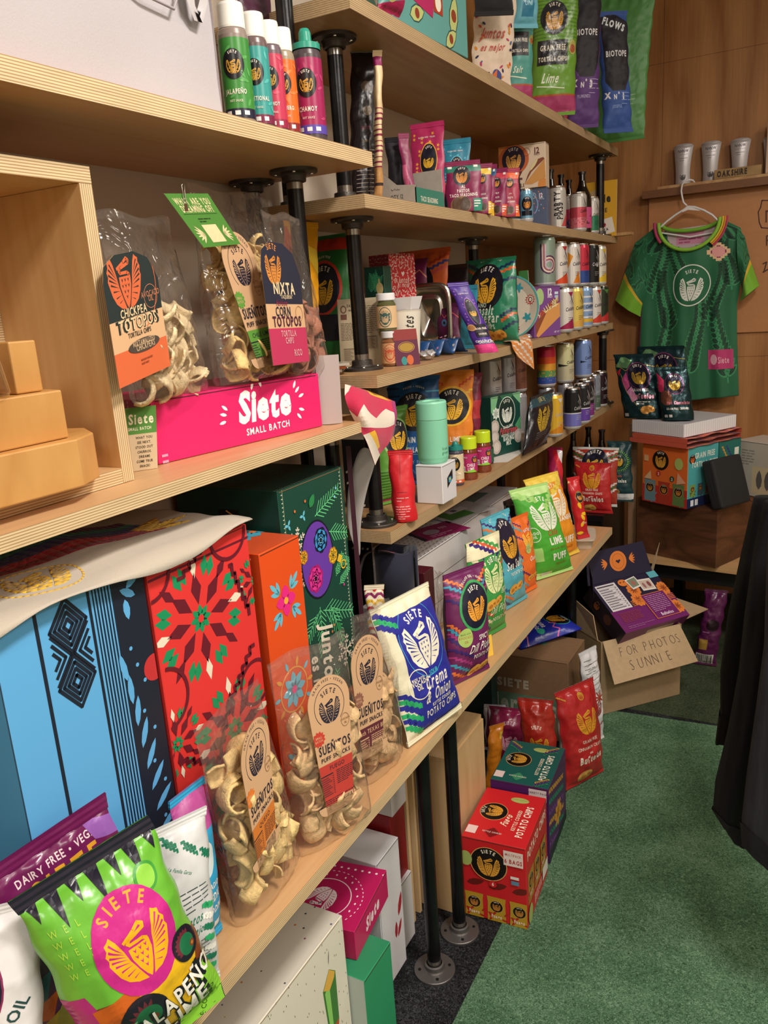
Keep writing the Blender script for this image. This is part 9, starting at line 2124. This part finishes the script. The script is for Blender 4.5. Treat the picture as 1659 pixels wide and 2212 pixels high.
 mb = MB(); mb.tube([V[j*(nc+1)]+Vector((-.002,.01,0)) for j in range(0,nr-14)],.005,6,'8a1f6a'); mb.build('side_piping',FAB,root,smooth=True)
 # sleeves
 for pts, nm in (([(1385, 684), (1332, 650), (1392, 690), (1336, 655)], 'l'),): pass
 def sleeve(Q, cuff, flip):
  # Q: quad rows from shoulder to cuff, each (outer px, inner px)
  K2 = 6; rws = []
  for r in range((len(Q)-1)*K2+1):
   i = min(r//K2, len(Q)-2); f = r/K2-i; rws.append([tuple(a*(1-f)+b*f for a, b in zip(Q[i][s], Q[i+1][s])) for s in (0, 1)])
  n = 12; Vv = []; Nn = []
  for j, (po, pi_) in enumerate(rws):
   for i in range(n+1):
    u = i/n; p = S(po[0]+(pi_[0]-po[0])*u,po[1]+(pi_[1]-po[1])*u); p.y -= .045*math.sin(math.pi*u)+.004*math.sin(u*14+j*.3); Vv.append(p-o_)
  m = len(rws)-1
  for j in range(m+1):
   for i in range(n+1):
    a = Vv[j*(n+1)+min(n,i+1)]-Vv[j*(n+1)+max(0,i-1)]; b = Vv[min(m,j+1)*(n+1)+i]-Vv[max(0,j-1)*(n+1)+i]; q = a.cross(b).normalized(); Nn.append(q if q.y < 0 else -q)
  sw = (Vv[1]-Vv[0]).cross(Vv[n+1]-Vv[0]).y > 0
  A = Art(1, 1, '1f6a45'); L = A.lay(); rd = random.Random(7)
  for k in range(30): x,y,a = rd.random(),rd.random(),rd.random()*6; A.leaf(x,y,.22,.09,a,'338a5c',L); A.leaf(x+.03*math.cos(a),y+.03*math.sin(a),.15,.045,a,'164f34',L+1)
  A.L = L+1
  mb = MB(); F = []
  for j in range(m):
   for i in range(n): a = j*(n+1)+i; F += [(a, a+1, a+n+2), (a, a+n+2, a+n+1)]
  mb.add(Vv, F, A.base, 0, Nn); lay_art(mb, A, None, grid=(n, m, Vv, Nn))
  if sw:
   for f in mb.f: f.reverse()
  back = [Vector((v.x, -v.y*.2+.01, v.z)) for v in Vv]; mb.add(back, F if sw else [f[::-1] for f in F], '1f5f40'); mb.build('sleeve', FAB, root)
  # cuff: two bands following the last rows
  for nm, j0, j1, c in (('cuff', m-5, m, '7ab82e'), ('cuff_stripe', m-6, m-5, 'e0b82e')):
   mb = MB(); W2 = [Vv[j*(n+1)+i]+Vector((0, -.0025, 0)) for j in range(j0, j1+1) for i in range(n+1)]; r_ = j1-j0
   mb.add(W2,[((a,a+n+1,a+n+2,a+1) if sw else (a,a+1,a+n+2,a+n+1)) for j in range(r_) for i in range(n) for a in [j*(n+1)+i]],c); mb.build(nm,FAB,root,smooth=True)
 sleeve([((1400, 503), (1404, 612)), ((1372, 525), (1398, 640)), ((1350, 590), (1392, 660)), ((1329, 648), (1385, 685))], 1, 0)
 sleeve([((1592, 492), (1596, 600)), ((1608, 510), (1600, 612)), ((1620, 560), (1603, 628)), ((1640, 617), (1598, 652))], 1, 1)
 # collar rings
 def ringpts(rx,rz,a0,a1,dy,n=28): return [Vector((cx+rx*math.cos(a),-.030+dy-.012*math.sin(-a),cz+rz*math.sin(a))) for a in [a0+(a1-a0)*i/n for i in range(n+1)]]
 mb = MB(); mb.tube(ringpts(.134, .128, -math.pi-.02, .02, -.004), .0085, 8, '8fc83a'); mb.build('collar', FAB, root, smooth=True)
 mb = MB(); mb.tube(ringpts(.128, .040, -math.pi, 0, .045), .009, 8, '7ab82e'); mb.build('collar_back', FAB, root, smooth=True)
 for k, c in enumerate(('e8c83a', 'e0902e', 'c83a6a')):
  mb = MB(); mb.tube(ringpts(.148+.009*k, .14+.009*k, -.85, .04, .0), .0045, 6, c); mb.build('shoulder_stripe', FAB, root, smooth=True)
 mb = MB(); mb.tube(ringpts(.152, .145, -math.pi-.04, -2.5, .0), .008, 6, 'b83a6a'); mb.build('shoulder_stripe', FAB, root, smooth=True)
 # inner back with size print
 mb = MB(); q = [Vector((cx-.12,.022,cz-.03)),Vector((cx-.10,.022,cz-.13)),Vector((cx+.10,.022,cz-.13)),Vector((cx+.12,.022,cz-.02))]; mb.add(q,[(0,1,2,3)],'d0b8c0'); A = Art(.2,.10); A.rect(.04,.03,.12,.06,'d890b0'); A.lines(.05,.05,.1,2,.014,'a84a78'); lay_art(mb,A,plane_fn((cx-.10,.0215,cz-.13),(1,0,0),(0,0,1))); mb.build('inner_print','matte',root)
 # hanger is a thing of its own
 h0 = S(1487,390); r2 = empty('coat_hanger',tuple(S(1487,500)),0,'white plastic coat hanger holding the green football shirt','hanger'); oh = Vector(r2.location)
 H = lambda px, py, dy=0: S(px, py, dy)-oh+Vector((0, .006, 0)); WH = mat('white_hanger_plastic', .35, col='ece8ec')
 mb = MB(); mb.tube([H(1499,402,.03),H(1500,394,.03),H(1496,389,.015),H(1488,388),H(1479,391),H(1473,399),H(1471,412),H(1473,425),H(1476,437),H(1483,444)],.0042,10); mb.build('hook',WH,r2,smooth=True)
 mb = MB(); mb.tube([H(1428,489),H(1440,478),H(1460,463),H(1478,452),H(1485,446),H(1500,447),H(1520,454),H(1538,464),H(1552,478),H(1572,492)],.0048,10); mb.build('shoulder_bar',WH,r2,smooth=True)
 mb = MB(); mb.tube([H(1428,489),H(1415,497),H(1420,502),H(1490,512),H(1570,497),H(1572,492)],.0042,10); mb.build('cross_bar',WH,r2,smooth=True)
 mb = MB(); mb.hexa([H(1472,459,-.004),H(1486,453,-.004),H(1513,455,-.004),H(1486,444,-.004),H(1472,459,.004),H(1486,453,.004),H(1513,455,.004),H(1486,444,.004)]); mb.build('web',WH,r2)
shirt()

# ---------------------------------------------------------------- dark shirts hanging at the right edge
def garment(label, rows, y, dep, col, seed, name='hanging_shirt', cuff=None, cord=True):
 """closed hanging volume; rows: (left px, right px, py) from top to hem"""
 P = [(aty((a, py), y), aty((b, py+0), y)) for a, b, py in rows]
 o0 = Vector(((P[-1][0].x+P[-1][1].x)/2, y, P[-1][0].z)); root = empty(name, tuple(o0), 0, label, 'shirt'); K = 5; n = 56; V = []
 R_ = []
 for r in range((len(P)-1)*K+1):
  i = min(r//K, len(P)-2); f = r/K-i; f2 = f*f*(3-2*f)*.5+f*.5; R_.append((P[i][0].lerp(P[i+1][0], f2), P[i][1].lerp(P[i+1][1], f2)))
 for j, (a, b) in enumerate(R_):
  c = (a+b)/2; rx = (b.x-a.x)/2
  for k in range(n):
   t = 2*math.pi*k/n; fo = 1+.07*math.sin(5*t+seed+j*.10)+.04*math.sin(11*t+seed*2-j*.07); ry = dep/2*fo*(.5+.5*min(1, j/6))
   V.append(Vector((c.x+rx*math.cos(t)*(1 if math.cos(t) < 0 else fo), y+ry*math.sin(t), c.z+.012*math.sin(3*t+seed)*(j/len(R_))))-o0)
 m = len(R_); F = [(j*n+k,(j+1)*n+k,(j+1)*n+(k+1) % n,j*n+(k+1) % n) for j in range(m-1) for k in range(n)]; F.append(tuple(range(n))); F.append(tuple((m-1)*n+k for k in range(n))[::-1])
 MT = MC.get('corduroy_'+col) or corduroy('corduroy_'+col, col, cord)
 mb = MB(); mb.add(V, F, col); mb.build('fabric', MT, root, smooth=True)
 if cuff:
  j0 = m-K-1; mb = MB(); W2 = [V[j*n+k]*1 + Vector((math.cos(2*math.pi*k/n)*.003,math.sin(2*math.pi*k/n)*.003,0)) for j in range(j0,m) for k in range(n)]; mb.add(W2,[(j*n+k,(j+1)*n+k,(j+1)*n+(k+1) % n,j*n+(k+1) % n) for j in range(m-1-j0) for k in range(n)],cuff); mb.build('hem_band',corduroy('hem_'+cuff,cuff,False),root,smooth=True)
 return root, V, n, m
def corduroy(name, col, ribs):
 m = mat(name, .9, col=col, bump=.6, bscale=500, noisy=.25, nscale=60, stretch=(1, 1, .15) if ribs else (1, 1, 1), sheen=.04, spec=.2); return m
garment('black shirt sleeve hanging farthest back at the right edge',[(1628,1720,1075),(1600,1720,1200),(1572,1690,1330),(1556,1680,1450),(1556,1660,1540),(1548,1640,1600)],2.05,.12,'0e0d0f',1.0,cuff='0b0a0c')
garment('charcoal shirt with buttoned cuff hanging in the middle at the right edge',[(1650,1760,1085),(1626,1760,1200),(1608,1730,1330),(1596,1700,1450),(1572,1690,1580),(1545,1660,1690),(1540,1640,1750),(1568,1630,1790)],1.86,.12,'1b1a1f',2.2,cuff='26252b')
garment('grey corduroy shirt hanging nearest at the right edge',[(1662,1860,1080),(1656,1860,1200),(1650,1860,1400),(1630,1860,1560),(1612,1860,1690),(1600,1860,1800),(1604,1860,1855)],1.68,.14,'34343f',3.1,cuff='26262e')
def rail():
 root = empty('clothes_rail',(.98,1.85,.0042),0,'black clothes rail just outside the right edge carrying the dark shirts','clothes rail'); mb = MB(); BK = mat('black_painted_steel',.4,.4,col='121214')
 mb.tube([(-.20, .4, 1.30), (-.20, -.45, 1.30)], .012, 12); mb.build('top_bar', BK, root, smooth=True)
 for y in (.4, -.45): mb = MB(); mb.tube([(-.20, y, 1.30), (.55, y, 1.30), (.55, y, 0)], .012, 12); mb.build('upright', BK, root, smooth=True)
rail()
